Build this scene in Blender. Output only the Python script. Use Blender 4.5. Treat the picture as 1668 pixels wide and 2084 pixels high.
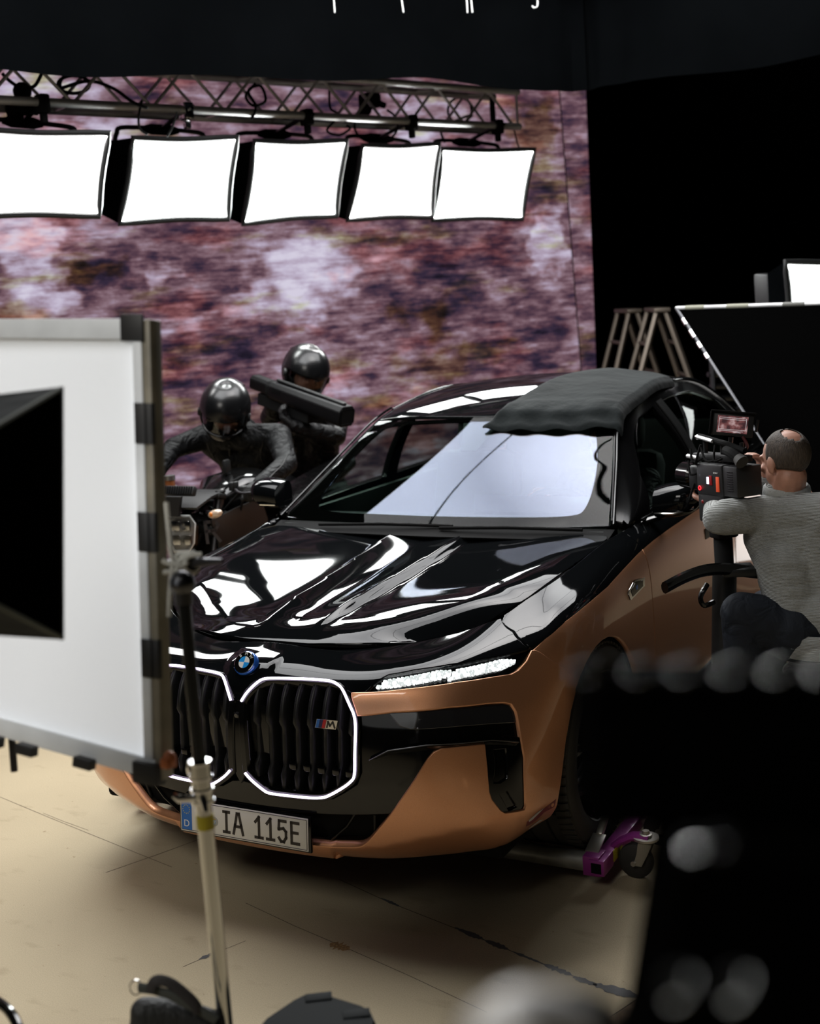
import bpy, bmesh, math, random
import numpy as np
from mathutils import Vector, Matrix
from mathutils.geometry import delaunay_2d_cdt

for o in list(bpy.data.objects):
    bpy.data.objects.remove(o)
scn = bpy.context.scene
COL = scn.collection
random.seed(7)
rng = np.random.RandomState(11)

# ------------------------------------------------------------------ camera
CAM = np.array([2.4947, -3.2567, 2.0405])
YAW, PIT, ROL, FPX, PW, PH = .5011, -.1659, -.0658, 2600., 1668, 2084
_cy, _sy = math.cos(YAW), math.sin(YAW)
FWD = np.array([-_sy*math.cos(PIT), _cy*math.cos(PIT), math.sin(PIT)])
_r0 = np.array([_cy, _sy, 0.]); _u0 = np.cross(_r0, FWD)
RGT = math.cos(ROL)*_r0 + math.sin(ROL)*_u0
UPV = -math.sin(ROL)*_r0 + math.cos(ROL)*_u0
cam = bpy.data.cameras.new('camera'); camo = bpy.data.objects.new('camera', cam); COL.objects.link(camo)
camo.matrix_world = Matrix(((RGT[0], UPV[0], -FWD[0], CAM[0]), (RGT[1], UPV[1], -FWD[1], CAM[1]), (RGT[2], UPV[2], -FWD[2], CAM[2]), (0, 0, 0, 1)))
cam.sensor_fit = 'VERTICAL'; cam.sensor_height = 36; cam.sensor_width = 36
cam.lens = 36*FPX/PH
cam.clip_start = .02; cam.clip_end = 200
cam.dof.use_dof = True; cam.dof.focus_distance = 4.3; cam.dof.aperture_fstop = 2.6
cam.dof.aperture_blades = 0
scn.camera = camo
def at(px, py, **k):
    """point of the place seen along one line of sight, at a depth d or on a plane x/y/z = value"""
    d = FWD + (px-PW/2)/FPX*RGT - (py-PH/2)/FPX*UPV
    (ax, v), = k.items()
    t = v if ax == 'd' else (v-CAM['xyz'.index(ax)])/d['xyz'.index(ax)]
    return Vector(CAM+t*d)

# ------------------------------------------------------------------ world, exposure
scn.view_settings.view_transform = 'Standard'
scn.view_settings.look = 'None'
scn.view_settings.gamma = 1
scn.view_settings.use_curve_mapping = False
scn.view_settings.exposure = 0.50
w = bpy.data.worlds.new('world'); scn.world = w; w.use_nodes = True
w.node_tree.nodes['Background'].inputs[0].default_value = (.9, .95, 1, 1)
w.node_tree.nodes['Background'].inputs[1].default_value = .003
SOFTBOX_POWER = 27.      # the five boxes on the truss
OVERHEAD_POWER = 11.5     # the lit cloth of the overhead frame
SCREEN_POWER = .74
SIDE_POWER = 12.
BOUNCE_POWER = 1.1

# high soft studio light on the near side, behind and above the photographer
kl = bpy.data.lights.new('studio_light', 'AREA'); kl.shape = 'RECTANGLE'; kl.size = 2.4; kl.size_y = 1.4; kl.energy = 80; kl.color = (1, .96, .90)
klo = bpy.data.objects.new('studio_light', kl); COL.objects.link(klo); klo.location = (.2, -4.8, 4.8)
klo.rotation_euler = (Vector((.3, .1, .3))-Vector((.2, -4.8, 4.8))).to_track_quat('-Z', 'Y').to_euler()

# ------------------------------------------------------------------ materials
def principled(name):
    m = bpy.data.materials.new(name); m.use_nodes = True
    return m, m.node_tree, m.node_tree.nodes['Principled BSDF']
def mat(name, col, rough=.5, metal=0., coat=0., spec=.5, emit=None, power=0., bump=0., bscale=60., stretch=(1,1,1), var=0., vscale=8., trans=0., ior=1.5, alpha=1., sheen=0., aniso=0.):
    m, nt, b = principled(name)
    N, Lk = nt.nodes, nt.links
    b.inputs['Base Color'].default_value = (*col, 1)
    b.inputs['Roughness'].default_value = rough
    b.inputs['Metallic'].default_value = metal
    b.inputs['Coat Weight'].default_value = coat
    b.inputs['Coat Roughness'].default_value = .03
    b.inputs['Specular IOR Level'].default_value = spec
    b.inputs['IOR'].default_value = ior
    b.inputs['Transmission Weight'].default_value = trans
    b.inputs['Alpha'].default_value = alpha
    b.inputs['Sheen Weight'].default_value = sheen
    if emit:
        b.inputs['Emission Color'].default_value = (*emit, 1)
        b.inputs['Emission Strength'].default_value = power
    if bump or var:
        tc = N.new('ShaderNodeTexCoord'); mp = N.new('ShaderNodeMapping'); Lk.new(tc.outputs['Object'], mp.inputs[0])
        mp.inputs['Scale'].default_value = stretch
    if bump:
        nz = N.new('ShaderNodeTexNoise'); nz.inputs['Scale'].default_value = bscale; nz.inputs['Detail'].default_value = 4
        Lk.new(mp.outputs[0], nz.inputs[0])
        bp = N.new('ShaderNodeBump'); bp.inputs['Strength'].default_value = 1; bp.inputs['Distance'].default_value = bump
        Lk.new(nz.outputs[0], bp.inputs['Height']); Lk.new(bp.outputs[0], b.inputs['Normal'])
    if var:
        nv = N.new('ShaderNodeTexNoise'); nv.inputs['Scale'].default_value = vscale; nv.inputs['Detail'].default_value = 5
        Lk.new(mp.outputs[0], nv.inputs[0])
        rp = N.new('ShaderNodeMapRange'); rp.inputs[1].default_value = .3; rp.inputs[2].default_value = .7
        rp.inputs[3].default_value = 1-var; rp.inputs[4].default_value = 1+var
        Lk.new(nv.outputs[0], rp.inputs[0])
        mx = N.new('ShaderNodeVectorMath'); mx.operation = 'SCALE'; mx.inputs[0].default_value = col
        Lk.new(rp.outputs[0], mx.inputs['Scale']); Lk.new(mx.outputs[0], b.inputs['Base Color'])
    return m
M = {}
M['paint_black'] = mat('paint_black', (.003, .0034, .0038), .9, 0, .46, .0)
M['gloss_black'] = mat('gloss_black', (.004, .004, .004), .10, 0, 0, .45)
M['satin_black'] = mat('satin_black', (.009, .0095, .0095), .42, spec=.35)
M['matte_black'] = mat('matte_black', (.007, .007, .007), .85, spec=.08)
M['plastic_black'] = mat('plastic_black', (.010, .010, .0105), .5, spec=.35, bump=.0002, bscale=900)
M['rubber'] = mat('rubber', (.030, .028, .025), .72, bump=.0004, bscale=300)
M['pillar_black'] = mat('pillar_black', (.004, .004, .0042), .15, spec=.10)
M['cloth_black'] = mat('cloth_black', (.0065, .0090, .0092), .9, spec=.10, bump=.016, bscale=7, var=.25, vscale=3, sheen=.05)
M['drape_black'] = mat('drape_black', (.0012, .0014, .0016), .95, spec=.0, bump=.006, bscale=4, var=.2, vscale=1.5)
M['chrome'] = mat('chrome', (.75, .75, .76), .12, 1)
M['alu'] = mat('alu', (.62, .62, .62), .42, .55, var=.15, vscale=6)
M['steel'] = mat('steel', (.38, .38, .37), .32, 1, var=.25, vscale=9)
M['steel_dark'] = mat('steel_dark', (.09, .09, .095), .35, 1)
M['white_plastic'] = mat('white_plastic', (.75, .75, .73), .45)
M['glow_white'] = mat('glow_white', (.8, .8, .8), .4, emit=(1, .95, 1), power=2.6)
def led_glow():
    m, nt, b = principled('led_glow'); N, Lk = nt.nodes, nt.links
    tc = N.new('ShaderNodeTexCoord'); v = N.new('ShaderNodeTexVoronoi'); v.inputs['Scale'].default_value = 75; Lk.new(tc.outputs['Object'], v.inputs[0])
    r = N.new('ShaderNodeMapRange'); r.inputs[1].default_value = .12; r.inputs[2].default_value = .62; r.inputs[3].default_value = 3.0; r.inputs[4].default_value = .55; Lk.new(v.outputs['Distance'], r.inputs[0])
    b.inputs['Base Color'].default_value = (.6, .6, .62, 1); b.inputs['Roughness'].default_value = .2; b.inputs['Emission Color'].default_value = (1, .95, 1, 1); Lk.new(r.outputs[0], b.inputs['Emission Strength']); return m
M['led_glow'] = led_glow()
M['glow_tube'] = mat('glow_tube', (.8, .8, .8), .4, emit=(.84, .70, 1), power=2.6)
def copper():
    m, nt, b = principled('paint_copper'); N, Lk = nt.nodes, nt.links
    tc = N.new('ShaderNodeTexCoord'); v = N.new('ShaderNodeTexVoronoi'); v.inputs['Scale'].default_value = 1400
    Lk.new(tc.outputs['Object'], v.inputs[0])
    r = N.new('ShaderNodeMixRGB'); r.blend_type = 'MIX'; r.inputs[1].default_value = (.64, .29, .14, 1); r.inputs[2].default_value = (.78, .385, .21, 1)
    Lk.new(v.outputs['Color'], r.inputs[0]); Lk.new(r.outputs[0], b.inputs['Base Color'])
    b.inputs['Metallic'].default_value = .75; b.inputs['Roughness'].default_value = .42
    b.inputs['Coat Weight'].default_value = .8; b.inputs['Coat Roughness'].default_value = .03
    return m
M['paint_copper'] = copper()
def glass(name, tint, rough=0., refl=(1., 1., 1.), gain=.95, base=0.):
    m = bpy.data.materials.new(name); m.use_nodes = True; nt = m.node_tree; N, Lk = nt.nodes, nt.links
    N.remove(N['Principled BSDF'])
    tr = N.new('ShaderNodeBsdfTransparent'); tr.inputs[0].default_value = (*tint, 1)
    gl = N.new('ShaderNodeBsdfGlossy'); gl.inputs['Roughness'].default_value = rough; gl.inputs[0].default_value = (*refl, 1)
    fr = N.new('ShaderNodeFresnel'); fr.inputs[0].default_value = 1.55
    mu = N.new('ShaderNodeMath'); mu.operation = 'MULTIPLY_ADD'; mu.inputs[1].default_value = gain; mu.inputs[2].default_value = base; mu.use_clamp = True
    Lk.new(fr.outputs[0], mu.inputs[0])
    mx = N.new('ShaderNodeMixShader'); Lk.new(mu.outputs[0], mx.inputs[0]); Lk.new(tr.outputs[0], mx.inputs[1]); Lk.new(gl.outputs[0], mx.inputs[2])
    Lk.new(mx.outputs[0], N['Material Output'].inputs[0])
    return m
M['glass'] = glass('glass', (.72, .80, .76), 0., (1, 1, 1), .18)
M['glass_coated'] = glass('glass_coated', (.62, .70, .66), 0., (.74, .68, 1.), .35, .115)   # heat-reflecting windscreen
M['glass_dark'] = glass('glass_dark', (.05, .055, .05))
M['visor'] = glass('visor', (.75, .75, .75))

# ------------------------------------------------------------------ mesh helpers
class MB:
    def __init__(s): s.v = []; s.f = []; s.m = []; s.mi = 0; s.n = {}
    def add(s, vs, fs):
        b = len(s.v); s.v += [tuple(map(float, p)) for p in vs]
        for f in fs: s.f.append(tuple(i+b for i in f)); s.m.append(s.mi)
        return b
    def box(s, c, size, R=None, bev=0.):
        x, y, z = [a/2 for a in size]
        if bev <= 0:
            P = [(sx*x, sy*y, sz*z) for sz in (-1, 1) for sy in (-1, 1) for sx in (-1, 1)]
            F = [(0, 2, 3, 1), (4, 5, 7, 6), (0, 1, 5, 4), (2, 6, 7, 3), (0, 4, 6, 2), (1, 3, 7, 5)]
        else:
            b = min(bev, x*.98, y*.98, z*.98); bm = bmesh.new(); bmesh.ops.create_cube(bm, size=1)
            for q in bm.verts: q.co = Vector((q.co.x*2*x, q.co.y*2*y, q.co.z*2*z))
            bmesh.ops.bevel(bm, geom=bm.edges[:], offset=b, segments=2, affect='EDGES', profile=.5)
            bm.verts.index_update()
            P = [tuple(q.co) for q in bm.verts]; F = [tuple(q.index for q in f.verts) for f in bm.faces]; bm.free()
        T = Vector(c)
        if R is not None: P = [tuple(R @ Vector(p) + T) for p in P]
        else: P = [tuple(Vector(p)+T) for p in P]
        s.add(P, F); return s
    def tube(s, pts, r, n=10, cap=True, closed=False, flat=None):
        pts = [Vector(p) for p in pts]; k = len(pts)
        rr = [float(q) for q in r] if hasattr(r, '__len__') else [float(r)]*k
        T = []
        for i in range(k):
            a = pts[(i-1) % k] if (closed or i > 0) else pts[0]; b = pts[(i+1) % k] if (closed or i < k-1) else pts[-1]
            d = (b-a); T.append(d.normalized() if d.length > 1e-9 else Vector((0, 0, 1)))
        up = Vector((0, 0, 1)) if abs(T[0].z) < .9 else Vector((1, 0, 0))
        nn = (up-T[0]*up.dot(T[0])).normalized(); V = []
        for i in range(k):
            nn = (nn-T[i]*nn.dot(T[i])); nn = nn.normalized() if nn.length > 1e-6 else T[i].orthogonal().normalized()
            bb = T[i].cross(nn)
            fx, fy = flat if flat else (1, 1)
            for j in range(n):
                a = 2*math.pi*j/n
                V.append(pts[i]+rr[i]*(math.cos(a)*fx*nn+math.sin(a)*fy*bb))
        F = []
        for i in range(k if closed else k-1):
            for j in range(n):
                a, b = i*n+j, i*n+(j+1) % n; c, d = ((i+1) % k)*n+(j+1) % n, ((i+1) % k)*n+j
                F.append((a, b, c, d))
        if cap and not closed: F += [tuple(range(n-1, -1, -1)), tuple(range((k-1)*n, k*n))]
        s.add(V, F); return s
    def lathe(s, prof, n=24, M4=None, closed=False):
        """profile of (radius, height) about local z"""
        V = []; k = len(prof)
        for j in range(n):
            a = 2*math.pi*j/n
            for r, h in prof: V.append(Vector((r*math.cos(a), r*math.sin(a), h)))
        if M4 is not None: V = [M4 @ p for p in V]
        F = []
        for j in range(n):
            for i in range(k if closed else k-1):
                a, b = j*k+i, ((j+1) % n)*k+i; c, d = ((j+1) % n)*k+(i+1) % k, j*k+(i+1) % k
                F.append((a, b, c, d))
        s.add(V, F); return s
    def ball(s, c, r, n=16, m=10, R=None):
        r = r if hasattr(r, '__len__') else (r, r, r); V = []; F = []
        for i in range(m+1):
            t = math.pi*i/m
            for j in range(n):
                a = 2*math.pi*j/n; V.append(Vector((r[0]*math.sin(t)*math.cos(a), r[1]*math.sin(t)*math.sin(a), r[2]*math.cos(t))))
        for i in range(m):
            for j in range(n): F.append((i*n+j, (i+1)*n+j, (i+1)*n+(j+1) % n, i*n+(j+1) % n))
        V = [(R @ p if R is not None else p)+Vector(c) for p in V]
        s.add(V, F); return s
    def prism(s, poly, depth, O, X, Y, bev=0.):
        """flat outline (in axes X, Y about O) given a thickness along X x Y"""
        X, Y, O = Vector(X), Vector(Y), Vector(O); Z = X.cross(Y).normalized(); n = len(poly)
        A = [O+X*p[0]+Y*p[1] for p in poly]; B = [p+Z*depth for p in A]
        s.add(A+B, [tuple(range(n-1, -1, -1)), tuple(range(n, 2*n))]+[(i, (i+1) % n, n+(i+1) % n, n+i) for i in range(n)]); return s
    def grid(s, G, flip=False):
        a, b = len(G), len(G[0]); V = [p for r in G for p in r]
        F = [(i*b+j, (i+1)*b+j, (i+1)*b+j+1, i*b+j+1) for i in range(a-1) for j in range(b-1)]
        if flip: F = [f[::-1] for f in F]
        s.add(V, F); return s
    def sheet(s, G, thick=.004):
        """curved sheet with a real thickness"""
        G = np.array([[tuple(p) for p in r] for r in G], float); a, b = G.shape[:2]
        du = np.gradient(G, axis=0); dv = np.gradient(G, axis=1); n = np.cross(du, dv); n /= np.maximum(np.linalg.norm(n, axis=-1, keepdims=True), 1e-12)
        T = G+n*thick/2; B = G-n*thick/2; V = list(T.reshape(-1, 3))+list(B.reshape(-1, 3)); k = a*b; F = []
        for i in range(a-1):
            for j in range(b-1):
                q = (i*b+j, (i+1)*b+j, (i+1)*b+j+1, i*b+j+1); F.append(q); F.append(tuple(x+k for x in q[::-1]))
        per = [(i, 0) for i in range(a)]+[(a-1, j) for j in range(1, b)]+[(i, b-1) for i in range(a-2, -1, -1)]+[(0, j) for j in range(b-2, 0, -1)]
        ids = [i*b+j for i, j in per]
        for q in range(len(ids)): x, y = ids[q], ids[(q+1) % len(ids)]; F.append((y, x, x+k, y+k))
        s.add(V, F); return s
    def mirrored(s):
        o = MB(); o.v = [(-x, y, z) for x, y, z in s.v]; o.f = [f[::-1] for f in s.f]; o.m = list(s.m)
        o.n = {i: (-n[0], n[1], n[2]) for i, n in s.n.items()}; return o
    def join(s, o):
        b = len(s.v); s.v += o.v; s.f += [tuple(i+b for i in f) for f in o.f]; s.m += o.m
        for i, n in o.n.items(): s.n[i+b] = n
        return s
    def build(s, name, m, parent=None, smooth=True, angle=35.):
        me = bpy.data.meshes.new(name); me.from_pydata(s.v, [], s.f)
        for q in (m if isinstance(m, (list, tuple)) else [m]): me.materials.append(M[q] if isinstance(q, str) else q)
        me.polygons.foreach_set('material_index', s.m)
        if smooth:
            me.polygons.foreach_set('use_smooth', [True]*len(s.f))
            if s.n:
                me.normals_split_custom_set_from_vertices([s.n.get(i, (0, 0, 0)) for i in range(len(s.v))])
            else: me.set_sharp_from_angle(angle=math.radians(angle))
        me.update()
        o = bpy.data.objects.new(name, me); COL.objects.link(o)
        if parent is not None: o.parent = parent
        return o
def tag(o, label=None, cat=None, group=None, kind=None):
    if label: o['label'] = label
    if cat: o['category'] = cat
    if group: o['group'] = group
    if kind: o['kind'] = kind
    return o
def thing(name, label, cat, loc=(0, 0, 0), rz=0, group=None):
    o = bpy.data.objects.new(name, None); COL.objects.link(o); o.location = loc; o.rotation_euler = (0, 0, rz); o.empty_display_size = .1
    return tag(o, label, cat, group)
def struct(name, mb, m, **k):
    return tag(mb.build(name, m, **k), kind='structure')
def copy_tree(o, parent=None):
    c = o.copy(); COL.objects.link(c)
    if parent is not None: c.parent = parent
    for ch in [x for x in bpy.data.objects if x.parent == o]: copy_tree(ch, c)
    return c
def text_mb(txt, size, O, X, Y, depth=.0008, sx=1., align='CENTER'):
    """lettering as raised mesh in the plane of X, Y"""
    cu = bpy.data.curves.new('txt', 'FONT'); cu.body = txt; cu.size = size; cu.extrude = depth; cu.align_x = align; cu.align_y = 'CENTER'
    to = bpy.data.objects.new('txt', cu); COL.objects.link(to)
    dg = bpy.context.evaluated_depsgraph_get(); me = bpy.data.meshes.new_from_object(to.evaluated_get(dg))
    X, Y, O = Vector(X).normalized(), Vector(Y).normalized(), Vector(O); Z = X.cross(Y)
    mb = MB(); mb.add([O+X*(p.co.x*sx)+Y*p.co.y+Z*(p.co.z+depth) for p in me.vertices], [tuple(p.vertices) for p in me.polygons])
    bpy.data.objects.remove(to); bpy.data.curves.remove(cu); bpy.data.meshes.remove(me)
    return mb
def ortho(n, up=(0, 0, 1)):
    n = Vector(n).normalized(); x = Vector(up).cross(n).normalized(); y = n.cross(x)
    return x, y, n
def catmull(pts, sub=6, closed=False):
    P = [np.array(p, float) for p in pts]; k = len(P); out = []
    for i in range(k if closed else k-1):
        g = lambda j: P[j % k] if closed else P[min(max(j, 0), k-1)]
        a, b, c, d = g(i-1), g(i), g(i+1), g(i+2)
        for q in range(sub):
            t = q/sub; out.append(.5*((2*b)+(c-a)*t+(2*a-5*b+4*c-d)*t*t+(3*b-3*c+d-a)*t**3))
    if not closed: out.append(P[-1])
    return out
def inside(P, poly):
    """which of the points P (n,2) lie in the polygon"""
    x, y = P[:, 0], P[:, 1]; r = np.zeros(len(P), bool); n = len(poly)
    for i in range(n):
        (x1, y1), (x2, y2) = poly[i], poly[(i+1) % n]
        if y1 == y2: continue
        c = ((y1 > y) != (y2 > y)) & (x < (x2-x1)*(y-y1)/(y2-y1)+x1); r ^= c
    return r
def resample(poly, step, sc):
    out = []; n = len(poly)
    for i in range(n):
        a, b = np.array(poly[i]), np.array(poly[(i+1) % n]); L = np.linalg.norm((b-a)*sc); k = max(1, int(math.ceil(L/step)))
        for q in range(k): out.append(tuple(a+(b-a)*q/k))
    return out
def chaikin(poly, it=1, r=.25):
    for _ in range(it):
        o = []; n = len(poly)
        for i in range(n):
            a, b = np.array(poly[i]), np.array(poly[(i+1) % n]); o += [tuple(a+(b-a)*r), tuple(b-(b-a)*r)]
        poly = o
    return poly
def panel(f, poly, step=.02, off=0., thick=.015, bev=.003, holes=(), sc=(1, 1), flip=False, sub=None, chaik=0, hchaik=0):
    """a body panel: an outline on the surface f(a, b), filled, offset along the normal, with rolled edges and a return flange"""
    sc = np.array(sc, float)
    if chaik: poly = chaikin(poly, chaik)
    holes = [chaikin(h, hchaik) if hchaik else h for h in holes]
    P = resample(poly, step, sc); H = [resample(h, step, sc) for h in holes]
    V = [Vector(p*sc) for p in map(np.array, P)]; E = [(i, (i+1) % len(P)) for i in range(len(P))]
    for h in H:
        b = len(V); V += [Vector(np.array(p)*sc) for p in h]; E += [(b+i, b+(i+1) % len(h)) for i in range(len(h))]
    A = np.array([tuple(p*sc) for p in map(np.array, P)]); HA = [np.array([tuple(np.array(p)*sc) for p in h]) for h in H]
    lo, hi = A.min(0), A.max(0)
    gx, gy = np.meshgrid(np.arange(lo[0]+step/2, hi[0], step), np.arange(lo[1]+step/2, hi[1], step)); G = np.stack([gx.ravel(), gy.ravel()], 1)
    ok = inside(G, A)
    for h in HA: ok &= ~inside(G, h)
    G = G[ok]; B = np.concatenate([A]+HA)
    if len(G): G = G[np.array([(((B-g)**2).sum(1)).min() for g in G]) > (.55*step)**2]
    V += [Vector(g) for g in G]
    vo, eo, fo, *_ = delaunay_2d_cdt(V, E, [], 0, 1e-7)
    VO = np.array([tuple(p) for p in vo]); T = np.array([t for t in fo if len(t) == 3]); c = VO[T].mean(1)
    ok = inside(c, A)
    for h in HA: ok &= ~inside(c, h)
    T = T[ok]; UV = VO/sc
    X = f(UV[:, 0], UV[:, 1]); e = 1e-3
    du = f(UV[:, 0]+e, UV[:, 1])-f(UV[:, 0]-e, UV[:, 1]); dv = f(UV[:, 0], UV[:, 1]+e)-f(UV[:, 0], UV[:, 1]-e)
    n = np.cross(du, dv); n /= np.maximum(np.linalg.norm(n, axis=1, keepdims=True), 1e-12)
    if flip: n = -n; T = T[:, ::-1]
    X = X+n*off
    a2 = np.cross(X[T[:, 1]]-X[T[:, 0]], X[T[:, 2]]-X[T[:, 0]])
    bad = (a2*n[T[:, 0]]).sum(1) < 0; T[bad] = T[bad][:, ::-1]
    mb = MB(); mb.add(X, [tuple(t) for t in T])
    for i in range(len(X)): mb.n[i] = tuple(n[i])
    ed = {}
    for t in T:
        for k in range(3): a, b = t[k], t[(k+1) % 3]; ed[(a, b)] = 1
    bd = [(a, b) for (a, b) in ed if (b, a) not in ed]
    nxt = {a: b for a, b in bd}; prv = {b: a for a, b in bd}
    if thick > 0:
        R1, R2 = {}, {}
        for a in nxt:
            if a not in prv: prv[a] = a
            tn = X[nxt[a]]-X[prv[a]]; tn = tn/max(np.linalg.norm(tn), 1e-9); ow = np.cross(tn, n[a])
            R1[a] = len(mb.v); mb.v.append(tuple(X[a]+ow*bev*.7-n[a]*bev*.3)); q = ow+n[a]; mb.n[R1[a]] = tuple(q/max(np.linalg.norm(q), 1e-9))
            R2[a] = len(mb.v); mb.v.append(tuple(X[a]+ow*bev-n[a]*max(thick, bev*1.2))); mb.n[R2[a]] = tuple(ow/max(np.linalg.norm(ow), 1e-9))
        for a, b in bd:
            if a in R1 and b in R1:
                mb.f += [(b, a, R1[a], R1[b]), (R1[b], R1[a], R2[a], R2[b])]; mb.m += [0, 0]
    return mb
# ---- body surfaces: half car, x>0, y from the nose to the rear, z up -------------------------
ZROW=8
NET=[ # stations; rows from lower lip to the shut line / belt line
 [(0,.14,.135),(0,.05,.20),(0,.012,.30),(0,.0,.45),(0,.004,.60),(0,.022,.70),(0,.055,.765),(0,.125,.815),(0,.266,.850)],
 [(.27,.145,.135),(.27,.055,.205),(.27,.02,.31),(.27,.008,.46),(.27,.018,.61),(.27,.04,.70),(.27,.075,.762),(.27,.14,.805),(.27,.290,.838)],
 [(.48,.175,.14),(.49,.085,.21),(.50,.05,.32),(.50,.04,.47),(.50,.055,.62),(.50,.085,.705),(.50,.115,.768),(.515,.19,.815),(.545,.46,.862)],
 [(.68,.26,.15),(.71,.15,.23),(.72,.12,.34),(.72,.12,.49),(.72,.15,.64),(.72,.19,.725),(.71,.235,.79),(.70,.31,.835),(.697,.59,.902)],
 [(.80,.38,.165),(.865,.26,.24),(.885,.255,.35),(.885,.285,.50),(.88,.35,.65),(.875,.41,.745),(.868,.465,.822),(.845,.53,.865),(.752,.75,.938)],
 [(.885,.57,.18),(.93,.53,.25),(.945,.53,.35),(.95,.55,.50),(.951,.57,.63),(.946,.59,.745),(.930,.62,.845),(.892,.67,.900),(.787,.912,.962)],
 [(.92,.886,.18),(.953,.886,.25),(.962,.886,.35),(.965,.886,.50),(.967,.89,.65),(.962,.90,.775),(.944,.91,.880),(.900,.95,.938),(.802,1.12,.985)],
 [(.92,1.25,.18),(.955,1.25,.25),(.965,1.25,.35),(.966,1.25,.50),(.964,1.25,.65),(.957,1.25,.80),(.940,1.25,.905),(.900,1.28,.965),(.816,1.36,1.012)],
 [(.92,1.60,.18),(.955,1.60,.25),(.962,1.60,.35),(.962,1.60,.50),(.962,1.60,.65),(.957,1.60,.82),(.943,1.60,.925),(.910,1.60,.985),(.845,1.60,1.03)],
 [(.92,2.3,.18),(.955,2.3,.25),(.960,2.3,.35),(.960,2.3,.50),(.962,2.3,.65),(.958,2.3,.84),(.945,2.3,.94),(.915,2.3,1.0),(.86,2.3,1.04)],
 [(.92,3.0,.18),(.955,3.0,.25),(.960,3.0,.35),(.960,3.0,.50),(.962,3.0,.65),(.958,3.0,.85),(.945,3.0,.95),(.915,3.0,1.01),(.86,3.0,1.05)],
 [(.92,3.7,.18),(.955,3.7,.25),(.964,3.7,.35),(.967,3.7,.50),(.967,3.7,.65),(.962,3.7,.86),(.946,3.7,.96),(.91,3.7,1.02),(.85,3.7,1.06)],
 [(.92,4.1,.20),(.955,4.1,.27),(.967,4.1,.36),(.970,4.1,.50),(.970,4.1,.65),(.962,4.1,.86),(.942,4.1,.97),(.90,4.1,1.03),(.82,4.1,1.075)],
 [(.90,4.6,.22),(.935,4.6,.29),(.950,4.6,.38),(.955,4.6,.52),(.955,4.6,.67),(.945,4.6,.86),(.92,4.6,.98),(.87,4.6,1.04),(.76,4.6,1.09)],
 [(.86,5.0,.24),(.90,5.0,.31),(.915,5.02,.40),(.92,5.03,.54),(.92,5.03,.69),(.90,5.0,.86),(.88,4.97,.98),(.83,4.95,1.05),(.72,4.9,1.09)],
 [(.72,5.24,.26),(.76,5.3,.33),(.77,5.33,.42),(.77,5.35,.56),(.77,5.33,.71),(.75,5.28,.86),(.73,5.24,.98),(.70,5.2,1.05),(.62,5.1,1.085)],
 [(.35,5.30,.26),(.37,5.36,.33),(.38,5.385,.42),(.38,5.40,.56),(.38,5.385,.71),(.37,5.33,.86),(.36,5.29,.98),(.35,5.25,1.05),(.31,5.14,1.085)],
 [(0,5.31,.26),(0,5.37,.33),(0,5.39,.42),(0,5.40,.56),(0,5.39,.71),(0,5.34,.86),(0,5.3,.98),(0,5.26,1.05),(0,5.15,1.085)]]
NET=np.array(NET,float)
def cr(t): 
    t2=t*t;t3=t2*t
    return np.stack([-.5*t+t2-.5*t3,1-2.5*t2+1.5*t3,.5*t+2*t2-1.5*t3,-.5*t2+.5*t3],-1)
def pad(N):
    a=N[1:2].copy();a[...,0]*=-1          # mirror station across x=0 keeps the centre line smooth
    b=N[-2:-1].copy();b[...,0]*=-1
    N=np.concatenate([a,N,b],0)
    lo=2*N[:,:1]-N[:,1:2];hi=2*N[:,-1:]-N[:,-2:-1]
    return np.concatenate([lo,N,hi],1)
NP=pad(NET)
NU,NV=NET.shape[0]-1,NET.shape[1]-1
def belt0(u,v):
    u=np.clip(np.asarray(u,float),0,NU-1e-9);v=np.clip(np.asarray(v,float),0,NV-1e-9)
    i=u.astype(int);j=v.astype(int);a=cr(u-i);b=cr(v-j)
    out=np.zeros(u.shape+(3,))
    for k in range(4):
        for l in range(4):
            out+=(a[...,k]*b[...,l])[...,None]*NP[i+k,j+l]
    return out
def nrm(f,u,v,e=2e-3):
    du=f(u+e,v)-f(u-e,v);dv=f(u,v+e)-f(u,v-e)
    n=np.cross(du,dv);return n/np.maximum(np.linalg.norm(n,axis=-1,keepdims=True),1e-12)
def lin(x,xs,ys): return np.interp(x,xs,ys)
def spl(x,xs,ys):
    xs=np.asarray(xs,float);ys=np.asarray(ys,float)
    m=np.gradient(ys,xs);x=np.clip(x,xs[0],xs[-1])
    i=np.clip(np.searchsorted(xs,x,side='right')-1,0,len(xs)-2)
    h=xs[i+1]-xs[i];t=(x-xs[i])/h
    return (2*t**3-3*t**2+1)*ys[i]+(t**3-2*t**2+t)*h*m[i]+(-2*t**3+3*t**2)*ys[i+1]+(t**3-t**2)*h*m[i+1]
def sm(t): t=np.clip(t,0,1);return t*t*(3-2*t)
HY=[.20,.27,.33,.42,.52,.62,.80,.98,1.2,1.43,1.7]
HZ=[.80,.852,.874,.890,.897,.904,.918,.934,.955,.978,1.0]
HA=[.2,.29,.40,.50,.60,.75,.912,1.12,1.36,1.7]
HV=[-.12,-.10,-.06,.03,.095,.122,.126,.118,.095,.05]
HS=[.2,.29,.46,.59,.75,.912,1.12,1.36,1.7]
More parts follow.
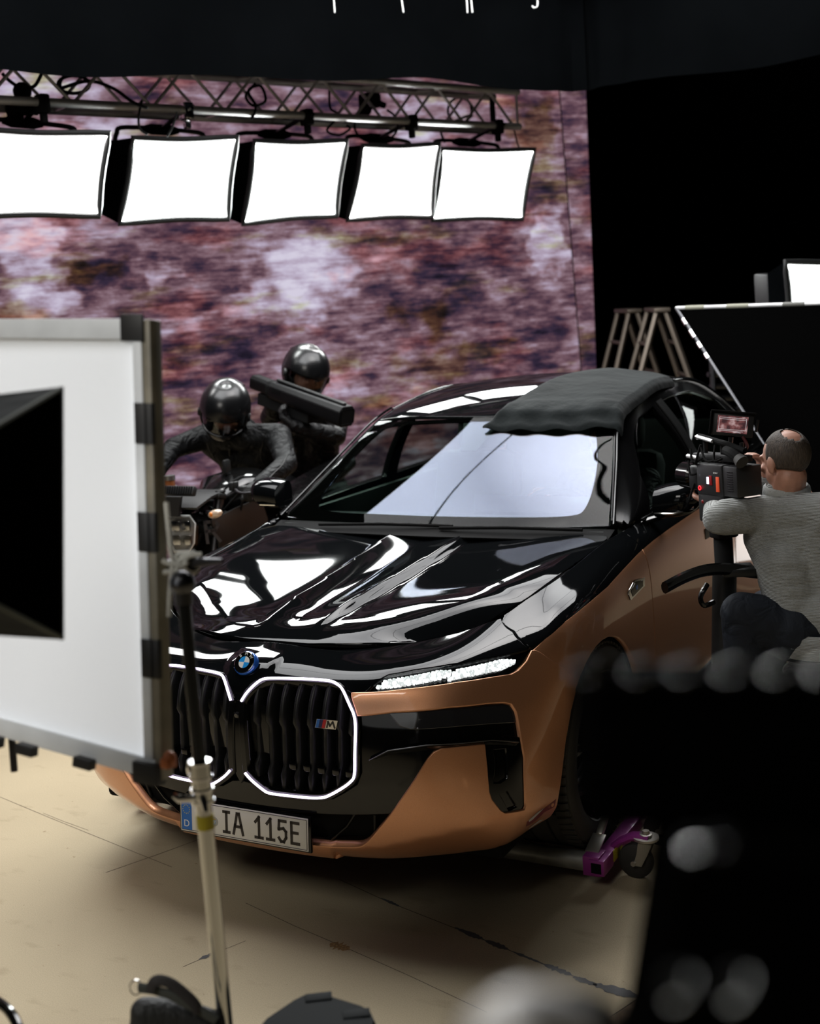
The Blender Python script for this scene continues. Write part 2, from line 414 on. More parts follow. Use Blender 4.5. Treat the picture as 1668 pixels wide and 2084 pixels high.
def hoodz(x,y):
    """bonnet: two ridges either side of a shallow trough, hollow flanks rising to the wings"""
    z=spl(y,HY,HZ);ax=np.abs(x);A=spl(y,HA,HV);w=lin(y,[.3,1.4],[.10,.165]);g=sm((y-.30)/.3)
    q=np.sqrt(np.maximum(ax-.16,0)**2+.004)-.0632
    xe=spl(y,HS,[.2,.30,.545,.697,.755,.787,.802,.816,.82])
    E=spl(y,HS,[0,.0,.032,.044,.040,.034,.030,.018,.01])
    e=np.clip((ax-(xe-.17))/.17,0,1.1)**2
    t=np.clip(ax/w,0,1)
    prof=np.where(ax<w,.004+.023*t**1.4,.027*(1-sm((ax-w)/.045)))
    return z+A*q-E*e+g*prof
def hood(x,y): 
    x=np.asarray(x,float);y=np.asarray(y,float)
    return np.stack([x,y,hoodz(x,y)],-1)

# ================================================================== the stage
def V2(p): return Vector((p.x, p.y, 0))
fl = MB(); fl.add([(-16, -8, 0), (12, -8, 0), (12, 18, 0), (-16, 18, 0)], [(0, 1, 2, 3)])
def floor_mat():
    m, nt, b = principled('floor'); N, Lk = nt.nodes, nt.links
    tc = N.new('ShaderNodeTexCoord')
    def noise(s, d=4, st=(1, 1, 1)):
        mp = N.new('ShaderNodeMapping'); mp.inputs['Scale'].default_value = st; Lk.new(tc.outputs['Object'], mp.inputs[0])
        n = N.new('ShaderNodeTexNoise'); n.inputs['Scale'].default_value = s; n.inputs['Detail'].default_value = d; Lk.new(mp.outputs[0], n.inputs[0]); return n.outputs[0]
    def ramp(src, a, b_, ca, cb):
        r = N.new('ShaderNodeValToRGB'); r.color_ramp.elements[0].position = a; r.color_ramp.elements[1].position = b_
        r.color_ramp.elements[0].color = (*ca, 1); r.color_ramp.elements[1].color = (*cb, 1); Lk.new(src, r.inputs[0]); return r.outputs[0]
    def mul(a, c):
        x = N.new('ShaderNodeMixRGB'); x.blend_type = 'MULTIPLY'; x.inputs[0].default_value = 1; Lk.new(a, x.inputs[1]); Lk.new(c, x.inputs[2]); return x.outputs[0]
    base = ramp(noise(.9, 5), .3, .7, (.46, .38, .25), (.55, .46, .305))
    base = mul(base, ramp(noise(260, 2), .35, .6, (.90, .90, .90), (1.05, 1.05, 1.05)))
    base = mul(base, ramp(noise(5, 6, (1, 2.2, 1)), .30, .40, (.86, .84, .82), (1, 1, 1)))
    base = mul(base, ramp(noise(34, 3), .24, .27, (.55, .45, .36), (1, 1, 1)))
    Lk.new(base, b.inputs['Base Color']); b.inputs['Roughness'].default_value = .62; b.inputs['Specular IOR Level'].default_value = .25
    return m
M['floor'] = floor_mat()
struct('floor', fl, 'floor')
# joints, tape and scuffs on the floor
M['joint'] = mat('joint', (.10, .075, .05), .8); M['tape_grey'] = mat('tape_grey', (.085, .085, .088), .6)
def fpt(px, py): p = at(px, py, z=0); return Vector((p.x, p.y, 0))
def floor_line(pts, wds, m, name, h=.0006):
    P = [fpt(*p) for p in pts]; mb = MB(); L, Rr = [], []
    for i, p in enumerate(P):
        d = (P[min(i+1, len(P)-1)]-P[max(i-1, 0)]).normalized(); q = Vector((-d.y, d.x, 0)); wd = wds[i] if hasattr(wds, '__len__') else wds
        L.append(p+q*wd+Vector((0, 0, h))); Rr.append(p-q*wd+Vector((0, 0, h)))
    mb.grid([Rr, L], flip=False)
    mb.f = [f if (Vector(mb.v[f[1]])-Vector(mb.v[f[0]])).cross(Vector(mb.v[f[2]])-Vector(mb.v[f[1]])).z > 0 else f[::-1] for f in mb.f]
    return struct(name, mb, m)
n_ = 0
for pts, wd in (([(690, 1790), (790, 1836), (925, 1889), (1040, 1936), (1150, 1981), (1300, 2030)], .0016), ([(500, 1838), (600, 1885), (715, 1934), (830, 1985), (990, 2060)], .0013), ([(0, 1622), (110, 1668), (300, 1745), (350, 1765)], .0012), ([(215, 1776), (310, 1743), (420, 1703)], .0016), ([(1360, 1994), (1300, 2030), (1230, 2078)], .0022), ([(88, 1655), (130, 1672), (180, 1690)], .0010), ([(372, 1968), (420, 1947), (500, 1915)], .0012)):
    n_ += 1; floor_line(pts, wd, 'joint', 'trim_%d' % n_)
def blob(a, b, wmax, k=16, seed=0):
    r = np.random.RandomState(seed); pts = [(a[0]+(b[0]-a[0])*t, a[1]+(b[1]-a[1])*t) for t in np.linspace(0, 1, k)]
    return pts, [max(.0015, wmax*math.sin(math.pi*min(1, max(0, t)))**.7*(.55+.9*r.rand())) for t in np.linspace(0, 1, k)]
for i, (a, b, wd) in enumerate((((775, 1828), (815, 1846), .006), ((925, 1888), (985, 1913), .014), ((985, 1913), (1036, 1934), .014), ((1040, 1936), (1105, 1962), .007), ((1105, 1962), (1165, 1986), .012), ((1165, 1988), (1215, 2006), .012), ((1205, 2002), (1300, 2030), .022), ((405, 1953), (445, 1936), .010))):
    n_ += 1; P, Wd = blob(a, b, wd, seed=i); floor_line(P, Wd, 'tape_grey', 'trim_%d' % n_, .0009)
P, Wd = blob((672, 1920), (712, 1934), .022, seed=31); n_ += 1; floor_line(P, Wd, mat('scuff', (.30, .18, .07), .7, var=.5, vscale=120), 'trim_%d' % n_, .0011)
# bare brown boards beyond the painted sheets
bw = MB(); q = [fpt(1362, 1992), fpt(1300, 2030), fpt(1226, 2084), fpt(1270, 2230), fpt(1700, 2230), fpt(1560, 1990)]
bw.add([p+Vector((0, 0, .0004)) for p in q], [tuple(range(6))]); 
if (q[1]-q[0]).cross(q[2]-q[1]).z < 0: bw.f = [f[::-1] for f in bw.f]
n_ += 1; struct('trim_%d' % n_, bw, mat('bare_board', (.30, .21, .13), .7, var=.35, vscale=9, stretch=(1, 4, 1)))

M['velvet'] = mat('velvet', (.0012, .0012, .0012), .95, spec=.0)
M['wall_black'] = mat('wall_black', (.004, .004, .0045), .95, spec=.0)
wl = MB(); wl.add([(-16, 17, 0), (12, 17, 0), (12, 17, 8), (-16, 17, 8)], [(0, 1, 2, 3)]); struct('wall_back', wl, 'wall_black')
wl = MB(); wl.add([(11, -8, 0), (11, 18, 0), (11, 18, 8), (11, -8, 8)], [(3, 2, 1, 0)]); struct('wall_right', wl, 'wall_black')
wl = MB(); wl.add([(-15, -8, 0), (-15, 18, 0), (-15, 18, 8), (-15, -8, 8)], [(0, 1, 2, 3)]); struct('wall_left', wl, 'wall_black')
wl = MB(); wl.add([(-16, -8, 7.5), (12, -8, 7.5), (12, 18, 7.5), (-16, 18, 7.5)], [(3, 2, 1, 0)]); struct('ceiling', wl, 'wall_black')

# ---- LED wall with the passing hillside
def screen_mat(name, sx=0.):
    m = bpy.data.materials.new(name); m.use_nodes = True; nt = m.node_tree; N, Lk = nt.nodes, nt.links
    N.remove(N['Principled BSDF'])
    tc = N.new('ShaderNodeTexCoord'); pos = N.new('ShaderNodeVectorMath'); pos.operation = 'ADD'; pos.inputs[1].default_value = (sx, 0, 0); Lk.new(tc.outputs['Object'], pos.inputs[0])
    def noise(st, scale, det=5, rough=.55, off=(0, 0, 0)):
        mp = N.new('ShaderNodeMapping'); mp.inputs['Scale'].default_value = st; mp.inputs['Location'].default_value = off; Lk.new(pos.outputs[0], mp.inputs[0])
        n = N.new('ShaderNodeTexNoise'); n.inputs['Scale'].default_value = scale; n.inputs['Detail'].default_value = det; n.inputs['Roughness'].default_value = rough; Lk.new(mp.outputs[0], n.inputs[0]); return n.outputs[0]
    def math_(op, a, b, c=None):
        x = N.new('ShaderNodeMath'); x.operation = op
        for i, q in enumerate((a, b, c)):
            if q is None: continue
            if isinstance(q, (int, float)): x.inputs[i].default_value = q
            else: Lk.new(q, x.inputs[i])
        return x.outputs[0]
    big = noise((.7, 1, 1), .9, 3, .5, (3.1, 1.7, 0)); mid = noise((.50, 1.15, 1), 4.4, 6, .66, (.3, 2, 0)); fine = noise((.34, 1.5, 1), 11, 4, .65); hair = noise((.06, 3.2, 1), 15, 2, .6)
    f = math_('ADD', math_('MULTIPLY', mid, .62), math_('MULTIPLY', fine, .40)); f = math_('ADD', f, math_('MULTIPLY', hair, .13))
    f = math_('ADD', f, math_('MULTIPLY', big, .18)); f = math_('MULTIPLY_ADD', f, 1.40, -.30)
    # pale rocks at their places on the picture, broken up by the streaks
    dist = N.new('ShaderNodeVectorMath'); dist.operation = 'ADD'; dn = N.new('ShaderNodeTexNoise'); dn.inputs['Scale'].default_value = 3.2; dn.inputs['Detail'].default_value = 3
    Lk.new(pos.outputs[0], dn.inputs[0]); ds = N.new('ShaderNodeVectorMath'); ds.operation = 'MULTIPLY_ADD'; ds.inputs[1].default_value = (1.1, .5, 0); ds.inputs[2].default_value = (-.55, -.25, 0); Lk.new(dn.outputs['Color'], ds.inputs[0])
    Lk.new(pos.outputs[0], dist.inputs[0]); Lk.new(ds.outputs[0], dist.inputs[1])
    def spot(c, r):
        s = N.new('ShaderNodeVectorMath'); s.operation = 'SUBTRACT'; s.inputs[1].default_value = (c[0], c[1], 0); Lk.new(dist.outputs[0], s.inputs[0])
        k = N.new('ShaderNodeVectorMath'); k.operation = 'MULTIPLY'; k.inputs[1].default_value = (1/r[0], 1/r[1], 0); Lk.new(s.outputs[0], k.inputs[0])
        l = N.new('ShaderNodeVectorMath'); l.operation = 'LENGTH'; Lk.new(k.outputs[0], l.inputs[0])
        mr = N.new('ShaderNodeMapRange'); mr.interpolation_type = 'SMOOTHSTEP'; mr.inputs[1].default_value = 1; mr.inputs[2].default_value = .45; Lk.new(l.outputs['Value'], mr.inputs[0]); return mr.outputs[0]
    for c, r, k in SCREEN_PALE: f = math_('ADD', f, math_('MULTIPLY', spot(c, r), k))
    rp = N.new('ShaderNodeValToRGB'); cr_ = rp.color_ramp; Lk.new(f, rp.inputs[0])
    st = [(.38, (.010, .008, .016)), (.48, (.030, .020, .042)), (.56, (.080, .040, .060)), (.63, (.150, .082, .105)), (.70, (.235, .150, .185)), (.78, (.34, .26, .345)), (.90, (.50, .44, .57)), (1.0, (.62, .58, .70))]
    cr_.elements[0].position, cr_.elements[1].position = st[0][0], st[-1][0]
    cr_.elements[0].color, cr_.elements[1].color = (*st[0][1], 1), (*st[-1][1], 1)
    for p, c in st[1:-1]: e = cr_.elements.new(p); e.color = (*c, 1)
    # rust and moss patches
    hue = noise((.6, 1.3, 1), 1.9, 4, .6, (7, 3, 0)); col = rp.outputs[0]
    def tint(src, a, b, c, fac):
        mr = N.new('ShaderNodeMapRange'); mr.inputs[1].default_value = a; mr.inputs[2].default_value = b; mr.inputs[4].default_value = fac; Lk.new(src, mr.inputs[0])
        x = N.new('ShaderNodeMixRGB'); x.blend_type = 'MULTIPLY'; Lk.new(mr.outputs[0], x.inputs[0]); Lk.new(col, x.inputs[1]); x.inputs[2].default_value = (*c, 1); return x.outputs[0]
    col = tint(hue, .52, .62, (1.12, .74, .66), 1.); 
    h2 = noise((.5, 1.6, 1), 2.4, 4, .6, (1, 9, 0)); col = tint(h2, .56, .66, (.85, .95, .45), .9)
    for c, r, k in SCREEN_MOSS: 
        x = N.new('ShaderNodeMixRGB'); x.blend_type = 'MULTIPLY'; Lk.new(math_('MULTIPLY', spot(c, r), k), x.inputs[0]); Lk.new(col, x.inputs[1]); x.inputs[2].default_value = (.55, .45, .12, 1); col = x.outputs[0]
    em = N.new('ShaderNodeEmission'); em.inputs[1].default_value = SCREEN_POWER; Lk.new(col, em.inputs[0]); Lk.new(em.outputs[0], N['Material Output'].inputs[0])
    return m
A_, B_ = V2(at(-150, 640, d=9.3)), V2(at(1200, 600, d=11.4))
sx_ = (B_-A_).normalized(); sn_ = Vector((sx_.y, -sx_.x, 0))
if sn_.dot(Vector(FWD)) > 0: sn_ = -sn_
SM = Matrix((sx_, Vector((0, 0, 1)), sn_)).transposed().to_4x4(); SM.translation = A_
def onscreen(px, py, off=0.):
    d = Vector(FWD)+Vector(RGT)*((px-PW/2)/FPX)-Vector(UPV)*((py-PH/2)/FPX); o = Vector(CAM); P0 = A_+sn_*off
    t = (P0-o).dot(sn_)/d.dot(sn_); p = SM.inverted() @ (o+d*t); return (p.x, p.y)
SCREEN_PALE = [(onscreen(620, 545), (.62, .42), .24), (onscreen(40, 500), (.35, .35), .26), (onscreen(100, 605), (.45, .16), .22), (onscreen(1110, 500), (.25, .45), .22), (onscreen(560, 620), (.55, .22), .18), (onscreen(250, 260), (.5, .2), .16), (onscreen(850, 235), (.5, .18), .2), (onscreen(60, 180), (.5, .2), .2), (onscreen(700, 760), (.25, .22), .12), (onscreen(330, 560), (.2, .12), .1), (onscreen(900, 560), (.4, .5), -.07), (onscreen(230, 560), (.35, .3), -.12), (onscreen(450, 690), (.5, .25), -.10), (onscreen(1050, 700), (.6, .3), -.06)]
SCREEN_MOSS = [(onscreen(870, 655), (.35, .22), .85), (onscreen(210, 548), (.28, .12), .8), (onscreen(890, 740), (.5, .16), .7), (onscreen(1090, 250), (.22, .35), .7), (onscreen(540, 850), (.3, .2), .5), (onscreen(20, 640), (.4, .12), .7), (onscreen(300, 330), (.4, .1), .4)]
def led(name, poly, off, m, label):
    mb = MB(); mb.prism(poly, .09, (0, 0, off-.09), (1, 0, 0), (0, 1, 0)); mb.m = [1]*len(mb.f); mb.m[1] = 0
    o = mb.build(name, [m, 'matte_black'], None, smooth=False); o.matrix_world = SM
    return tag(o, label, 'screen')
bot = 0.0
s0, s1, r0_, r1_ = onscreen(1138, 150), onscreen(1188, 790), onscreen(1186, 100), onscreen(1212, 790)
ex = lambda a, b, y: a[0]+(b[0]-a[0])*(y-a[1])/(b[1]-a[1])
led('led_wall', [(-4.5, bot), (ex(s0, s1, .0)-.01, bot), (ex(s0, s1, 5.4)-.01, 5.4), (-4.5, 5.4)], 0, screen_mat('hillside'), 'large LED wall showing a blurred purple-brown rocky hillside behind the motorcycle')
led('led_wall', [(ex(s0, s1, .0)-.02, bot), (ex(r0_, r1_, .0), bot), (ex(r0_, r1_, 5.4), 5.4), (ex(s0, s1, 5.4)-.02, 5.4)], .02, screen_mat('hillside_edge', 2.3), 'narrow upright LED strip closing the right end of the rocky LED wall')

# ---- overhead frame: lit cloth above the car with a black skirt
ZB = 3.3
oL, oC, oR = at(-160, 127, z=ZB), at(1190, 188, z=ZB), at(1760, 90, z=ZB)
eL, eR = (oL-oC), (oR-oC)
oh = thing('overhead_light_frame', 'black cloth skirt of the lit overhead frame, running along the whole picture top', 'light frame', (oC.x, oC.y, ZB))
def skirt(a, b, seed, name='skirt'):
    r = np.random.RandomState(seed); n = 70; G = []; L = (b-a).length; dirn = (b-a).normalized(); nn = Vector((-dirn.y, dirn.x, 0)); ph = r.rand(8)*6
    for i in range(n+1):
        t = i/n; row = []
        for j, h in enumerate(np.linspace(0, 1, 10)):
            x = t*L; edge = math.exp(-x/.25)
            f = .016*math.sin(3.1*x+ph[0])+.012*math.sin(7.3*x+ph[1]+h)+.035*edge*math.sin(26*x+ph[2])
            sag = .02*math.sin(1.3*x+ph[3])*(1-h)+.012*math.sin(4.4*x+ph[4])*(1-h)
            row.append(a+dirn*x+nn*f*(1.1-.6*h)+Vector((0, 0, -sag*1.2+h*1.15)))
        G.append(row)
    mb = MB(); mb.sheet(G, .006); o = mb.build(name, 'drape_black'); return o
def setp(o, p):
    o.parent = p; o.matrix_parent_inverse = Matrix.Translation(-p.location); return o
LL = oC+eL.normalized()*5.4; RR = oC+eR.normalized()*3.4
setp(skirt(oC, LL, 3), oh); setp(skirt(oC, RR, 5), oh)
HOTSPOT = (.15, 2.6, ZB+.66)
def overhead_mat():
    m = bpy.data.materials.new('lit_cloth'); m.use_nodes = True; nt = m.node_tree; N, Lk = nt.nodes, nt.links; N.remove(N['Principled BSDF'])
    tc = N.new('ShaderNodeTexCoord'); sb_ = N.new('ShaderNodeVectorMath'); sb_.operation = 'DISTANCE'; sb_.inputs[1].default_value = HOTSPOT; Lk.new(tc.outputs['Object'], sb_.inputs[0])
    n = N.new('ShaderNodeMapRange'); n.inputs[1].default_value = 0; n.inputs[2].default_value = 3.2; n.inputs[3].default_value = 1; n.inputs[4].default_value = 0; Lk.new(sb_.outputs['Value'], n.inputs[0])
    r = N.new('ShaderNodeValToRGB'); Lk.new(n.outputs[0], r.inputs[0]); r.color_ramp.elements[0].position = 0; r.color_ramp.elements[1].position = 1
    r.color_ramp.elements[0].color = (.60, .61, .62, 1); r.color_ramp.elements[1].color = (1, .98, .97, 1); e = r.color_ramp.elements.new(.40); e.color = (.56, .565, .57, 1); e = r.color_ramp.elements.new(.60); e.color = (.42, .42, .43, 1); e = r.color_ramp.elements.new(.79); e.color = (.74, .73, .73, 1)
    em = N.new('ShaderNodeEmission'); em.inputs[1].default_value = OVERHEAD_POWER; Lk.new(r.outputs[0], em.inputs[0])
    bk = N.new('ShaderNodeBsdfDiffuse'); bk.inputs[0].default_value = (.05, .05, .05, 1); gm = N.new('ShaderNodeNewGeometry'); mx = N.new('ShaderNodeMixShader')
    Lk.new(gm.outputs['Backfacing'], mx.inputs[0]); Lk.new(em.outputs[0], mx.inputs[1]); Lk.new(bk.outputs[0], mx.inputs[2]); Lk.new(mx.outputs[0], N['Material Output'].inputs[0])
    return m
M['lit_cloth'] = overhead_mat()
ZP = ZB+.66; up_ = Vector((0, 0, .66))
p0 = oC+up_+eL.normalized()*.12+eR.normalized()*.12; pa = p0+eL.normalized()*5.0; pb = p0+eR.normalized()*2.1; pcn = p0+eL.normalized()*5.0+eR.normalized()*2.1
OVER = (p0, pa, pb, pcn)
for a, b in ((0, .325), (.335, .745), (.755, 1)):      # three lengths of cloth with a dark seam between them
    q = [p0+(pb-p0)*a, p0+(pb-p0)*b, pa+(pb-p0)*b, pa+(pb-p0)*a]; mb = MB()
    mb.add(q, [(0, 1, 2, 3)])
    if (q[1]-q[0]).cross(q[2]-q[1]).z > 0: mb.f = [(3, 2, 1, 0)]
    setp(mb.build('lit_cloth', 'lit_cloth', smooth=False), oh)
mb = MB()
for a, b in ((p0, pa), (pa, pcn), (pcn, pb), (pb, p0)): mb.tube([a+Vector((0, 0, .04)), b+Vector((0, 0, .04))], .03, 10)
setp(mb.build('pipe_frame', 'steel_dark'), oh)
for px, d0, hook in ((679, 0, 0), (817, .35, 0), (949, 0, 0), (958, .2, 0), (1088, 0, 1)):
    # white ties hang in front of the skirt
    t = None
    o_ = Vector(CAM); d = at(px, 10, d=1)-o_; nrm_ = Vector((-eL.y, eL.x, 0)).normalized(); k = (oC-o_).dot(nrm_)/d.dot(nrm_); p = o_+d*(k-.10); s = k/FPX
    if hook: pts = [p+Vector((s*6, 0, s*8)), p+Vector((s*5, 0, -s*3)), p+Vector((-s*2, 0, -s*5)), p+Vector((-s*6, 0, -s*1))]
    else: pts = [p+Vector((0, 0, s*26)), p+Vector((s*1.0, 0, s*8)), p+Vector((s*(1+6*d0), 0, -s*15))]
    mb = MB(); mb.tube(catmull(pts, 5), .0042, 6); setp(mb.build('tie', 'white_plastic'), oh)

# ---- truss
ZT = 3.2
tA, tB = at(-220, 192, z=ZT), at(1057, 258, z=ZT)
tr = thing('lighting_truss', 'long aluminium box truss hung across the LED wall, carrying the softboxes', 'truss', (tB.x, tB.y, ZT))
td = (tB-tA).normalized(); tn = Vector((-td.y, td.x, 0))
if tn.dot(Vector(FWD)) < 0: tn = -tn
TL = (tB-tA).length; S = .24
tpt = lambda x, f, h: tA+td*x+tn*(S*f)+Vector((0, 0, S*h))
for f, h in ((0, 0), (0, 1), (1, 0), (1, 1)): setp(MB().tube([tpt(0, f, h), tpt(TL, f, h)], .0245, 14).build('chord', 'alu'), tr)
x = TL-.06; k = 0
while x > .3:
    for f in (0, 1): setp(MB().tube([tpt(x, f, k % 2), tpt(x-.245, f, (k+1) % 2)], .010, 8).build('brace', 'alu'), tr)
    if k % 2 == 0:
        setp(MB().tube([tpt(x, 0, 0), tpt(x, 1, 0)], .010, 8).build('brace', 'alu'), tr)
        setp(MB().tube([tpt(x, 0, 1), tpt(x-.245, 1, 1)], .010, 8).build('brace', 'alu'), tr)
    x -= .245; k += 1
setp(MB().tube([tpt(TL-.02, 0, 0), tpt(TL-.02, 0, 1)], .010, 8).build('brace', 'alu'), tr); setp(MB().tube([tpt(TL-.02, 1, 0), tpt(TL-.02, 1, 1)], .010, 8).build('brace', 'alu'), tr)

# ---- softboxes on the truss
def lamp_mat(name, power, col=(.96, 1, .985), var=.0):
    m = bpy.data.materials.new(name); m.use_nodes = True; nt = m.node_tree; N, Lk = nt.nodes, nt.links; N.remove(N['Principled BSDF'])
    em = N.new('ShaderNodeEmission'); em.inputs[0].default_value = (*col, 1); em.inputs[1].default_value = power; Lk.new(em.outputs[0], N['Material Output'].inputs[0]); return m
M['softbox_face'] = lamp_mat('softbox_face', SOFTBOX_POWER)
def softbox(name, q, depth, shrink, label, face, group=None, body=True, sag=.02, skew=0.):
    """q: front corners TL TR BR BL; a cloth funnel runs back from them to the lamp head"""
    TLc, TRc, BRc, BLc = q; c = (TLc+TRc+BRc+BLc)/4; n = (TRc-TLc).cross(TLc-BLc).normalized()
    if n.dot(Vector(CAM)-c) < 0 and face != 'edge': n = -n
    r = thing(name, label, 'softbox', tuple(c), 0, group)
    sk = (TRc-TLc).normalized()*skew; back = [c-n*depth+sk+(p-c)*shrink for p in q]
    mb = MB()
    for i in range(4):
        a, b, cc, d = q[i], q[(i+1) % 4], back[(i+1) % 4], back[i]; G = []
        for t in np.linspace(0, 1, 7):
            row = []
            for s in np.linspace(0, 1, 9):
                p = (a.lerp(b, s)).lerp(d.lerp(cc, s), t); inn = (c-n*depth*t-p).normalized(); row.append(p+inn*.025*math.sin(math.pi*s)*math.sin(math.pi*min(1, t*1.1)))
            G.append(row)
        mb.sheet(G, .004)
    setp(mb.build('cloth_funnel', 'drape_black'), r)
    mb = MB(); G = []
    X, Y = (TRc-TLc), (BLc-TLc)
    for t in np.linspace(0, 1, 10):
        row = []
        for s in np.linspace(0, 1, 12):
            p = (TLc.lerp(TRc, s)).lerp(BLc.lerp(BRc, s), t); e = sag*(1-(2*s-1)**2); row.append(p+(c-p).normalized()*0-Y.normalized()*(-e*(1-t)*.8)-n*.012*math.sin(math.pi*s)*math.sin(math.pi*t))
        G.append(row)
    mb.grid(G); f0 = Vector(mb.v[mb.f[0][1]])-Vector(mb.v[mb.f[0][0]]); f1 = Vector(mb.v[mb.f[0][2]])-Vector(mb.v[mb.f[0][1]])
    setp(mb.build('diffuser', M['softbox_face'] if face == 'edge' or face is None else face), r)
    mb = MB(); rim = []
    for i in range(4):
        a, b = q[i], q[(i+1) % 4]
        for s in np.linspace(0, 1, 9)[:-1]: rim.append(a.lerp(b, s)+(c-a.lerp(b, s)).normalized()*.012*math.sin(math.pi*s)+n*.004)
    mb.tube(rim, .019, 8, closed=True); setp(mb.build('border', 'satin_black'), r)
    if body:
        hx, hy = (TRc-TLc).normalized(), (TLc-BLc).normalized(); R = Matrix((hx, hy, hx.cross(hy).normalized())).transposed()
        mb = MB(); mb.box(c-n*(depth+.07)+sk, ((TRc-TLc).length*shrink*1.02, (TLc-BLc).length*shrink*1.02, .15), R, .015); setp(mb.build('lamp_head', 'plastic_black'), r)
    return r, c, n
BOX = [([(-70, 262), (222, 271), (201, 440), (-80, 441)], 6.75, 'leftmost softbox on the truss, cut by the left picture edge', (60, 236)),
       ([(270, 281), (482, 279), (463, 446), (243, 455)], 7.35, 'second softbox from the left on the truss, under the silver clamp', (325, 232)),
       ([(517, 287), (705, 286), (683, 440), (494, 456)], 7.95, 'middle softbox of the five hanging on the truss', (556, 240)),
       ([(737, 296), (893, 293), (878, 442), (706, 448)], 8.5, 'fourth softbox from the left on the truss, with a creased face', (765, 252)),
       ([(899, 303), (1087, 304), (1062, 446), (879, 448)], 9.0, 'rightmost softbox on the truss, at its free end', (948, 258))]
YOKE = [((-60, 244), (150, 262)), ((240, 262), (412, 273)), ((483, 274), (632, 279)), ((706, 279), (832, 290)), ((885, 288), (1012, 297))]
M['softbox_soft'] = lamp_mat('softbox_soft', SOFTBOX_POWER*.75, (1, 1, .985))
for i, (q, d, lab, top) in enumerate(BOX):
    w_ = (q[1][0]-q[0][0])/FPX*d
    c4 = [at(*q[0], d=d-.12), at(*q[1], d=d+.13), at(*q[2], d=d+.25), at(*q[3], d=d+.0)]
    r, c, n = softbox('softbox', c4, .34, .80, lab, M['softbox_soft'] if i in (0, 3) else M['softbox_face'], 'softboxes on the truss', skew=(.10, -.16, -.17, -.19, -.02)[i])
    # yoke, spigot and clamp
    U = Vector((0, 0, 1)); ya, yb = YOKE[i]; ya, yb = at(*ya, d=d+.22), at(*yb, d=d+.40); yh = (yb-ya).normalized()
    pts = [ya-U*.10-yh*.03, ya-U*.03-yh*.012, ya+yh*.05+U*.012, yb-yh*.06+U*.010, yb-U*.02+yh*.01, yb-U*.10+yh*.02]
    setp(MB().tube(catmull(pts, 5), .0145, 8).build('yoke', 'satin_black'), r)
    tp = ya.lerp(yb, .5)+U*.010; setp(MB().tube([tp-yh*.11, tp-yh*.06, tp+yh*.06, tp+yh*.11], [.016, .032, .032, .016], 10).build('yoke_grip', 'matte_black'), r)
    # nearest place on the lower chord
    xx = (tp-tA).dot(td); cp = tpt(xx, 0, 0)
    mb = MB(); mb.tube([tp, tp.lerp(cp, .55), cp], .014, 8); setp(mb.build('spigot', 'steel_dark'), r)
    mb = MB(); R = Matrix((td, tn, U)).transposed(); mb.box(cp+U*-.01, (.06, .085, .10), R, .012); mb.box(cp+U*-.075, (.035, .04, .07), R, .008); mb.tube([cp-tn*.07, cp-tn*.03], .012, 8)
    setp(mb.build('clamp', 'chrome' if i == 1 else 'matte_black'), r)
# cables hung along the truss
def cable(pts, r, label, d, m='matte_black', grp='cables on the truss'):
    P = [at(x, y, d=dd if len(rest) else d) for (x, y, *rest) in pts for dd in [rest[0] if rest else d]]
    mb = MB(); mb.tube(catmull(P, 6), r, 7); return tag(mb.build('cable', m), label, 'cable', grp)
loop = lambda cx, cy, rx, ry, a0, a1, k=14: [(cx+rx*math.cos(math.radians(a0+(a1-a0)*t/k)), cy-ry*math.sin(math.radians(a0+(a1-a0)*t/k))) for t in range(k+1)]
cable([(5, 150), (20, 165), (45, 180), (70, 175), (85, 150)]+[(92, 140)], .010, 'black cable hooked over the truss above the leftmost softbox', 6.9)
cable(loop(150, 172, 32, 18, 20, 380)+loop(150, 172, 28, 22, 20, 200)+[(180, 165), (230, 180), (270, 208), (300, 220)], .010, 'coiled black cable tied to the truss left of the silver clamp', 7.1)
cable([(288, 205), (282, 240), (285, 262), (300, 274)], .007, 'thin black lead dropping beside the silver clamp', 7.15)
cable([(360, 228), (352, 255), (340, 278)], .006, 'thin black lead just right of the silver clamp', 7.2)
cable([(520, 170), (500, 195), (515, 215), (540, 205), (530, 175), (505, 185), (520, 216), (512, 243)], .009, 'black cable loop hanging left of the middle softbox clamp', 7.7)
cable([(670, 180), (672, 220), (690, 235), (665, 265), (690, 275), (712, 262), (705, 255)], .008, 'black cable loop right of the middle softbox', 8.2)
cable(loop(765, 255, 44, 36, 100, 420), .008, 'black cable ring around the fourth softbox clamp', 8.5)
cable(loop(935, 225, 24, 26, 60, 700, 26)+[(900, 260), (905, 290)], .009, 'tangled black cable coil above the rightmost softbox', 9.2)
cable([(1000, 180), (1003, 240), (1005, 262)], .022, 'thick black safety strap at the free end of the truss', 9.3)
cable([(1045, 260), (1052, 290), (1056, 300)], .006, 'thin black lead dangling off the end of the truss', 9.3)
for px, py, dd, lab in ((40, 215, 6.95, 'dark lamp clamp and plug cluster on the truss above the leftmost softbox'), (752, 205, 8.75, 'dark junction box on the truss above the fourth softbox')):
    mb = MB(); c = at(px, py, d=dd); mb.box(c, (.14, .10, .10), None, .02); mb.ball(c+Vector((.03, 0, .07)), (.05, .05, .05)); mb.ball(c+Vector((-.04, 0, -.05)), (.05, .04, .05)); mb.box(c+Vector((.08, 0, -.03)), (.08, .05, .04), Matrix.Rotation(.5, 3, 'Y'), .01)
    tag(mb.build('junction_box', 'matte_black'), lab, 'box')
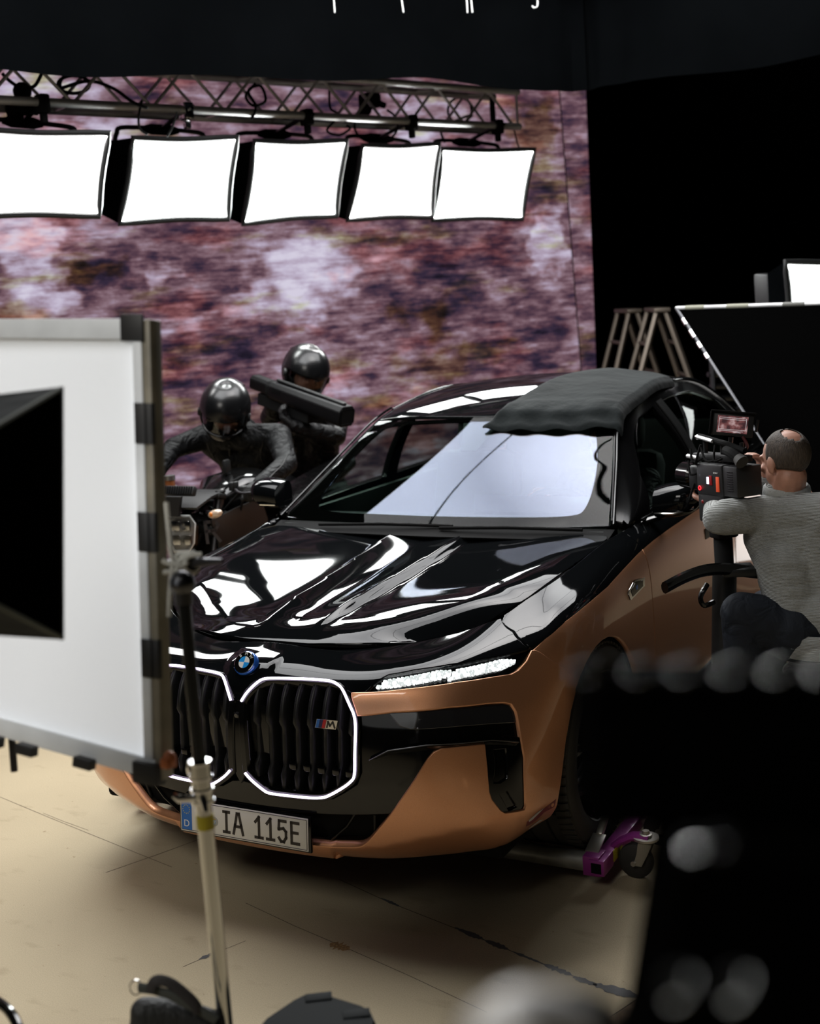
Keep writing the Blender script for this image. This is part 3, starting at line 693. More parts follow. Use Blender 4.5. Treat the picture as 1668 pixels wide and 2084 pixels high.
mb = MB(); mb.tube([tpt(TL-2.6, 1, .12), tpt(TL-1.0, 1, .12)], .045, 10, flat=(.6, 1)); tag(mb.build('cable_loom', 'matte_black'), 'thick black cable loom lying inside the truss near its right end', 'cable')

# ---- right side: lamp, flag, ladders
q = [at(1597, 533, d=7.2), at(1800, 528, d=7.4), at(1800, 690, d=7.5), at(1604, 690, d=7.3)]
softbox('softbox', q, .34, .68, 'single softbox glaring above the black flag at the right picture edge', lamp_mat('side_face', SIDE_POWER, (.95, 1, .98)))
fg = thing('flag_frame', 'black cloth flag with a taped silver top rail behind the camera operator', 'flag', tuple(at(1600, 640, d=6.3)))
f1, f2, f3, f4 = at(1376, 627, d=6.9), at(1900, 610, d=5.6), at(1900, 1250, d=5.2), at(1556, 905, d=6.25)  # unseen lower cloth added, keeps floor bounce off the car side
setp(MB().tube([f1, f2], .0105, 10).build('top_rail', 'alu'), fg)
for a, b in ((.06, .17), (.30, .42), (.60, .71)): setp(MB().tube([f1.lerp(f2, a*.78), f1.lerp(f2, b*.78)], .0125, 10).build('tape', mat('tape_%d' % int(a*100), (.20, .20, .15) if a < .5 else (.08, .08, .07), .6)), fg)
setp(MB().tube([f1, f4], .010, 10).build('side_rail', 'steel_dark'), fg)
for a, b in ((.18, .27), (.36, .47), (.55, .63), (.72, .79)): setp(MB().tube([f1.lerp(f4, a*.5)-Vector(RGT)*.004, f1.lerp(f4, b*.5)-Vector(RGT)*.004], .0125, 10).build('bare_metal', 'chrome'), fg)
mb = MB(); mb.sheet([[f1.lerp(f2, s).lerp(f4.lerp(f3, s), t)-Vector((0, 0, .012*math.sin(math.pi*t))) for s in np.linspace(0, 1, 8)] for t in np.linspace(0, 1, 8)], .004); setp(mb.build('cloth', 'velvet'), fg)
M['wood_alu'] = mat('ladder_alu', (.15, .125, .10), .5, .6)
def ladder(ax, d, spread, width, lab, ry):
    top = at(*ax, d=d); r = thing('step_ladder', lab, 'ladder', (top.x, top.y, 0)); R = Matrix.Rotation(ry, 3, 'Z')
    for s in (-1, 1):
        for e in (-1, 1):
            a = top+R @ Vector((e*.03, s*width*.5, 0)); b = Vector((top.x, top.y, 0))+R @ Vector((e*spread, s*width*.75, 0))
            mb = MB(); dd = (b-a).normalized(); x, y, z = ortho(dd, (0, 1, .1)); mb.box((a+b)/2, (.03, .065, (b-a).length), Matrix((x, y, z)).transposed(), .004); setp(mb.build('rail', 'wood_alu'), r)
    for k in range(1, 7):
        t = k/7.2
        for e in (-1, 1):
            c = lambda s: (top+R @ Vector((e*.03, s*width*.5, 0))).lerp(Vector((top.x, top.y, 0))+R @ Vector((e*spread, s*width*.75, 0)), t)
            setp(MB().tube([c(-1), c(1)], .014, 8).build('rung', 'wood_alu'), r)
    mb = MB(); mb.box(top, (.12, width+.1, .03), R, .006); setp(mb.build('top_cap', 'wood_alu'), r)
ladder((1277, 632), 10.5, .55, .40, 'dim step ladder in the dark just right of the LED wall', .55)
ladder((1336, 630), 9.8, .60, .46, 'step ladder nearer the flag, its pale leg catching light', .45)
sk = thing('rung_rack', 'low dark rack of metal rungs behind the car beneath the flag rail', 'rack', tuple(at(1470, 900, d=9)))
for dy in range(4): setp(MB().tube([at(1440+5*dy, 762+24*dy, d=9), at(1500+5*dy, 762+24*dy, d=9.1)], .018, 8).build('rung', 'steel_dark'), sk)
setp(MB().tube([at(1446, 700, d=9), at(1462, 1000, d=9)], .02, 8).build('post', 'steel_dark'), sk); setp(MB().tube([at(1500, 720, d=9.1), at(1516, 1000, d=9.1)], .02, 8).build('post', 'steel_dark'), sk)

mb = MB(); mb.box((2.30, 3.05, .012), (2.1, 3.7, .024), None, .004); tag(mb.build('floor_mat', 'velvet'), 'black mat added beside the car to cut floor bounce onto its flank', 'mat')  # added sheet, darkens the floor so less bounce reaches the doors

q = [Vector((1.12, 5.05, 1.0)), Vector((1.56, 4.97, 1.0)), Vector((1.56, 4.97, .16)), Vector((1.12, 5.05, .16))]
softbox('softbox', q, .30, .6, 'low softbox glowing in the copper rear door from behind the operator', lamp_mat('low_face', 1.9, (1, .98, .95)))
setp(MB().tube([(1.39, 5.30, .5), (1.39, 5.30, .03)], .02, 10).build('stand', 'steel_dark'), [o for o in bpy.data.objects if o.get('label', '').startswith('low softbox')][0])

# ================================================================== the car
LIFT = .05
car = thing('sedan_car', 'black over copper two-tone saloon car with lit grille parked on the floor', 'car', (0, 0, LIFT))
CREASE_U = [0, 1.3, 1.94, 2.58, 3.09, 3.62, 4.14, 4.6, 5.2]
CREASE_V = [1.30, 1.40, 1.498, 1.764, 1.891, 1.99, 1.98, 1.85, 1.0]
def belt(u, v):
    u = np.asarray(u, float); v = np.asarray(v, float); s = np.where(u < 0, -1., 1.); a = np.abs(u)
    X = belt0(a, v); k = np.interp(a, CREASE_U, CREASE_V)-v
    push = .048*(.5*(k+np.sqrt(k*k+.003)))*(k > -1)*(a > 1.2)*np.clip((5.2-a)/.5, 0, 1)
    c = np.clip((a-3.2)/1.3, 0, 1)
    X = X+np.stack([-push*c, push*(1-c), 0*push], -1)
    return X*np.stack([s, np.ones_like(s), np.ones_like(s)], -1)
def bp(u, v, off=0.):
    u = np.array([u], float); v = np.array([v], float); X = belt(u, v); n = nrm(belt, u, v)
    return Vector((X+n*off)[0])
def uvside(y, z):
    u, v = 6., 3.5
    for _ in range(40):
        e = 1e-4; p = belt0(np.array(u), np.array(v)); pu = (belt0(np.array(u+e), np.array(v))-p)/e; pv = (belt0(np.array(u), np.array(v+e))-p)/e
        J = np.array([[pu[1], pv[1]], [pu[2], pv[2]]]); s = np.linalg.solve(J, np.array([y-p[1], z-p[2]])); s = np.clip(s, -.5, .5)
        u = min(max(u+s[0], 3), 16); v = min(max(v+s[1], 0), 8)
    return (u, v)
MIR = lambda l: [(-u, v) for u, v in l]
SC = (.22, .09)
def both(name, mb, m, parent=None, **k):
    """a part on the near flank and its twin on the far one"""
    return [mb.build(name, m, parent or car, **k), mb.mirrored().build(name, m, parent or car, **k)]

# ---- bonnet
SEAM = [(0, .266), (.085, .266), (.158, .268), (.268, .289), (.359, .325), (.448, .371), (.528, .435), (.612, .491), (.688, .568), (.746, .691), (.781, .874), (.802, 1.12), (.814, 1.36), (.80, 1.43)]
seam = [(x-.004 if x > .5 else x, y+.006) for x, y in [tuple(p) for p in catmull(SEAM, 3)]]
hp = seam+[(-x, y) for x, y in seam[::-1] if x > 1e-6]
hp = [p for i, p in enumerate(hp)]
panel(hood, hp, .014, 0, .02, .004).build('hood', 'paint_black', car)

# ---- black nose between bonnet, grille and headlights
HLTOP = [(1.80, 6.0), (1.885, 6.56), (1.967, 6.80), (2.32, 6.90), (2.823, 6.85), (3.295, 6.70), (3.718, 6.37), (3.99, 6.14)]
nose = [(0, 7.94), (.59, 7.94), (1.0, 7.94), (1.31, 7.90), (1.62, 7.85), (1.93, 7.87), (2.37, 7.87), (2.92, 7.88), (3.22, 7.82), (3.30, 7.72), (3.65, 7.28), (3.82, 6.86), (3.965, 6.22)]+[(u, v+.03) for u, v in HLTOP[::-1][1:]]+[(1.77, 5.96), (1.60, 5.93), (1.50, 6.06), (1.40, 6.30), (1.24, 6.50), (.84, 6.56), (.48, 6.48), (.31, 6.40), (.215, 6.17), (.11, 5.72), (.04, 5.25), (0, 5.2)]
def bulge(u, v):
    """the raised badge field in the middle of the nose"""
    X = belt(u, v); a = np.abs(u); h = .011*(1-sm((a-.16-.10*np.clip(v-6, -1, 1))/.14))*sm((v-5.2)/.6)*(1-sm((v-7.0)/.7))
    n = np.array([0, -.75, .66]); return X+h[..., None]*n
np_ = nose+MIR(nose[::-1])[1:-1]
panel(bulge, np_, .018, .001, .02, .004, sc=SC).build('nose_panel', 'paint_black', car)

# ---- headlights
HLBOT = [(3.92, 5.677), (3.805, 5.482), (3.729, 5.441), (3.371, 5.634), (3.032, 5.815), (2.682, 5.905), (2.332, 5.95), (1.806, 5.93)]
hlp = HLTOP+HLBOT
for sgn in (1, -1):
    P = [(sgn*u, v) for u, v in hlp]
    h = panel(belt, P, .02, -.018, .02, .002, sc=SC).build('headlight', 'gloss_black', car)
    for cl in ([(1.935, 6.30), (2.001, 6.60), (2.733, 6.74), (2.866, 6.60), (2.888, 6.26), (2.781, 6.20), (2.15, 6.12), (1.978, 6.12)],
               [(2.91, 6.18), (2.99, 6.53), (3.575, 6.24), (3.754, 5.98), (3.739, 5.76), (3.619, 5.72), (3.161, 5.96), (3.001, 6.0)]):
        mb = MB(); A = np.array(cl); n = 0
        us = np.linspace(A[:, 0].min(), A[:, 0].max(), 17)
        for i, u in enumerate(us):
            for row in range(3):
                top = np.interp(u, [cl[0][0], cl[1][0], cl[2][0], cl[3][0]], [cl[0][1], cl[1][1], cl[2][1], cl[3][1]])
                bot = np.interp(u, [cl[7][0], cl[6][0], cl[5][0], cl[4][0]], [cl[7][1], cl[6][1], cl[5][1], cl[4][1]])
                v = bot+(top-bot)*(row+.5)/3
                if top-bot < .1: continue
                c = bp(sgn*u, v, -.008); nn = Vector(nrm(belt, np.array([sgn*u]), np.array([v]))[0]); x, y, z = ortho(nn)
                R = Matrix((x, y, z)).transposed(); R = R @ Matrix.Rotation(rng.uniform(-.3, .3), 3, 'Z')
                mb.box(c, (.0130, .0108*(top-bot)/.42, .012), R, .0025)
        mb.build('led_cluster', 'led_glow', h)
    panel(belt, P, .02, -.001, .004, .001, sc=SC).build('lens_cover', 'glass', h)
# dark trench liner round each lamp
# ---- front bumper
OUT = [(1.60, 5.86), (1.80, 5.86), (2.339, 5.87), (2.682, 5.82), (3.035, 5.735), (3.371, 5.56), (3.732, 5.36), (3.835, 5.40), (3.965, 5.65), (4.035, 6.0), (4.10, 5.95), (4.412, 5.514), (4.875, 5.042), (5.133, 4.475), (5.149, 4.139), (5.039, 3.743), (4.93, 3.057), (4.829, 2.027), (4.805, 1.744), (4.784, 1.198), (4.619, .95), (4.029, .93), (3.836, .90), (3.057, .85), (2.172, .85), (1.193, .85)]
INN = [(1.732, 4.899), (2.202, 4.98), (2.942, 4.881), (3.45, 4.64), (3.687, 4.489), (3.80, 4.364), (3.90, 4.10), (4.00, 3.61), (4.107, 3.114), (4.135, 2.576), (4.156, 2.10), (4.125, 2.02), (3.792, 2.10), (3.72, 2.19), (3.587, 2.47), (3.55, 2.63), (3.515, 3.12), (3.464, 3.569), (3.167, 3.622), (2.90, 3.65), (2.80, 3.60), (2.72, 3.48), (2.477, 2.953), (2.233, 2.484), (2.002, 2.072), (1.80, 1.66), (1.70, 1.52), (1.60, 1.46), (1.238, 1.40)]
bum = OUT+[(0, .85)]+MIR(OUT[::-1])+MIR(INN)+[(0, 1.38)]+INN[::-1]
fb = panel(belt, bum, .012, .006, .030, .0045, sc=SC).build('front_bumper', 'paint_copper', car)
# scraped patch low on the near corner of the bumper
panel(belt, [(4.25, 1.62), (4.42, 1.74), (4.60, 1.80), (4.76, 1.83), (4.75, 1.62), (4.60, 1.60), (4.50, 1.45), (4.36, 1.42), (4.28, 1.44)], .012, .0068, .0008, .0003, sc=SC).build('paint_scrape', mat('scrape_red', (.20, .03, .03), .4), fb)
panel(belt, [(4.27, 1.66), (4.42, 1.79), (4.52, 1.80), (4.46, 1.72), (4.36, 1.60), (4.30, 1.58)], .012, .0074, .0006, .0003, sc=SC).build('primer_chip', mat('primer_grey', (.55, .52, .52), .5), fb)
panel(belt, [(4.42, 1.18), (4.60, 1.30), (4.68, 1.22), (4.52, 1.10)], .012, .0072, .0006, .0003, sc=SC).build('primer_chip', 'primer_grey' if 'primer_grey' in M else bpy.data.materials['primer_grey'], fb)

# ---- gloss black field behind the bumper, with lamp window, blade and air curtain
KID = [(.077, 5.164), (.146, 5.591), (.245, 6.055), (.323, 6.256), (.483, 6.345), (.837, 6.43), (1.193, 6.416), (1.342, 6.262), (1.452, 5.997), (1.603, 5.328), (1.684, 4.884), (1.726, 4.41), (1.728, 3.729), (1.712, 3.29), (1.647, 3.142), (1.491, 2.98), (1.29, 2.816), (1.179, 2.766), (.993, 2.748), (.664, 2.763), (.439, 2.784), (.343, 2.857), (.202, 3.037), (.113, 3.189)]
kfr = [(1.60, 5.90), (1.72, 5.3), (1.80, 4.9)]
half = [(1.60, 5.80), (1.70, 5.30), (1.765, 4.9), (1.80, 4.4), (1.80, 3.3), (1.72, 3.03), (1.52, 2.84), (1.32, 2.68), (.98, 2.60), (.55, 2.62), (.30, 2.72), (.15, 2.88), (0, 2.92), (0, 2.30), (1.2, 2.34), (2.30, 2.40), (2.6, 2.2), (3.6, 1.9), (4.25, 1.9), (4.22, 4.2), (3.95, 4.75), (2.9, 5.15)]
ip = half[:13]; ip_out = half[13:]
full = ip+MIR(ip[::-1])[1:]+MIR(ip_out[::-1])+ip_out
panel(belt, full, .022, -.012, .02, .003, sc=SC).build('intake_panel', 'gloss_black', car)
low = [(0, 2.36), (1.3, 2.4), (2.36, 2.46), (2.1, 2.0), (1.75, 1.45), (1.2, 1.30), (0, 1.30)]
lg = panel(belt, low+MIR(low[::-1])[1:-1], .03, -.045, .02, .003, sc=SC).build('lower_grille', 'matte_black', car)
for s in (1, -1):
    mb = MB(); mb.tube([bp(s*1.62, 2.36, -.02), bp(s*1.45, 2.0, -.022), bp(s*1.2, 1.5, -.026)], .006, 8); mb.build('fin', 'gloss_black', lg)
    mb = MB(); mb.tube([bp(s*1.9, 2.3, -.03), bp(s*1.86, 1.7, -.032)], .005, 8); mb.build('fin', 'satin_black', lg)
lens = [(2.159, 4.913), (2.324, 4.401), (2.469, 4.257), (3.101, 4.119), (3.93, 3.85), (3.90, 4.12), (3.79, 4.32), (3.68, 4.43), (2.94, 4.80)]
both('fog_lamp_window', panel(belt, lens, .018, -.008, .006, .003, sc=SC), mat('lamp_glass', (.02, .02, .022), .08, 0, 1.))
blade = MB()
FT = [(1.94, 3.62), (2.2, 3.80), (2.7, 3.83), (3.1, 3.76), (3.55, 3.67), (3.95, 3.50)]
FBm = [(1.94, 3.56), (2.2, 3.66), (2.7, 3.68), (3.1, 3.62), (3.55, 3.53), (3.95, 3.38)]
blade.sheet([[bp(u, v, o) for (u, v), o in zip(l, [o1]*6)] for l, o1 in ((FT, -.010), ([(a[0], (a[1]+b[1])/2) for a, b in zip(FT, FBm)], .010), (FBm, -.008))], .004)
both('air_blade', blade, 'gloss_black')
mb = MB(); mb.tube([bp(u, v-.04, .014) for u, v in FT], .0022, 6); both('blade_glint', mb, 'steel_dark')  # metal line added in place of a highlight along the blade
cur = [(3.50, 3.63), (3.80, 3.62), (4.04, 3.5), (4.12, 3.1), (4.14, 2.55), (4.16, 2.08), (4.12, 2.02), (3.80, 2.10), (3.72, 2.20), (3.60, 2.46), (3.55, 2.64), (3.52, 3.12)]
ci = [(3.60, 3.44), (3.80, 3.40), (3.84, 3.21), (3.856, 2.80), (3.74, 2.74), (3.63, 2.77), (3.645, 3.15)]
ci2 = [(3.71, 2.55), (3.85, 2.57), (4.03, 2.14), (3.87, 2.10)]
cm = panel(belt, cur, .014, -.002, .03, .003, holes=[ci, ci2], sc=SC)
for o in both('air_curtain', cm, 'gloss_black'):
    s = 1 if o.data.vertices[0].co.x > 0 else -1
    panel(belt, [(s*u, v) for u, v in ci], .02, -.03, .004, .001, sc=SC).build('duct', 'matte_black', o)

# ---- twin grilles
kc = np.array(KID).mean(0)
for s in (1, -1):
    ring_o = [(1.0*(u-kc[0])*1.045+kc[0], (v-kc[1])*1.05+kc[1]) for u, v in KID]
    ring_i = [((u-kc[0])*.975+kc[0], (v-kc[1])*.97+kc[1]) for u, v in KID]
    mir = lambda l: [(s*u, v) for u, v in l]
    g = panel(belt, mir(ring_o), .016, .004, .05, .003, holes=[mir(ring_i)], sc=SC).build('kidney_grille', 'gloss_black', car)
    back = panel(belt, mir(KID), .03, -.075, .01, .002, sc=SC); back.build('grille_backing', 'matte_black', g)
    A = np.array(ring_i); 
    for x in (.062, .112, .163, .214, .265, .316, .367, .412):
        # height span of the opening at this station
        zs = []
        Xr = belt(np.abs(A[:, 0]), A[:, 1])
        for i in range(len(A)):
            a, b = Xr[i], Xr[(i+1) % len(A)]
            if (a[0]-x)*(b[0]-x) < 0: t = (x-a[0])/(b[0]-a[0]); zs.append(a[2]+t*(b[2]-a[2]))
        if len(zs) < 2: continue
        z0, z1 = min(zs), max(zs); G = []; mb = MB()
        for z in np.linspace(z0, z1, 15):
            # surface depth at (x, z): search along the belt
            uu = np.interp(x, [0, .27, .5], [0, 1, 2]); vv = np.linspace(2.3, 6.9, 80); Q = belt(np.full(80, uu), vv); y = np.interp(z, Q[:, 2], Q[:, 1])
            f = (z-z0)/(z1-z0); d = .012 if f > .62 else .030
            if f < .16: d = .012
            G.append((y+d, z))
        W2 = .0085
        for y, z in G: pass
        L = [[Vector((s*(x+dx), y+dy, z)) for dx, dy in ((-W2*1.5, .055), (-W2, .004), (-W2*.5, 0), (W2*.5, 0), (W2, .004), (W2*1.5, .055))] for y, z in G]
        mb.grid(L, flip=(s < 0)); mb.build('slat', 'satin_black', g, angle=50)
    path = [bp(s*u, v, .010) for u, v in KID]
    path = [Vector(p) for p in catmull(path, 4)]
    MB().tube(path, .0043, 10).build('light_strip', 'glow_tube', g)
# strut between the two openings, with the camera eye
st = [(.0, 5.5), (.055, 5.2), (.075, 4.6), (.075, 3.6), (.06, 3.1), (.0, 2.9)]
sp = panel(belt, st+MIR(st[::-1])[1:-1], .014, -.004, .04, .003, sc=SC).build('grille_strut', 'gloss_black', car)
c = bp(0, 4.62, .0); MB().lathe([(0, .004), (.007, .004), (.010, .001), (.011, -.006)], 16, Matrix.Translation(c) @ Matrix.Rotation(math.pi/2, 4, 'X')).build('camera_eye', 'lamp_glass' if 'lamp_glass' in M else bpy.data.materials['lamp_glass'], sp)
mb = MB(); mb.box((-.012, .052, .615), (.265, .012, .165), None, .004); mb.build('radar_plate', 'gloss_black', car)
for s in (1, -1):
    mb = MB()
    for x in (.195, .25, .305, .36, .41): mb.box((s*x, .05, .505), (.026, .04, .022), None, .003)
    mb.build('grille_block', 'gloss_black', car)
# emblem on the near grille: three slanted stripes and a letter
def flat(c, n, up, polys, th=.002):
    mb = MB(); x, y, z = ortho(n, up)
    for p in polys: mb.prism(p, th, Vector(c), x, y)
    return mb
ec = Vector((.343, .028, .668)); en = Vector((.05, -1, .08)); x, y, z = ortho(en)
em = MB().prism([(-.042, -.0145), (.034, -.0145), (.042, .0145), (-.034, .0145)], .004, ec, x, y).build('grille_emblem', 'chrome', car)
for i, (nm, col) in enumerate((('blue', (.03, .16, .55)), ('navy', (.02, .02, .10)), ('red', (.55, .02, .03)))):
    x0 = -.040+i*.0115
    flat(ec+z*.004, en, (0, 0, 1), [[(x0, -.0135), (x0+.011, -.0135), (x0+.0185, .0135), (x0+.0075, .0135)]]).build('stripe', mat('stripe_'+nm, col, .3), em)
def strokes(c, n, up, lines, wd, th=.0012):
    """flat lettering made of straight strokes"""
    mb = MB(); x, y, z = ortho(n, up)
    for l in lines:
        for a, b in zip(l[:-1], l[1:]):
            a, b = Vector(a).to_2d() if hasattr(a, 'to_2d') else Vector(a), Vector(b); d = (b-a).normalized(); q = Vector((-d.y, d.x))*wd/2; e = d*wd/2
            mb.prism([tuple(a-e-q), tuple(b+e-q), tuple(b+e+q), tuple(a-e+q)], th, Vector(c), x, y)
    return mb
strokes(ec+z*.004, en, (0, 0, 1), [[(.002, -.009), (.007, .009), (.013, -.004), (.024, .009), (.030, -.009)]], .0055).build('letter_mark', 'steel_dark', em)

# ---- round badge on the nose
bc = Vector((0.0, .090, .823)); bn = Vector((0, -.80, .60)); x, y, z = ortho(bn)
BM = Matrix((x, y, z)).transposed().to_4x4(); BM.translation = bc
bd = MB().lathe([(0, .010), (.036, .010), (.040, .009), (.0425, .005), (.043, -.012)], 40, BM).build('badge', mat('badge_blue_rim', (.02, .13, .55), .25, .3, 1.), car)
MB().lathe([(.0385, .0095), (.0385, .0115), (.0365, .0125), (.0360, .0095)], 40, BM).build('rim', 'chrome', bd)
MB().lathe([(0, .0105), (.036, .0110), (.0362, .0098)], 40, BM).build('field', 'gloss_black', bd)
MB().lathe([(.0225, .0108), (.0225, .0122), (.0210, .0122), (.0208, .0108)], 40, BM).build('ring', 'chrome', bd)
for q in range(4):
    a0 = q*math.pi/2; pl = [(0, 0)]+[(.0208*math.cos(a0+t*math.pi/16), .0208*math.sin(a0+t*math.pi/16)) for t in range(9)]
    MB().prism(pl, .001, bc+z*.0112, x, y).build('quarter', mat('badge_sky', (.02, .30, .75), .25) if q in (1, 3) and 'badge_sky' not in bpy.data.materials else (bpy.data.materials['badge_sky'] if q in (1, 3) else 'white_plastic'), bd)
for ch, a in (('B', 2.36), ('M', 1.571), ('W', .78)):
    r = .0295; p = bc+z*.0112+x*(r*math.cos(a))+y*(r*math.sin(a)); t = a-math.pi/2
    text_mb(ch, .015, p, x*math.cos(t)+y*math.sin(t), -x*math.sin(t)+y*math.cos(t), .0005).build('letter', 'white_plastic', bd)

# ---- number plate
pn = Vector((0, -1, .10)).normalized(); pc = Vector((0, -.006, .292)); x, y, z = ortho(pn)
R = Matrix((x, y, z)).transposed()
plate = MB().box(pc, (.520, .110, .004), R, .004).build('number_plate', mat('plate_white', (.74, .72, .68), .45), car)
MB().box(pc-z*.009, (.535, .122, .013), R, .003).build('plate_holder', 'gloss_black', plate)
mb = MB(); w2, h2 = .255, .050
for a, b in (((-w2, -h2), (w2, -h2)), ((w2, -h2), (w2, h2)), ((w2, h2), (-w2, h2)), ((-w2, h2), (-w2, -h2))):
    mb.tube([pc+x*a[0]+y*a[1]+z*.0022, pc+x*b[0]+y*b[1]+z*.0022], .0013, 6)
mb.build('border', 'steel_dark', plate)
eb = MB().prism([(-.256, -.050), (-.212, -.050), (-.212, .050), (-.256, .050)], .0008, pc+z*.002, x, y).build('country_band', mat('band_blue', (.015, .14, .50), .4), plate)
text_mb('D', .034, pc+x*-.234+y*-.028+z*.0029, x, y, .0003).build('letter', 'white_plastic', eb)
mb = MB()
for k in range(12):
    a = k*math.pi/6; mb.prism([(.0022*math.cos(t*math.pi/2.5*2+1.57)*(1), .0022*math.sin(t*math.pi/2.5*2+1.57)) for t in range(5)], .0005, pc+x*(-.234+.0145*math.cos(a))+y*(.022+.0145*math.sin(a))+z*.0029, x, y)
mb.build('star_ring', mat('star_yellow', (.7, .6, .15), .4), eb)
sl = MB().lathe([(0, .001), (.0165, .001), (.017, 0)], 28, Matrix.Translation(pc+x*-.118+y*-.006+z*.002) @ R.to_4x4()).build('seal', mat('seal_grey', (.40, .40, .38), .5), plate)
MB().prism([(-.008, .006), (-.008, -.002), (-.004, -.009), (0, -.011), (.004, -.009), (.008, -.002), (.008, .006)], .0008, pc+x*-.118+y*-.006+z*.003, x, y).build('shield', mat('shield_blue', (.15, .36, .70), .5), sl)
for dx in (-.004, .003):
    MB().prism([(dx-.004, -.006), (dx-.001, -.008), (dx+.005, .004), (dx+.002, .004)], .0006, pc+x*-.118+y*-.006+z*.0038, x, y).build('stripe', 'white_plastic', sl)
MB().prism([(-.008, .006), (.008, .006), (.008, .010), (-.008, .010)], .0008, pc+x*-.118+y*-.006+z*.003, x, y).build('crest_top', mat('crest_ochre', (.55, .36, .10), .5), sl)
H = .0345
GL = {'I': [[(-.011, H), (.011, H)], [(-.011, -H), (.011, -H)], [(0, H), (0, -H)]],
      'A': [[(-.019, -H), (-.012, -.004), (-.004, H), (.004, H), (.012, -.004), (.019, -H)], [(-.013, -.010), (.013, -.010)]],
      '1': [[(-.013, .018), (.001, H), (.001, -H)], [(-.013, -H), (.014, -H)]],
      '5': [[(.013, H), (-.012, H), (-.014, .006), (.004, .010), (.014, .0), (.014, -.020), (.005, -H), (-.006, -H), (-.014, -.024)]],
      'E': [[(.014, H), (-.013, H), (-.013, -H), (.015, -H)], [(-.013, .001), (.010, .001)]]}
lx = {0: ('I', -.066), 1: ('A', -.018), 2: ('1', .066), 3: ('1', .112), 4: ('5', .160), 5: ('E', .209)}
for k, (chx, px_) in lx.items():
    strokes(pc+x*px_+z*.002, pn, (0, 0, 1), GL[chx], .0098, .001).build('letter' if chx.isalpha() else 'numeral', mat('plate_ink', (.018, .012, .012), .45) if 'plate_ink' not in bpy.data.materials else bpy.data.materials['plate_ink'], plate)

# ---- wings, doors, rear
ARC = [uvside(.886+.392*math.cos(a), .368+.392*math.sin(a)) for a in np.linspace(math.radians(150), math.radians(-28), 22)]
TWO = [(4.07, 6.02), (4.39, 6.364), (5.114, 6.509), (5.834, 6.343), (6.375, 6.283), (6.849, 6.381), (7.602, 6.555)]
arch_c = [(5.133+.02, 4.50)]+[p for p in ARC if p[1] > 4.35 or p[0] > 5.3]
DS = 7.70
fend = [(u, v-.02) for u, v in TWO]+[(DS, 6.55), (DS, 5), (DS, 3), (DS, 1.4), (6.95, 1.3)]+[p for p in ARC[::-1] if p[1] > 1.3 and (p[0] > 5.16)]+[(5.16, 4.50), (4.90, 5.06), (4.44, 5.53), (4.12, 5.97)]
fw = both('front_fender', panel(belt, fend, .03, .003, .02, .004, sc=SC), 'paint_copper')
up = [(3.34, 7.70), (3.70, 7.28), (3.87, 6.85), (4.02, 6.20)]+[(u, v+.03) for u, v in TWO[1:]]+[(DS, 6.60), (DS, 7.5), (7.75, 7.93), (7.1, 7.94), (6, 7.94), (4.78, 7.94), (3.73, 7.91), (3.30, 7.86)]
both('fender_top', panel(belt, up, .03, .003, .02, .003, sc=SC), 'paint_black')
for p, o in zip((1, -1), fw):
    fbp = [(6.887, 5.479), (7.171, 5.664), (7.52, 5.42), (7.446, 5.2), (6.906, 5.18)]
    fbp = [(p*u, v) for u, v in [(6.87, 5.46), (7.15, 5.66), (7.50, 5.45), (7.46, 5.20), (6.91, 5.17)]]
    b = panel(belt, fbp, .02, .006, .004, .002, sc=SC).build('side_badge', 'chrome', o)
    ctr = np.mean(fbp, 0); panel(belt, [tuple(ctr+(np.array(q)-ctr)*.72) for q in fbp], .02, .0075, .002, .001, sc=SC).build('inlay', 'gloss_black', b)
    panel(belt, [tuple(ctr+np.array(q)) for q in ((-.06*p, .04), (.0, .06), (.0, -.06), (-.06*p, -.05))], .02, .009, .001, .0005, sc=SC).build('mark', bpy.data.materials['stripe_blue'], b)
both('lower_trim', panel(belt, [(4.40, .82), (4.75, .95), (4.80, 1.15), (6.9, 1.26), (DS, 1.3), (12, 1.3), (12, .2), (6.9, .2), (6.9, 1.2), (4.8, .2)][2:8]+[(6.95, .3)], .05, -.01, .02, .003, sc=SC), 'satin_black')
D2, D3 = 9.66, 11.75
def door(u0, u1, lo, cut=None):
    f = lambda u: float(np.interp(u, [7.6, 8.2, 9, 10, 12, 13.2], [6.55, 6.66, 6.62, 6.6, 6.6, 6.6]))
    us = np.linspace(u0, u1, 7)
    A = [(u, f(u)-.02) for u in us]+[(u1, 5), (u1, 3), (u1, lo)]+[(u, lo) for u in us[::-1][1:]]+[(u0, 3), (u0, 5)]
    B = [(u, 7.93) for u in us]+[(u, f(u)+.03) for u in us[::-1]]
    return panel(belt, A, .04, .003, .02, .004, sc=SC), panel(belt, B, .04, .003, .02, .003, sc=SC)
for nm, u0, u1 in (('front_door', DS+.025, D2), ('rear_door', D2+.02, D3)):
    A, B = door(u0, u1, 1.4)
    for k in range(2):
        a = MB(); a.join(A if k == 0 else A.mirrored()); a.mi = 1; b = B if k == 0 else B.mirrored(); b.m = [1]*len(b.f); a.join(b)
        d = a.build(nm, ['paint_copper', 'paint_black'], car)
        hu = u0+1.22 if nm == 'front_door' else u0+1.45; q = 1 if k == 0 else -1
        panel(belt, [(q*hu, 5.05), (q*(hu+.26), 4.98), (q*(hu+.26), 5.36), (q*hu, 5.42)], .02, .005, .003, .001, sc=SC).build('door_handle', 'gloss_black', d)
RA = [uvside(4.101+.40*math.cos(a), .372+.40*math.sin(a)) for a in np.linspace(math.radians(163), math.radians(10), 16)]
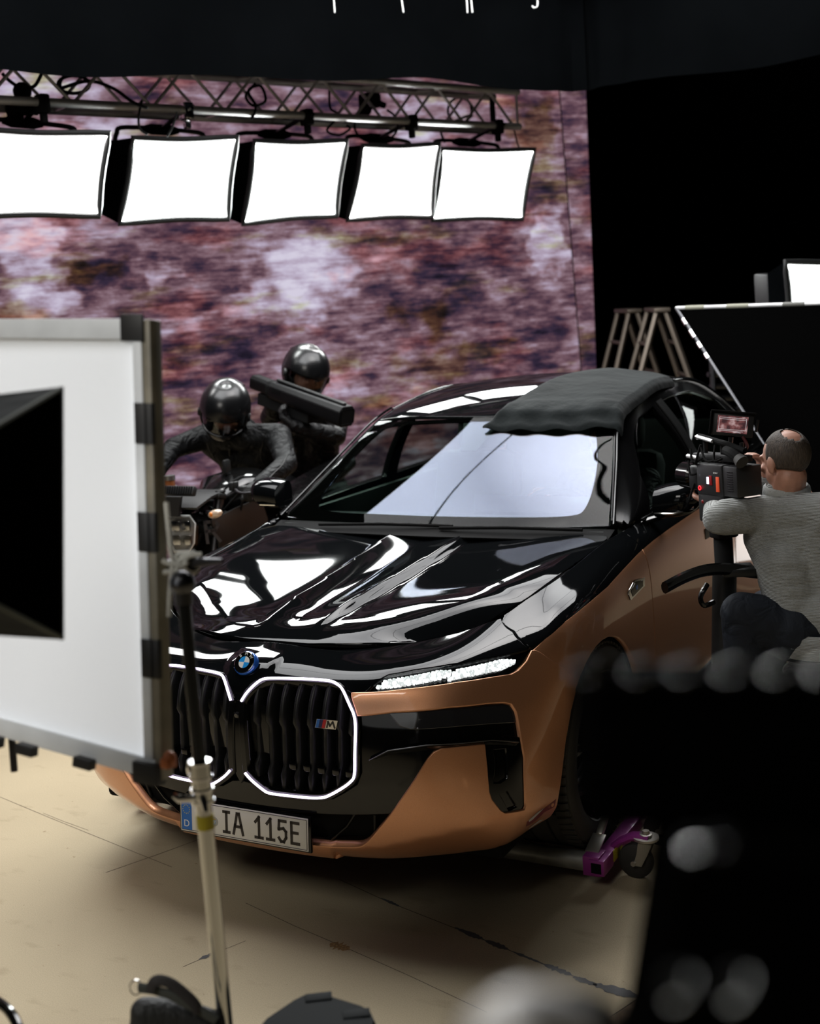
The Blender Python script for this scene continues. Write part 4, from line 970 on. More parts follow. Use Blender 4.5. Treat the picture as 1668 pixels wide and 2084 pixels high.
quart = [(D3+.02, 6.6), (D3+.02, 3), (D3+.02, 1.5)]+[p for p in RA if p[0] > D3+.05]+[(13.3, 1.5), (14, 1.3), (15, 1.2), (16, 1.2), (16.99, 1.2), (16.99, 6.6), (16, 6.6), (15, 6.6), (14, 6.6), (13, 6.6)]
both('rear_quarter', panel(belt, quart, .06, .003, .02, .004, sc=SC), 'paint_copper')
qb = [(D3+.02, 6.65), (13, 6.65), (14, 6.65), (15, 6.65), (16, 6.65), (16.99, 6.65), (16.99, 7.95), (16, 7.95), (15, 7.95), (14, 7.95), (13, 7.95), (D3+.02, 7.95)]
both('rear_shoulder', panel(belt, qb, .06, .003, .02, .003, sc=SC), 'paint_black')

# ---- greenhouse
RY = [1.53, 1.85, 2.14, 2.5, 3.0, 3.4, 3.75, 4.05, 4.35, 4.60]
RX = [.785, .695, .615, .602, .60, .612, .64, .68, .74, .78]
RZ = [1.04, 1.235, 1.406, 1.475, 1.502, 1.455, 1.335, 1.19, 1.07, 1.06]
def rail(y): return np.stack([spl(y, RY, RX), y, spl(y, RY, RZ)], -1)
def wind(s, t):
    """windscreen: s across (-1..1), t from cowl to roof edge"""
    s = np.asarray(s, float); t = np.asarray(t, float); a = np.abs(s)
    y1 = 1.53+.61*t; E = rail(y1); sc_ = E[..., 0]
    cy_ = 1.497+(2.072-1.497)*t; cz = 1.020+(1.426-1.020)*t+.02*np.sin(math.pi*t)
    k = a**1.9
    return np.stack([s*sc_, cy_+(y1-cy_)*k, cz+(E[..., 2]-cz)*k], -1)
WS = [(-.985, .0), (-.985, .5), (-.985, 1.0), (-.5, 1.), (0, 1.), (.5, 1.), (.985, 1.), (.985, .5), (.985, 0), (.5, 0), (0, 0), (-.5, 0)]
ws = panel(wind, WS, .03, 0, .005, .001, sc=(.7, .7)).build('windshield', 'glass', car)
inner = [(-.86, .135), (-.90, .5), (-.87, .86), (-.82, .94), (-.4, .955), (0, .955), (.4, .955), (.82, .94), (.87, .86), (.90, .5), (.86, .135), (.78, .085), (.4, .085), (0, .085), (-.4, .085), (-.78, .085)]
panel(wind, [(-.982, .004), (-.982, .5), (-.982, .996), (-.5, .996), (0, .996), (.5, .996), (.982, .996), (.982, .5), (.982, .004), (.5, .004), (0, .004), (-.5, .004)], .03, -.006, .003, .001, holes=[chaikin(inner, 2)], sc=(.7, .7)).build('black_border', 'velvet', ws)
panel(wind, chaikin(inner, 2), .03, -.0025, .002, .0005, sc=(.7, .7)).build('coated_area', 'glass_coated', ws)
mb = panel(wind, [(-.10, .80), (-.06, .66), (.06, .66), (.10, .80), (.16, .955), (-.16, .955)], .03, -.008, .01, .001, sc=(.7, .7)); mb.build('sensor_housing', 'satin_black', ws)
def roofs(s, y):
    s = np.asarray(s, float); y = np.asarray(y, float); E = rail(y); a = np.abs(s)
    y0 = y; cz = spl(y, [2.0, 2.14, 2.5, 2.9, 3.4, 3.75, 4.05, 4.35, 4.6, 4.85], [1.436, 1.470, 1.525, 1.545, 1.520, 1.44, 1.32, 1.19, 1.115, 1.095])
    # front edge follows the windscreen
    yy = y-(1-a**1.9)*.075*np.clip((2.6-y)/.46, 0, 1)
    cz = spl(yy, [2.0, 2.08, 2.2, 2.5, 2.9, 3.4, 3.75, 4.05, 4.35, 4.6, 4.85], [1.40, 1.431, 1.466, 1.524, 1.545, 1.520, 1.44, 1.32, 1.19, 1.115, 1.095])
    return np.stack([s*E[..., 0], yy, cz+(E[..., 2]-cz)*a**2.6], -1)
ys = [2.15, 2.5, 3.0, 3.4]
rf = [(-1, y) for y in ys[::-1]]+[(s, 2.15) for s in (-.5, 0, .5)]+[(1, y) for y in ys]+[(.5, 3.4), (0, 3.4), (-.5, 3.4)]
panel(roofs, rf, .03, .001, .015, .004, sc=(.62, 1)).build('roof', 'paint_black', car)
rw = [(-1, y) for y in (4.55, 4.0, 3.41)]+[(s, 3.41) for s in (-.5, 0, .5)]+[(1, y) for y in (3.41, 4.0, 4.55)]+[(.5, 4.55), (0, 4.55), (-.5, 4.55)]
panel(roofs, rw, .04, 0, .01, .002, sc=(.62, 1)).build('rear_window', 'glass_dark', car)
bt = MB(); 
bt.sheet([[Vector((s*np.interp(y, [4.5, 5.14], [.80, .62])*1.0, y, 1.085+.012*(1-s*s))) for y in np.linspace(4.5, 5.14, 6)] for s in np.linspace(-1, 1, 9)], .02); bt.build('boot_lid', 'paint_black', car)
# chrome-dark cant rails
def side(y, t):
    y = np.asarray(y, float); t = np.asarray(t, float); E = rail(y)
    bx = spl(y, [1.5, 1.6, 2.3, 3.0, 3.7, 4.1, 4.6], [.83, .845, .86, .86, .85, .82, .77]); bz = spl(y, [1.5, 1.6, 2.3, 3.0, 3.7, 4.1, 4.6], [1.03, 1.034, 1.044, 1.054, 1.064, 1.078, 1.085])
    b = .035*np.sin(math.pi*np.clip(t, 0, 1))
    return np.stack([bx+(E[..., 0]-bx)*t+b, y, bz+(E[..., 2]-bz)*t], -1)
ysd = np.linspace(1.56, 4.5, 24)
sf = [(y, 0) for y in ysd]+[(y, 1) for y in ysd[::-1]]
w1 = [(1.80, .10), (2.0, .08), (2.57, .06), (2.56, .5), (2.53, .86), (2.3, .85), (2.1, .78), (1.92, .60)]
w2 = [(2.68, .06), (3.2, .06), (3.68, .08), (3.62, .5), (3.50, .80), (3.2, .86), (2.64, .86), (2.66, .5)]
sfm = panel(side, sf, .04, .0, .03, .004, holes=[w1, w2], sc=(1, .45))
both('window_frame', sfm, 'pillar_black')
for wv in (w1, w2):
    q = panel(side, wv, .05, -.008, .004, .001, sc=(1, .45)); both('side_window', q, 'glass')
# bright edge lines along pillar and window
mb = MB(); mb.tube([Vector(p)+Vector((.012, -.004, .006)) for p in rail(np.linspace(1.53, 2.3, 16))], .006, 8); both('pillar_trim', mb, 'gloss_black')
yy_ = np.linspace(2.3, 4.4, 24); mb = MB(); mb.tube([Vector(p)+Vector((.004, 0, -.004)) for p in rail(yy_)], list(np.interp(yy_, [2.3, 3.2, 4.0, 4.4], [.008, .016, .022, .018])), 16); both('roof_glint_tube', mb, 'paint_black')  # second tube is added along the roof edge to catch a lamp highlight
mb = MB(); mb.tube([Vector(p) for p in side(np.linspace(1.66, 3.9, 16), np.zeros(16))+np.array([.012, 0, .006])], .007, 8); both('window_trim', mb, 'gloss_black')
mb = MB(); mb.sheet([[Vector(side(np.array(y+dy), np.array(t))+np.array([.006, 0, 0])) for t in np.linspace(.04, .88, 10)] for y, dy in ((2.585, 0), (2.625, 0), (2.665, 0))], .006); both('door_pillar', mb, 'satin_black')
# cowl and wipers
cw = MB(); cw.sheet([[Vector((s*.80, 1.425+dy+.03*abs(s), 1.012+dz-.02*(abs(s) > 2))) for dy, dz in ((-.03, -.015), (.02, -.004), (.07, .012))] for s in np.linspace(-1, 1, 13)], .006); cw.build('cowl', 'matte_black', car)
for x0, x1 in ((-.55, .1), (.05, .68)):
    MB().tube([(x0, 1.455, 1.025), ((x0+x1)/2, 1.462, 1.034), (x1, 1.48, 1.03)], .007, 8).build('wiper', 'matte_black', car)

# ---- door mirrors
def mirror_mb():
    mb = MB(); bm = bmesh.new(); bmesh.ops.create_cube(bm, size=1)
    return mb
G = []
for i, t in enumerate(np.linspace(0, 1, 13)):
    # shell from root to tip across x, rounded
    x = .915+.175*t; h = .070*(1-.35*(t-.35)**2*2)*math.sqrt(max(0., 1-max(0, (t-.72)/.30)**2)); dpt = .105*math.sqrt(max(.0, 1-max(0, (t-.6)/.42)**2)); hh = max(h, .004); dd = max(dpt, .006)
    row = []
    for j in range(20):
        a = 2*math.pi*j/20; ca, sa = math.cos(a), math.sin(a)
        row.append(Vector((x-.03*max(0, -sa)*0, 1.76+dd*(np.sign(sa)*abs(sa)**.8 if sa < 0 else .45*sa**.6), 1.105+.02*t+hh*np.sign(ca)*abs(ca)**.75)))
    row.append(row[0]); G.append(row)
mm = MB(); mm.grid(G, flip=False)
b = len(mm.v); mm.v += [tuple(sum((Vector(p) for p in G[0][:-1]), Vector())/20), tuple(sum((Vector(p) for p in G[-1][:-1]), Vector())/20)]
for j in range(20): mm.f += [(b, j+1, j), (b+1, 12*21+j, 12*21+j+1)]; mm.m += [0, 0]
ms = both('door_mirror', mm, 'paint_black', angle=60)
for o, s in zip(ms, (1, -1)):
    MB().tube([(s*.84, 1.70, 1.02), (s*.89, 1.735, 1.035), (s*.945, 1.76, 1.05)], [.022, .020, .018], 10, flat=(.7, 1.4)).build('mirror_foot', 'gloss_black', o)
    MB().tube([(s*.92, 1.663, 1.07), (s*1.0, 1.655, 1.072), (s*1.07, 1.70, 1.09)], .006, 8).build('trim_line', 'chrome', o)

# ---- wheels
def wheel(y, front):
    r = thing('x', None, None); r.name = 'wheel'; r.parent = car
    MX = Matrix.Rotation(math.pi/2, 4, 'Y')
    t = MB(); prof = [(.268, -.118), (.285, -.128), (.325, -.130), (.352, -.122), (.366, -.104), (.368, -.062), (.358, -.060), (.358, -.052), (.3685, -.050), (.3690, 0), (.3685, .020), (.358, .022), (.358, .030), (.3685, .032), (.368, .070), (.366, .104), (.352, .122), (.325, .130), (.285, .128), (.268, .118)]
    t.lathe(prof, 96, MX)
    for k in range(72):
        a = 2*math.pi*k/72
        for z0, z1 in ((.068, .120), (-.120, -.068)):
            R = Matrix.Rotation(a, 3, 'X'); 
            t.box(R @ Vector(((z0+z1)/2, 0, .3675)), (abs(z1-z0), .021, .008), R @ Matrix.Rotation(.12 if z0 > 0 else -.12, 3, 'Z'), .001)
    t.build('tyre', 'rubber', r, angle=28)
    rm = MB(); rm.lathe([(.262, -.11), (.268, -.118), (.274, -.112), (.255, -.09), (.235, -.05), (.23, .05), (.25, .09), (.268, .104), (.273, .114), (.268, .120), (.260, .112)], 64, MX)
    ro = rm.build('rim', 'steel_dark', r)
    for k in range(10):
        a = 2*math.pi*k/10; R = Matrix.Rotation(a, 3, 'X'); mb = MB()
        mb.tube([R @ Vector((.085, 0, .05)), R @ Vector((.092, .01*(1 if k % 2 else -1), .15)), R @ Vector((.104, .03*(1 if k % 2 else -1), .256))], [.020, .015, .013], 8, flat=(1.5, .8)); mb.build('spoke', 'gloss_black', ro)
        mb = MB(); mb.tube([R @ Vector((.108, .008*(1 if k % 2 else -1), .10)), R @ Vector((.116, .028*(1 if k % 2 else -1), .250))], .004, 6); mb.build('spoke_edge', 'chrome', ro)
    MB().lathe([(0, .10), (.05, .098), (.068, .085), (.072, .05)], 24, MX).build('hub', 'gloss_black', ro)
    MB().lathe([(.10, .03), (.19, .03), (.19, .05), (.10, .05)], 40, MX, closed=True).build('brake_disc', 'steel', r)
    return r
wf = wheel(.886, True); wf.location = (.832, .886, .368)
for (x, y, s) in ((-.832, .886, -1), (.835, 4.101, 1), (-.835, 4.101, -1)):
    o = copy_tree(wf, car); o.location = (x, y, .368)
    if s < 0: o.rotation_euler = (0, 0, math.pi)
for y in (.886, 4.101):
    for s in (1, -1):
        g = MB(); g.grid([[Vector((s*x, y+.43*math.cos(a), .37+.43*math.sin(a))) for x in (.56, .93)] for a in np.linspace(-.25, math.pi+.25, 20)], flip=s > 0)
        k = len(g.v); G_ = [(s*.56, y+.43*math.cos(a), .37+.43*math.sin(a)) for a in np.linspace(-.25, math.pi+.25, 20)]; g.add(G_, [tuple(range(20))]); g.build('wheel_liner', 'matte_black', car, smooth=False)
ub = MB(); ub.box((0, 2.7, .21), (1.66, 4.9, .06), None, .02); ub.box((0, 1.0, .50), (1.1, .95, .5), None, .02); ub.box((0, 4.5, .62), (1.1, 1.0, .75), None, .02)
ub.box((.86, 2.45, .40), (.16, 2.2, .5), None, .02); ub.box((-.86, 2.45, .40), (.16, 2.2, .5), None, .02)
ub.build('underbody', 'matte_black', car)
# ---- cabin
dk = mat('cabin_green', (.018, .026, .022), .7)
db = MB(); db.sheet([[Vector((x, y, z-.06*abs(x/.75)**3*0)) for y, z in ((1.50, 1.005), (1.62, 1.02), (1.78, 1.01), (1.90, .985), (1.93, .90), (1.90, .70))] for x in np.linspace(-.76, .76, 9)], .03); da = db.build('dashboard', dk, car)
mb = MB(); mb.box((.30, 1.93, 1.03), (.62, .015, .115), Matrix.Rotation(-.2, 3, 'X'), .006); mb.build('display', 'gloss_black', da)
mb = MB(); W = [Vector((.38+.185*math.cos(a), 2.02-.07*math.sin(a), .94+.17*math.sin(a))) for a in np.linspace(0, 2*math.pi, 33)[:-1]]; mb.tube(W, .016, 10, closed=True); swh = mb.build('steering_wheel', 'satin_black', car)
mb = MB(); mb.ball((.38, 2.0, .94), (.07, .03, .05)); mb.tube([(.38, 2.0, .94), (.38, 1.85, .88)], .03, 10)
for a in (0, math.pi, -math.pi/2): mb.tube([(.38, 2.01, .94), (.38+.18*math.cos(a), 2.02-.07*math.sin(a), .94+.165*math.sin(a))], .016, 8)
mb.build('hub', 'satin_black', swh)
for s in (.38, -.38):
    st_ = MB(); st_.box((s, 2.42, .52), (.50, .52, .16), None, .06); so = st_.build('seat', dk, car)
    mb = MB(); mb.box((s, 2.72, .86), (.48, .16, .66), Matrix.Rotation(-.28, 3, 'X'), .07); mb.build('backrest', dk, so)
    mb = MB(); mb.box((s, 2.83, 1.26), (.26, .10, .17), Matrix.Rotation(-.2, 3, 'X'), .04); mb.build('headrest', dk, so)
mb = MB(); mb.box((0, 3.45, .60), (1.35, .55, .22), None, .06); mb.box((0, 3.78, .92), (1.35, .18, .60), Matrix.Rotation(-.3, 3, 'X'), .07); mb.build('rear_bench', dk, car)
mb = MB(); mb.sheet([[Vector((.80, y, z)) for z in (.5, .8, 1.0, 1.035)] for y in (1.6, 2.2, 3.0, 3.8)], .03); both('door_card', mb, dk)

# ================================================================== foreground gear on the near side
def wp(o, p): return setp(o, p)
M['board_white'] = mat('board_white', (.74, .76, .78), .5, var=.05, vscale=2.5)
def board_cloth():
    m = bpy.data.materials.new('board_cloth'); m.use_nodes = True; nt = m.node_tree; N, Lk = nt.nodes, nt.links; N.remove(N['Principled BSDF'])
    a = N.new('ShaderNodeBsdfDiffuse'); a.inputs[0].default_value = (.80, .82, .83, 1); b = N.new('ShaderNodeBsdfTranslucent'); b.inputs[0].default_value = (.93, .95, .97, 1)
    mx = N.new('ShaderNodeMixShader'); mx.inputs[0].default_value = .62; Lk.new(a.outputs[0], mx.inputs[1]); Lk.new(b.outputs[0], mx.inputs[2]); Lk.new(mx.outputs[0], N['Material Output'].inputs[0]); return m
M['board_cloth'] = board_cloth()
M['frame_grey'] = mat('frame_grey', (.68, .71, .73), .5, .0, var=.15, vscale=7)
M['tape_black'] = mat('tape_black', (.012, .012, .012), .55)
M['frame_edge'] = mat('frame_edge', (.22, .20, .15), .5, .0, var=.3, vscale=12)
q1, q2, q3, q4 = at(-330, 652, d=2.75), at(296, 651, d=2.38), at(322, 1584, d=2.40), at(-330, 1400, d=2.78)
bd_ = thing('reflector_board', 'white reflector board in a taped aluminium frame, standing at the left', 'board', tuple((q2+q3)/2))
bx, by = (q2-q1).normalized(), (q2-q3).normalized(); bn_ = bx.cross(by).normalized()
if bn_.dot(Vector(CAM)-q2) < 0: bn_ = -bn_
QQ = [q1, q2, q3, q4]
def inset(ax, ay): return (q1.lerp(q2, 1-ax)).lerp(q4.lerp(q3, 1-ax), ay)
fw_ = .040
mb = MB()
def bar_(a, b, wd, th, off=0.):
    d = (b-a).normalized(); x = d; z = bn_; y = z.cross(x); R = Matrix((x, y, z)).transposed()
    mb.box((a+b)/2+bn_*off, ((b-a).length, wd, th), R, .003)
L1 = (q2-q3).length
bar_(q2-bx*.011, q3-bx*.011, .022, .030); 
wp(mb.build('frame_rail', 'frame_grey'), bd_)
mb = MB(); bar_(q1-by*.018, q2-by*.018, .038, .030); wp(mb.build('frame_rail', 'frame_grey'), bd_)
mb = MB(); d_ = (q3-q4).normalized(); yy = bn_.cross(d_); yy = yy if yy.dot(by) > 0 else -yy; bar_(q4+yy*.018, q3+yy*.018, .038, .030); wp(mb.build('frame_rail', 'frame_grey'), bd_)
mb = MB(); bar_(q2+bx*.0095-bn_*.006, q3+bx*.0095-bn_*.006, .018, .036); wp(mb.build('edge_channel', 'frame_edge'), bd_)
mb = MB(); G = []
for t in np.linspace(0, 1, 26):
    row = []
    for s in np.linspace(0, 1, 22):
        p = (q1.lerp(q2-bx*.023, s)-by*.036).lerp(q4.lerp(q3-bx*.023, s)+yy*.036, t); row.append(p+bn_*(.010+.003*math.sin(5*s+3*t)*math.sin(4*t+2*s)))
    G.append(row)
mb.grid(G); wp(mb.build('sheet', 'board_cloth'), bd_)
for a, b, on in ((.055, .085, 0),):
    pass
def tape(c, R_, size, nm='tape_patch'): mb = MB(); mb.box(c, size, R_, .001); wp(mb.build(nm, 'tape_black'), bd_)
Rb = Matrix((bx, by, bn_)).transposed()
for t, hl in ((.225, .072), (.315, .0), (.46, .070), (.735, .068)):
    if hl: c = q2.lerp(q3, t)-bx*.006+bn_*.016; tape(c, Rb, (.024, hl*1.05, .006)); c2 = q2.lerp(q3, t)+bx*.010+bn_*.010; tape(c2, Rb, (.020, hl*1.05, .012))
tape(q2-bx*.02-by*.016+bn_*.015, Rb, (.052, .050, .006))
Rt = Matrix(((q2-q1).normalized(), by, bn_)).transposed()
tape(at(205, 660, d=2.44)+bn_*.012, Rt, (.040, .014, .006))
Rl = Matrix((d_, bn_.cross(d_), bn_)).transposed()
for px, py in ((63, 1523), (180, 1550), (-5, 1505)): tape(at(px, py, d=2.46)+bn_*.012, Rl, (.042, .020, .020))
tape(q3+by*.012-bx*.012+bn_*.012, Rb, (.055, .040, .030))
mb = MB(); mb.ball(at(345, 1545, d=2.37), (.013, .012, .016)); mb.box(at(343, 1552, d=2.37), (.02, .02, .03), Rb, .004); wp(mb.build('clamp_grip', mat('grip_orange', (.45, .13, .04), .5)), bd_)
mb = MB(); bar_(q1+bx*.011, q4+bx*.011, .022, .030); wp(mb.build('frame_rail', 'frame_grey'), bd_)
wp(MB().tube([tuple(q1.lerp(q4, .15)-bn_*.04), (q1.x-bn_.x*.04, q1.y-bn_.y*.04, .02)], .015, 12).build('support_pole', 'steel_dark'), bd_)
# soft lamp seen from behind, shining at the board from the left
e = [at(-60, 745, d=2.30), at(124, 791, d=1.98), at(125.5, 1298, d=1.98), at(-60, 1330, d=2.30)]
def lamp_funnel():
    # wide mouth turned to the board, narrow back towards the camera
    a, b, c, d = at(-300, 842, d=2.02), at(124, 791, d=2.08), at(125, 1298, d=2.08), at(-300, 1270, d=2.02)
    ctr = (a+b+c+d)/4; n = (b-a).cross(d-a).normalized()
    if n.dot(Vector(FWD)) < 0: n = -n
    r = thing('softbox', 'large black softbox seen from behind at the left edge, before the white board', 'softbox', tuple(ctr))
    back = [at(-300, 948, d=1.72), at(-118, 932, d=1.72), at(-118, 1176, d=1.72), at(-300, 1164, d=1.72)]
    F = [a, b, c, d]
    for i in range(4):
        p, q, rr, s = F[i], F[(i+1) % 4], back[(i+1) % 4], back[i]; mb = MB(); G = []
        for t in np.linspace(0, 1, 8):
            row = []
            for u in np.linspace(0, 1, 10):
                x = p.lerp(q, u).lerp(s.lerp(rr, u), t); x = x+(ctr-n*.3-x).normalized()*.018*math.sin(math.pi*u)*math.sin(math.pi*t); row.append(x)
            G.append(row)
        mb.sheet(G, .004); wp(mb.build('cloth_side', 'velvet' if i == 1 else 'cloth_black'), r)
        wp(MB().tube([p, p.lerp(s, .5), s], .0045, 6).build('seam_binding', mat('binding', (.07, .08, .065), .7) if 'binding' not in bpy.data.materials else bpy.data.materials['binding']), r)
    wp(MB().tube([a, b, c, d], .006, 6, closed=True).build('border', 'tape_black'), r)
    mb = MB(); mb.add([a.lerp(ctr, .04)-n*.01, b.lerp(ctr, .04)-n*.01, c.lerp(ctr, .04)-n*.01, d.lerp(ctr, .04)-n*.01], [(0, 1, 2, 3)])
    wp(mb.build('diffuser', lamp_mat('bounce_face', BOUNCE_POWER, (.97, .98, 1))), r)
    mb = MB(); x, y, z = ortho(n); mb.box(sum(back, Vector())/4-n*.08, (.22, .22, .18), Matrix((x, y, z)).transposed(), .02); wp(mb.build('lamp_head', 'plastic_black'), r)
    lc = sum(back, Vector())/4-n*.08; wp(MB().tube([lc, (lc.x, lc.y, .02)], .016, 12).build('stand_pole', 'steel_dark'), r)
    for k in range(3): a_ = 2*math.pi*k/3+.2; wp(MB().tube([(lc.x, lc.y, .30), (lc.x+.36*math.cos(a_), lc.y+.36*math.sin(a_), .012)], .010, 8).build('stand_leg', 'steel_dark'), r)
lamp_funnel()

# ---- chrome light stand
sb = at(430, 1800, d=2.42); SX, SY = sb.x, sb.y
ls = thing('light_stand', 'chrome light stand with yellow tape in front of the number plate', 'light stand', (SX, SY, 0))
zz = lambda py: at(420, py, d=2.40).z
ztop = zz(1175); zj = zz(1600)
def pole(z0, z1, r, m, nm='pole'): return wp(MB().tube([(SX, SY, z0), (SX, SY, z1)], r, 20).build(nm, m), ls)
M['pole_chrome'] = mat('pole_chrome', (.62, .62, .60), .14, 1)
pole(zj-.02, ztop, .0118, mat('pole_black', (.03, .033, .036), .25, .8))
pole(.22, zz(1560), .0155, 'pole_chrome')
cl = MB(); cl.tube([(SX, SY, zz(1625)), (SX, SY, zz(1600)), (SX, SY, zz(1598)), (SX, SY, zz(1575)), (SX, SY, zz(1573)), (SX, SY, zz(1545))], [.020, .020, .0185, .0185, .021, .0205], 18); co = wp(cl.build('collar', 'pole_chrome'), ls)
for py in (1543, 1575, 1601, 1626): wp(MB().tube([(SX, SY, zz(py)-.003), (SX, SY, zz(py)+.003)], .0225, 18).build('collar_ring', 'chrome'), ls)
k0 = Vector((SX, SY, zz(1612))); L_ = -Vector(RGT); L_.z = 0; L_.normalize(); F_ = Vector((-FWD[0], -FWD[1], 0)).normalized()
wp(MB().tube([k0, k0+L_*.016+F_*.018, k0+L_*.040+F_*.024+Vector((0, 0, .004)), k0+L_*.050+F_*.022+Vector((0, 0, .010))], [.009, .008, .009, .005], 8, flat=(1, .7)).build('tightening_knob', 'chrome'), ls)
wp(MB().tube([k0, k0-L_*.004+F_*.026, k0+L_*-.008+F_*.030+Vector((0, 0, -.022))], [.008, .008, .005], 8).build('tightening_knob', 'chrome'), ls)
k1 = Vector((SX, SY, zz(1556))); wp(MB().tube([k1, k1+L_*.022+F_*.010], [.010, .008], 10).build('lock_bolt', 'chrome'), ls)
pole(zz(1685), zz(1655), .0168, mat('tape_yellow', (.52, .44, .02), .5), 'tape_band')
for k in range(3):
    a = 2*math.pi*k/3+1.25; tip = Vector((SX+.42*math.cos(a), SY+.42*math.sin(a), .012)); wp(MB().tube([(SX, SY, .34), tip.lerp(Vector((SX, SY, .34)), .35)+Vector((0, 0, .02)), tip], .0095, 10).build('leg', 'pole_chrome'), ls)
    wp(MB().ball(tip, .014).build('foot', 'rubber'), ls)
hd = Vector((SX, SY, ztop)); A1 = at(345, 1146, d=2.38)
gh = MB(); gh.ball(hd+Vector((0, 0, .008)), (.024, .024, .024)); gh.tube([hd+Vector((0, 0, -.03)), hd], .0165, 14); wp(gh.build('grip_head', 'steel_dark'), ls)
rod0, rod1 = at(330, 1150, d=2.42), at(452, 1141, d=2.33)
wp(MB().tube([rod0, rod0.lerp(rod1, .6), rod0.lerp(rod1, .82), rod1], [.010, .010, .007, .004], 10).build('cross_pin', 'steel_dark'), ls)
rd = (rod1-rod0).normalized(); x, y, z = ortho(rd)
H_ = []
for i in range(64):
    a = 2*math.pi*i/14; H_.append(rod0+rd*(.050+.032*i/63)+(x*math.cos(a)+y*math.sin(a))*.0185)
M['rope'] = mat('rope', (.55, .54, .48), .8, bump=.001, bscale=200)
wp(MB().tube(H_, .0052, 7).build('rope_coil', 'rope'), ls)
for pts in ([(338, 1022), (344, 1085), (352, 1140), (372, 1152)], [(330, 1140), (352, 1148), (385, 1132), (410, 1128)], [(332, 1165), (350, 1163), (362, 1160)], [(352, 1150), (346, 1200), (344, 1255)], [(360, 1150), (366, 1185)]):
    wp(MB().tube(catmull([at(*p, d=2.36) for p in pts], 5), .0048, 7).build('rope', 'rope'), ls)
for py in (1195, 1215): wp(MB().ball(at(366, py-10, d=2.36), (.008, .008, .008)).build('bolt_head', 'chrome'), ls)
# stub of another stand below the frame at the far left
p0_, p1_ = at(25, 1500, d=2.62), at(29, 1570, d=2.62)
st2 = thing('stand_spigot', 'short metal pin with a yellow band under the board frame at far left', 'stand', tuple(p1_))
wp(MB().tube([p0_+Vector((0, 0, .03)), p1_], .0075, 10).build('pin', 'steel_dark'), st2); wp(MB().tube([p0_+Vector((0, 0, -.018)), p0_+Vector((0, 0, -.03))], .0085, 10).build('tape_band', bpy.data.materials['tape_yellow']), st2)

# ---- sandbag, case and hose end on the floor
sg = thing('sandbag', 'black sandbag with carrying strap and metal ring at the light stand foot', 'sandbag', tuple(at(350, 2100, d=2.45)))
def lump(pts, name, m, parent, voxel=.008, it=6):
    mb = MB()
    for c, r in pts: mb.ball(c, r, 14, 8)
    me = bpy.data.meshes.new('t'); me.from_pydata(mb.v, [], mb.f); o = bpy.data.objects.new('t', me); COL.objects.link(o)
    a = o.modifiers.new('a', 'REMESH'); a.mode = 'VOXEL'; a.voxel_size = voxel; b = o.modifiers.new('b', 'SMOOTH'); b.factor = .5; b.iterations = it
    dg = bpy.context.evaluated_depsgraph_get(); m2 = bpy.data.meshes.new_from_object(o.evaluated_get(dg)); bpy.data.objects.remove(o)
    m2.materials.append(M[m] if isinstance(m, str) else m); m2.polygons.foreach_set('use_smooth', [True]*len(m2.polygons)); m2.name = name
    r_ = bpy.data.objects.new(name, m2); COL.objects.link(r_)
    return wp(r_, parent) if parent else r_
B = lambda px, py, d=2.45: at(px, py, d=d)
pts = []
for t in np.linspace(0, 1, 9):
    for s in np.linspace(0, 1, 7):
        p = B(292+140*t+6*s, 2056+34*t-10*math.sin(math.pi*t*.8)+170*s, 2.42+.02*t); pts.append((p, (.026+.012*s, .030+.02*s, .026)))
lump(pts, 'bag_body', mat('bag_cloth', (.012, .013, .013), .6, bump=.004, bscale=40, stretch=(3, 3, .5)), sg)
wp(MB().tube([B(283, 2010, 2.40), B(312, 2014, 2.39), B(345, 2024, 2.385), B(395, 2050, 2.385), B(440, 2076, 2.39)], .012, 8, flat=(.9, .5)).build('top_seam', mat('webbing', (.045, .05, .045), .8)), sg)
wp(MB().tube(catmull([B(304, 2020, 2.38), B(311, 2000, 2.38), B(326, 1995, 2.38), B(350, 2003, 2.38), B(378, 2025, 2.38), B(398, 2046, 2.38), B(404, 2062, 2.38)], 5), .0095, 8, flat=(1.1, .35)).build('strap', mat('strap_cloth', (.02, .017, .016), .75)), sg)
rc_ = B(276, 2010, 2.40); wp(MB().tube([rc_+Vector(RGT)*.011*math.cos(a)+Vector(UPV)*.014*math.sin(a) for a in np.linspace(0, 2*math.pi, 21)[:-1]], .0016, 6, closed=True).build('ring', 'chrome'), sg)
cs = thing('equipment_case', 'black rounded plastic case standing at the bottom centre of the picture', 'case', tuple(at(650, 2120, d=2.6)))
zc_ = at(640, 2040, d=2.62).z; c4 = [at(505, 2095, z=zc_), at(628, 2012, z=zc_), at(778, 2058, z=zc_), at(700, 2200, z=zc_)]
mb = MB(); n_c = 10; ol = chaikin([(p.x, p.y) for p in c4], 2, .16)
o2 = chaikin([(p.x, p.y) for p in c4], 2, .16); cc_ = np.mean(ol, 0)
rows = [[Vector((*(cc_+(np.array(p)-cc_)*k), z)) for p in ol+[ol[0]]] for k, z in ((1.0, zc_-.34), (1.0, zc_-.02), (.99, zc_-.008), (.965, zc_), (.5, zc_+.001), (.02, zc_+.001))]
mb.grid(rows, flip=True); wp(mb.build('case_body', mat('case_shell', (.005, .0068, .0072), .7, spec=.08)), cs)
for px, py in ((648, 2030), (725, 2064)): p = at(px, py, z=zc_); mb = MB(); mb.box(p+Vector((0, 0, .001)), (.055, .03, .004), Matrix.Rotation(.6, 3, 'Z'), .0015); wp(mb.build('latch_plate', bpy.data.materials['case_shell']), cs)
hz_ = thing('cable_hose', 'dark shiny hose end crossing the bottom left corner', 'hose', tuple(at(0, 2040, d=2.5)))
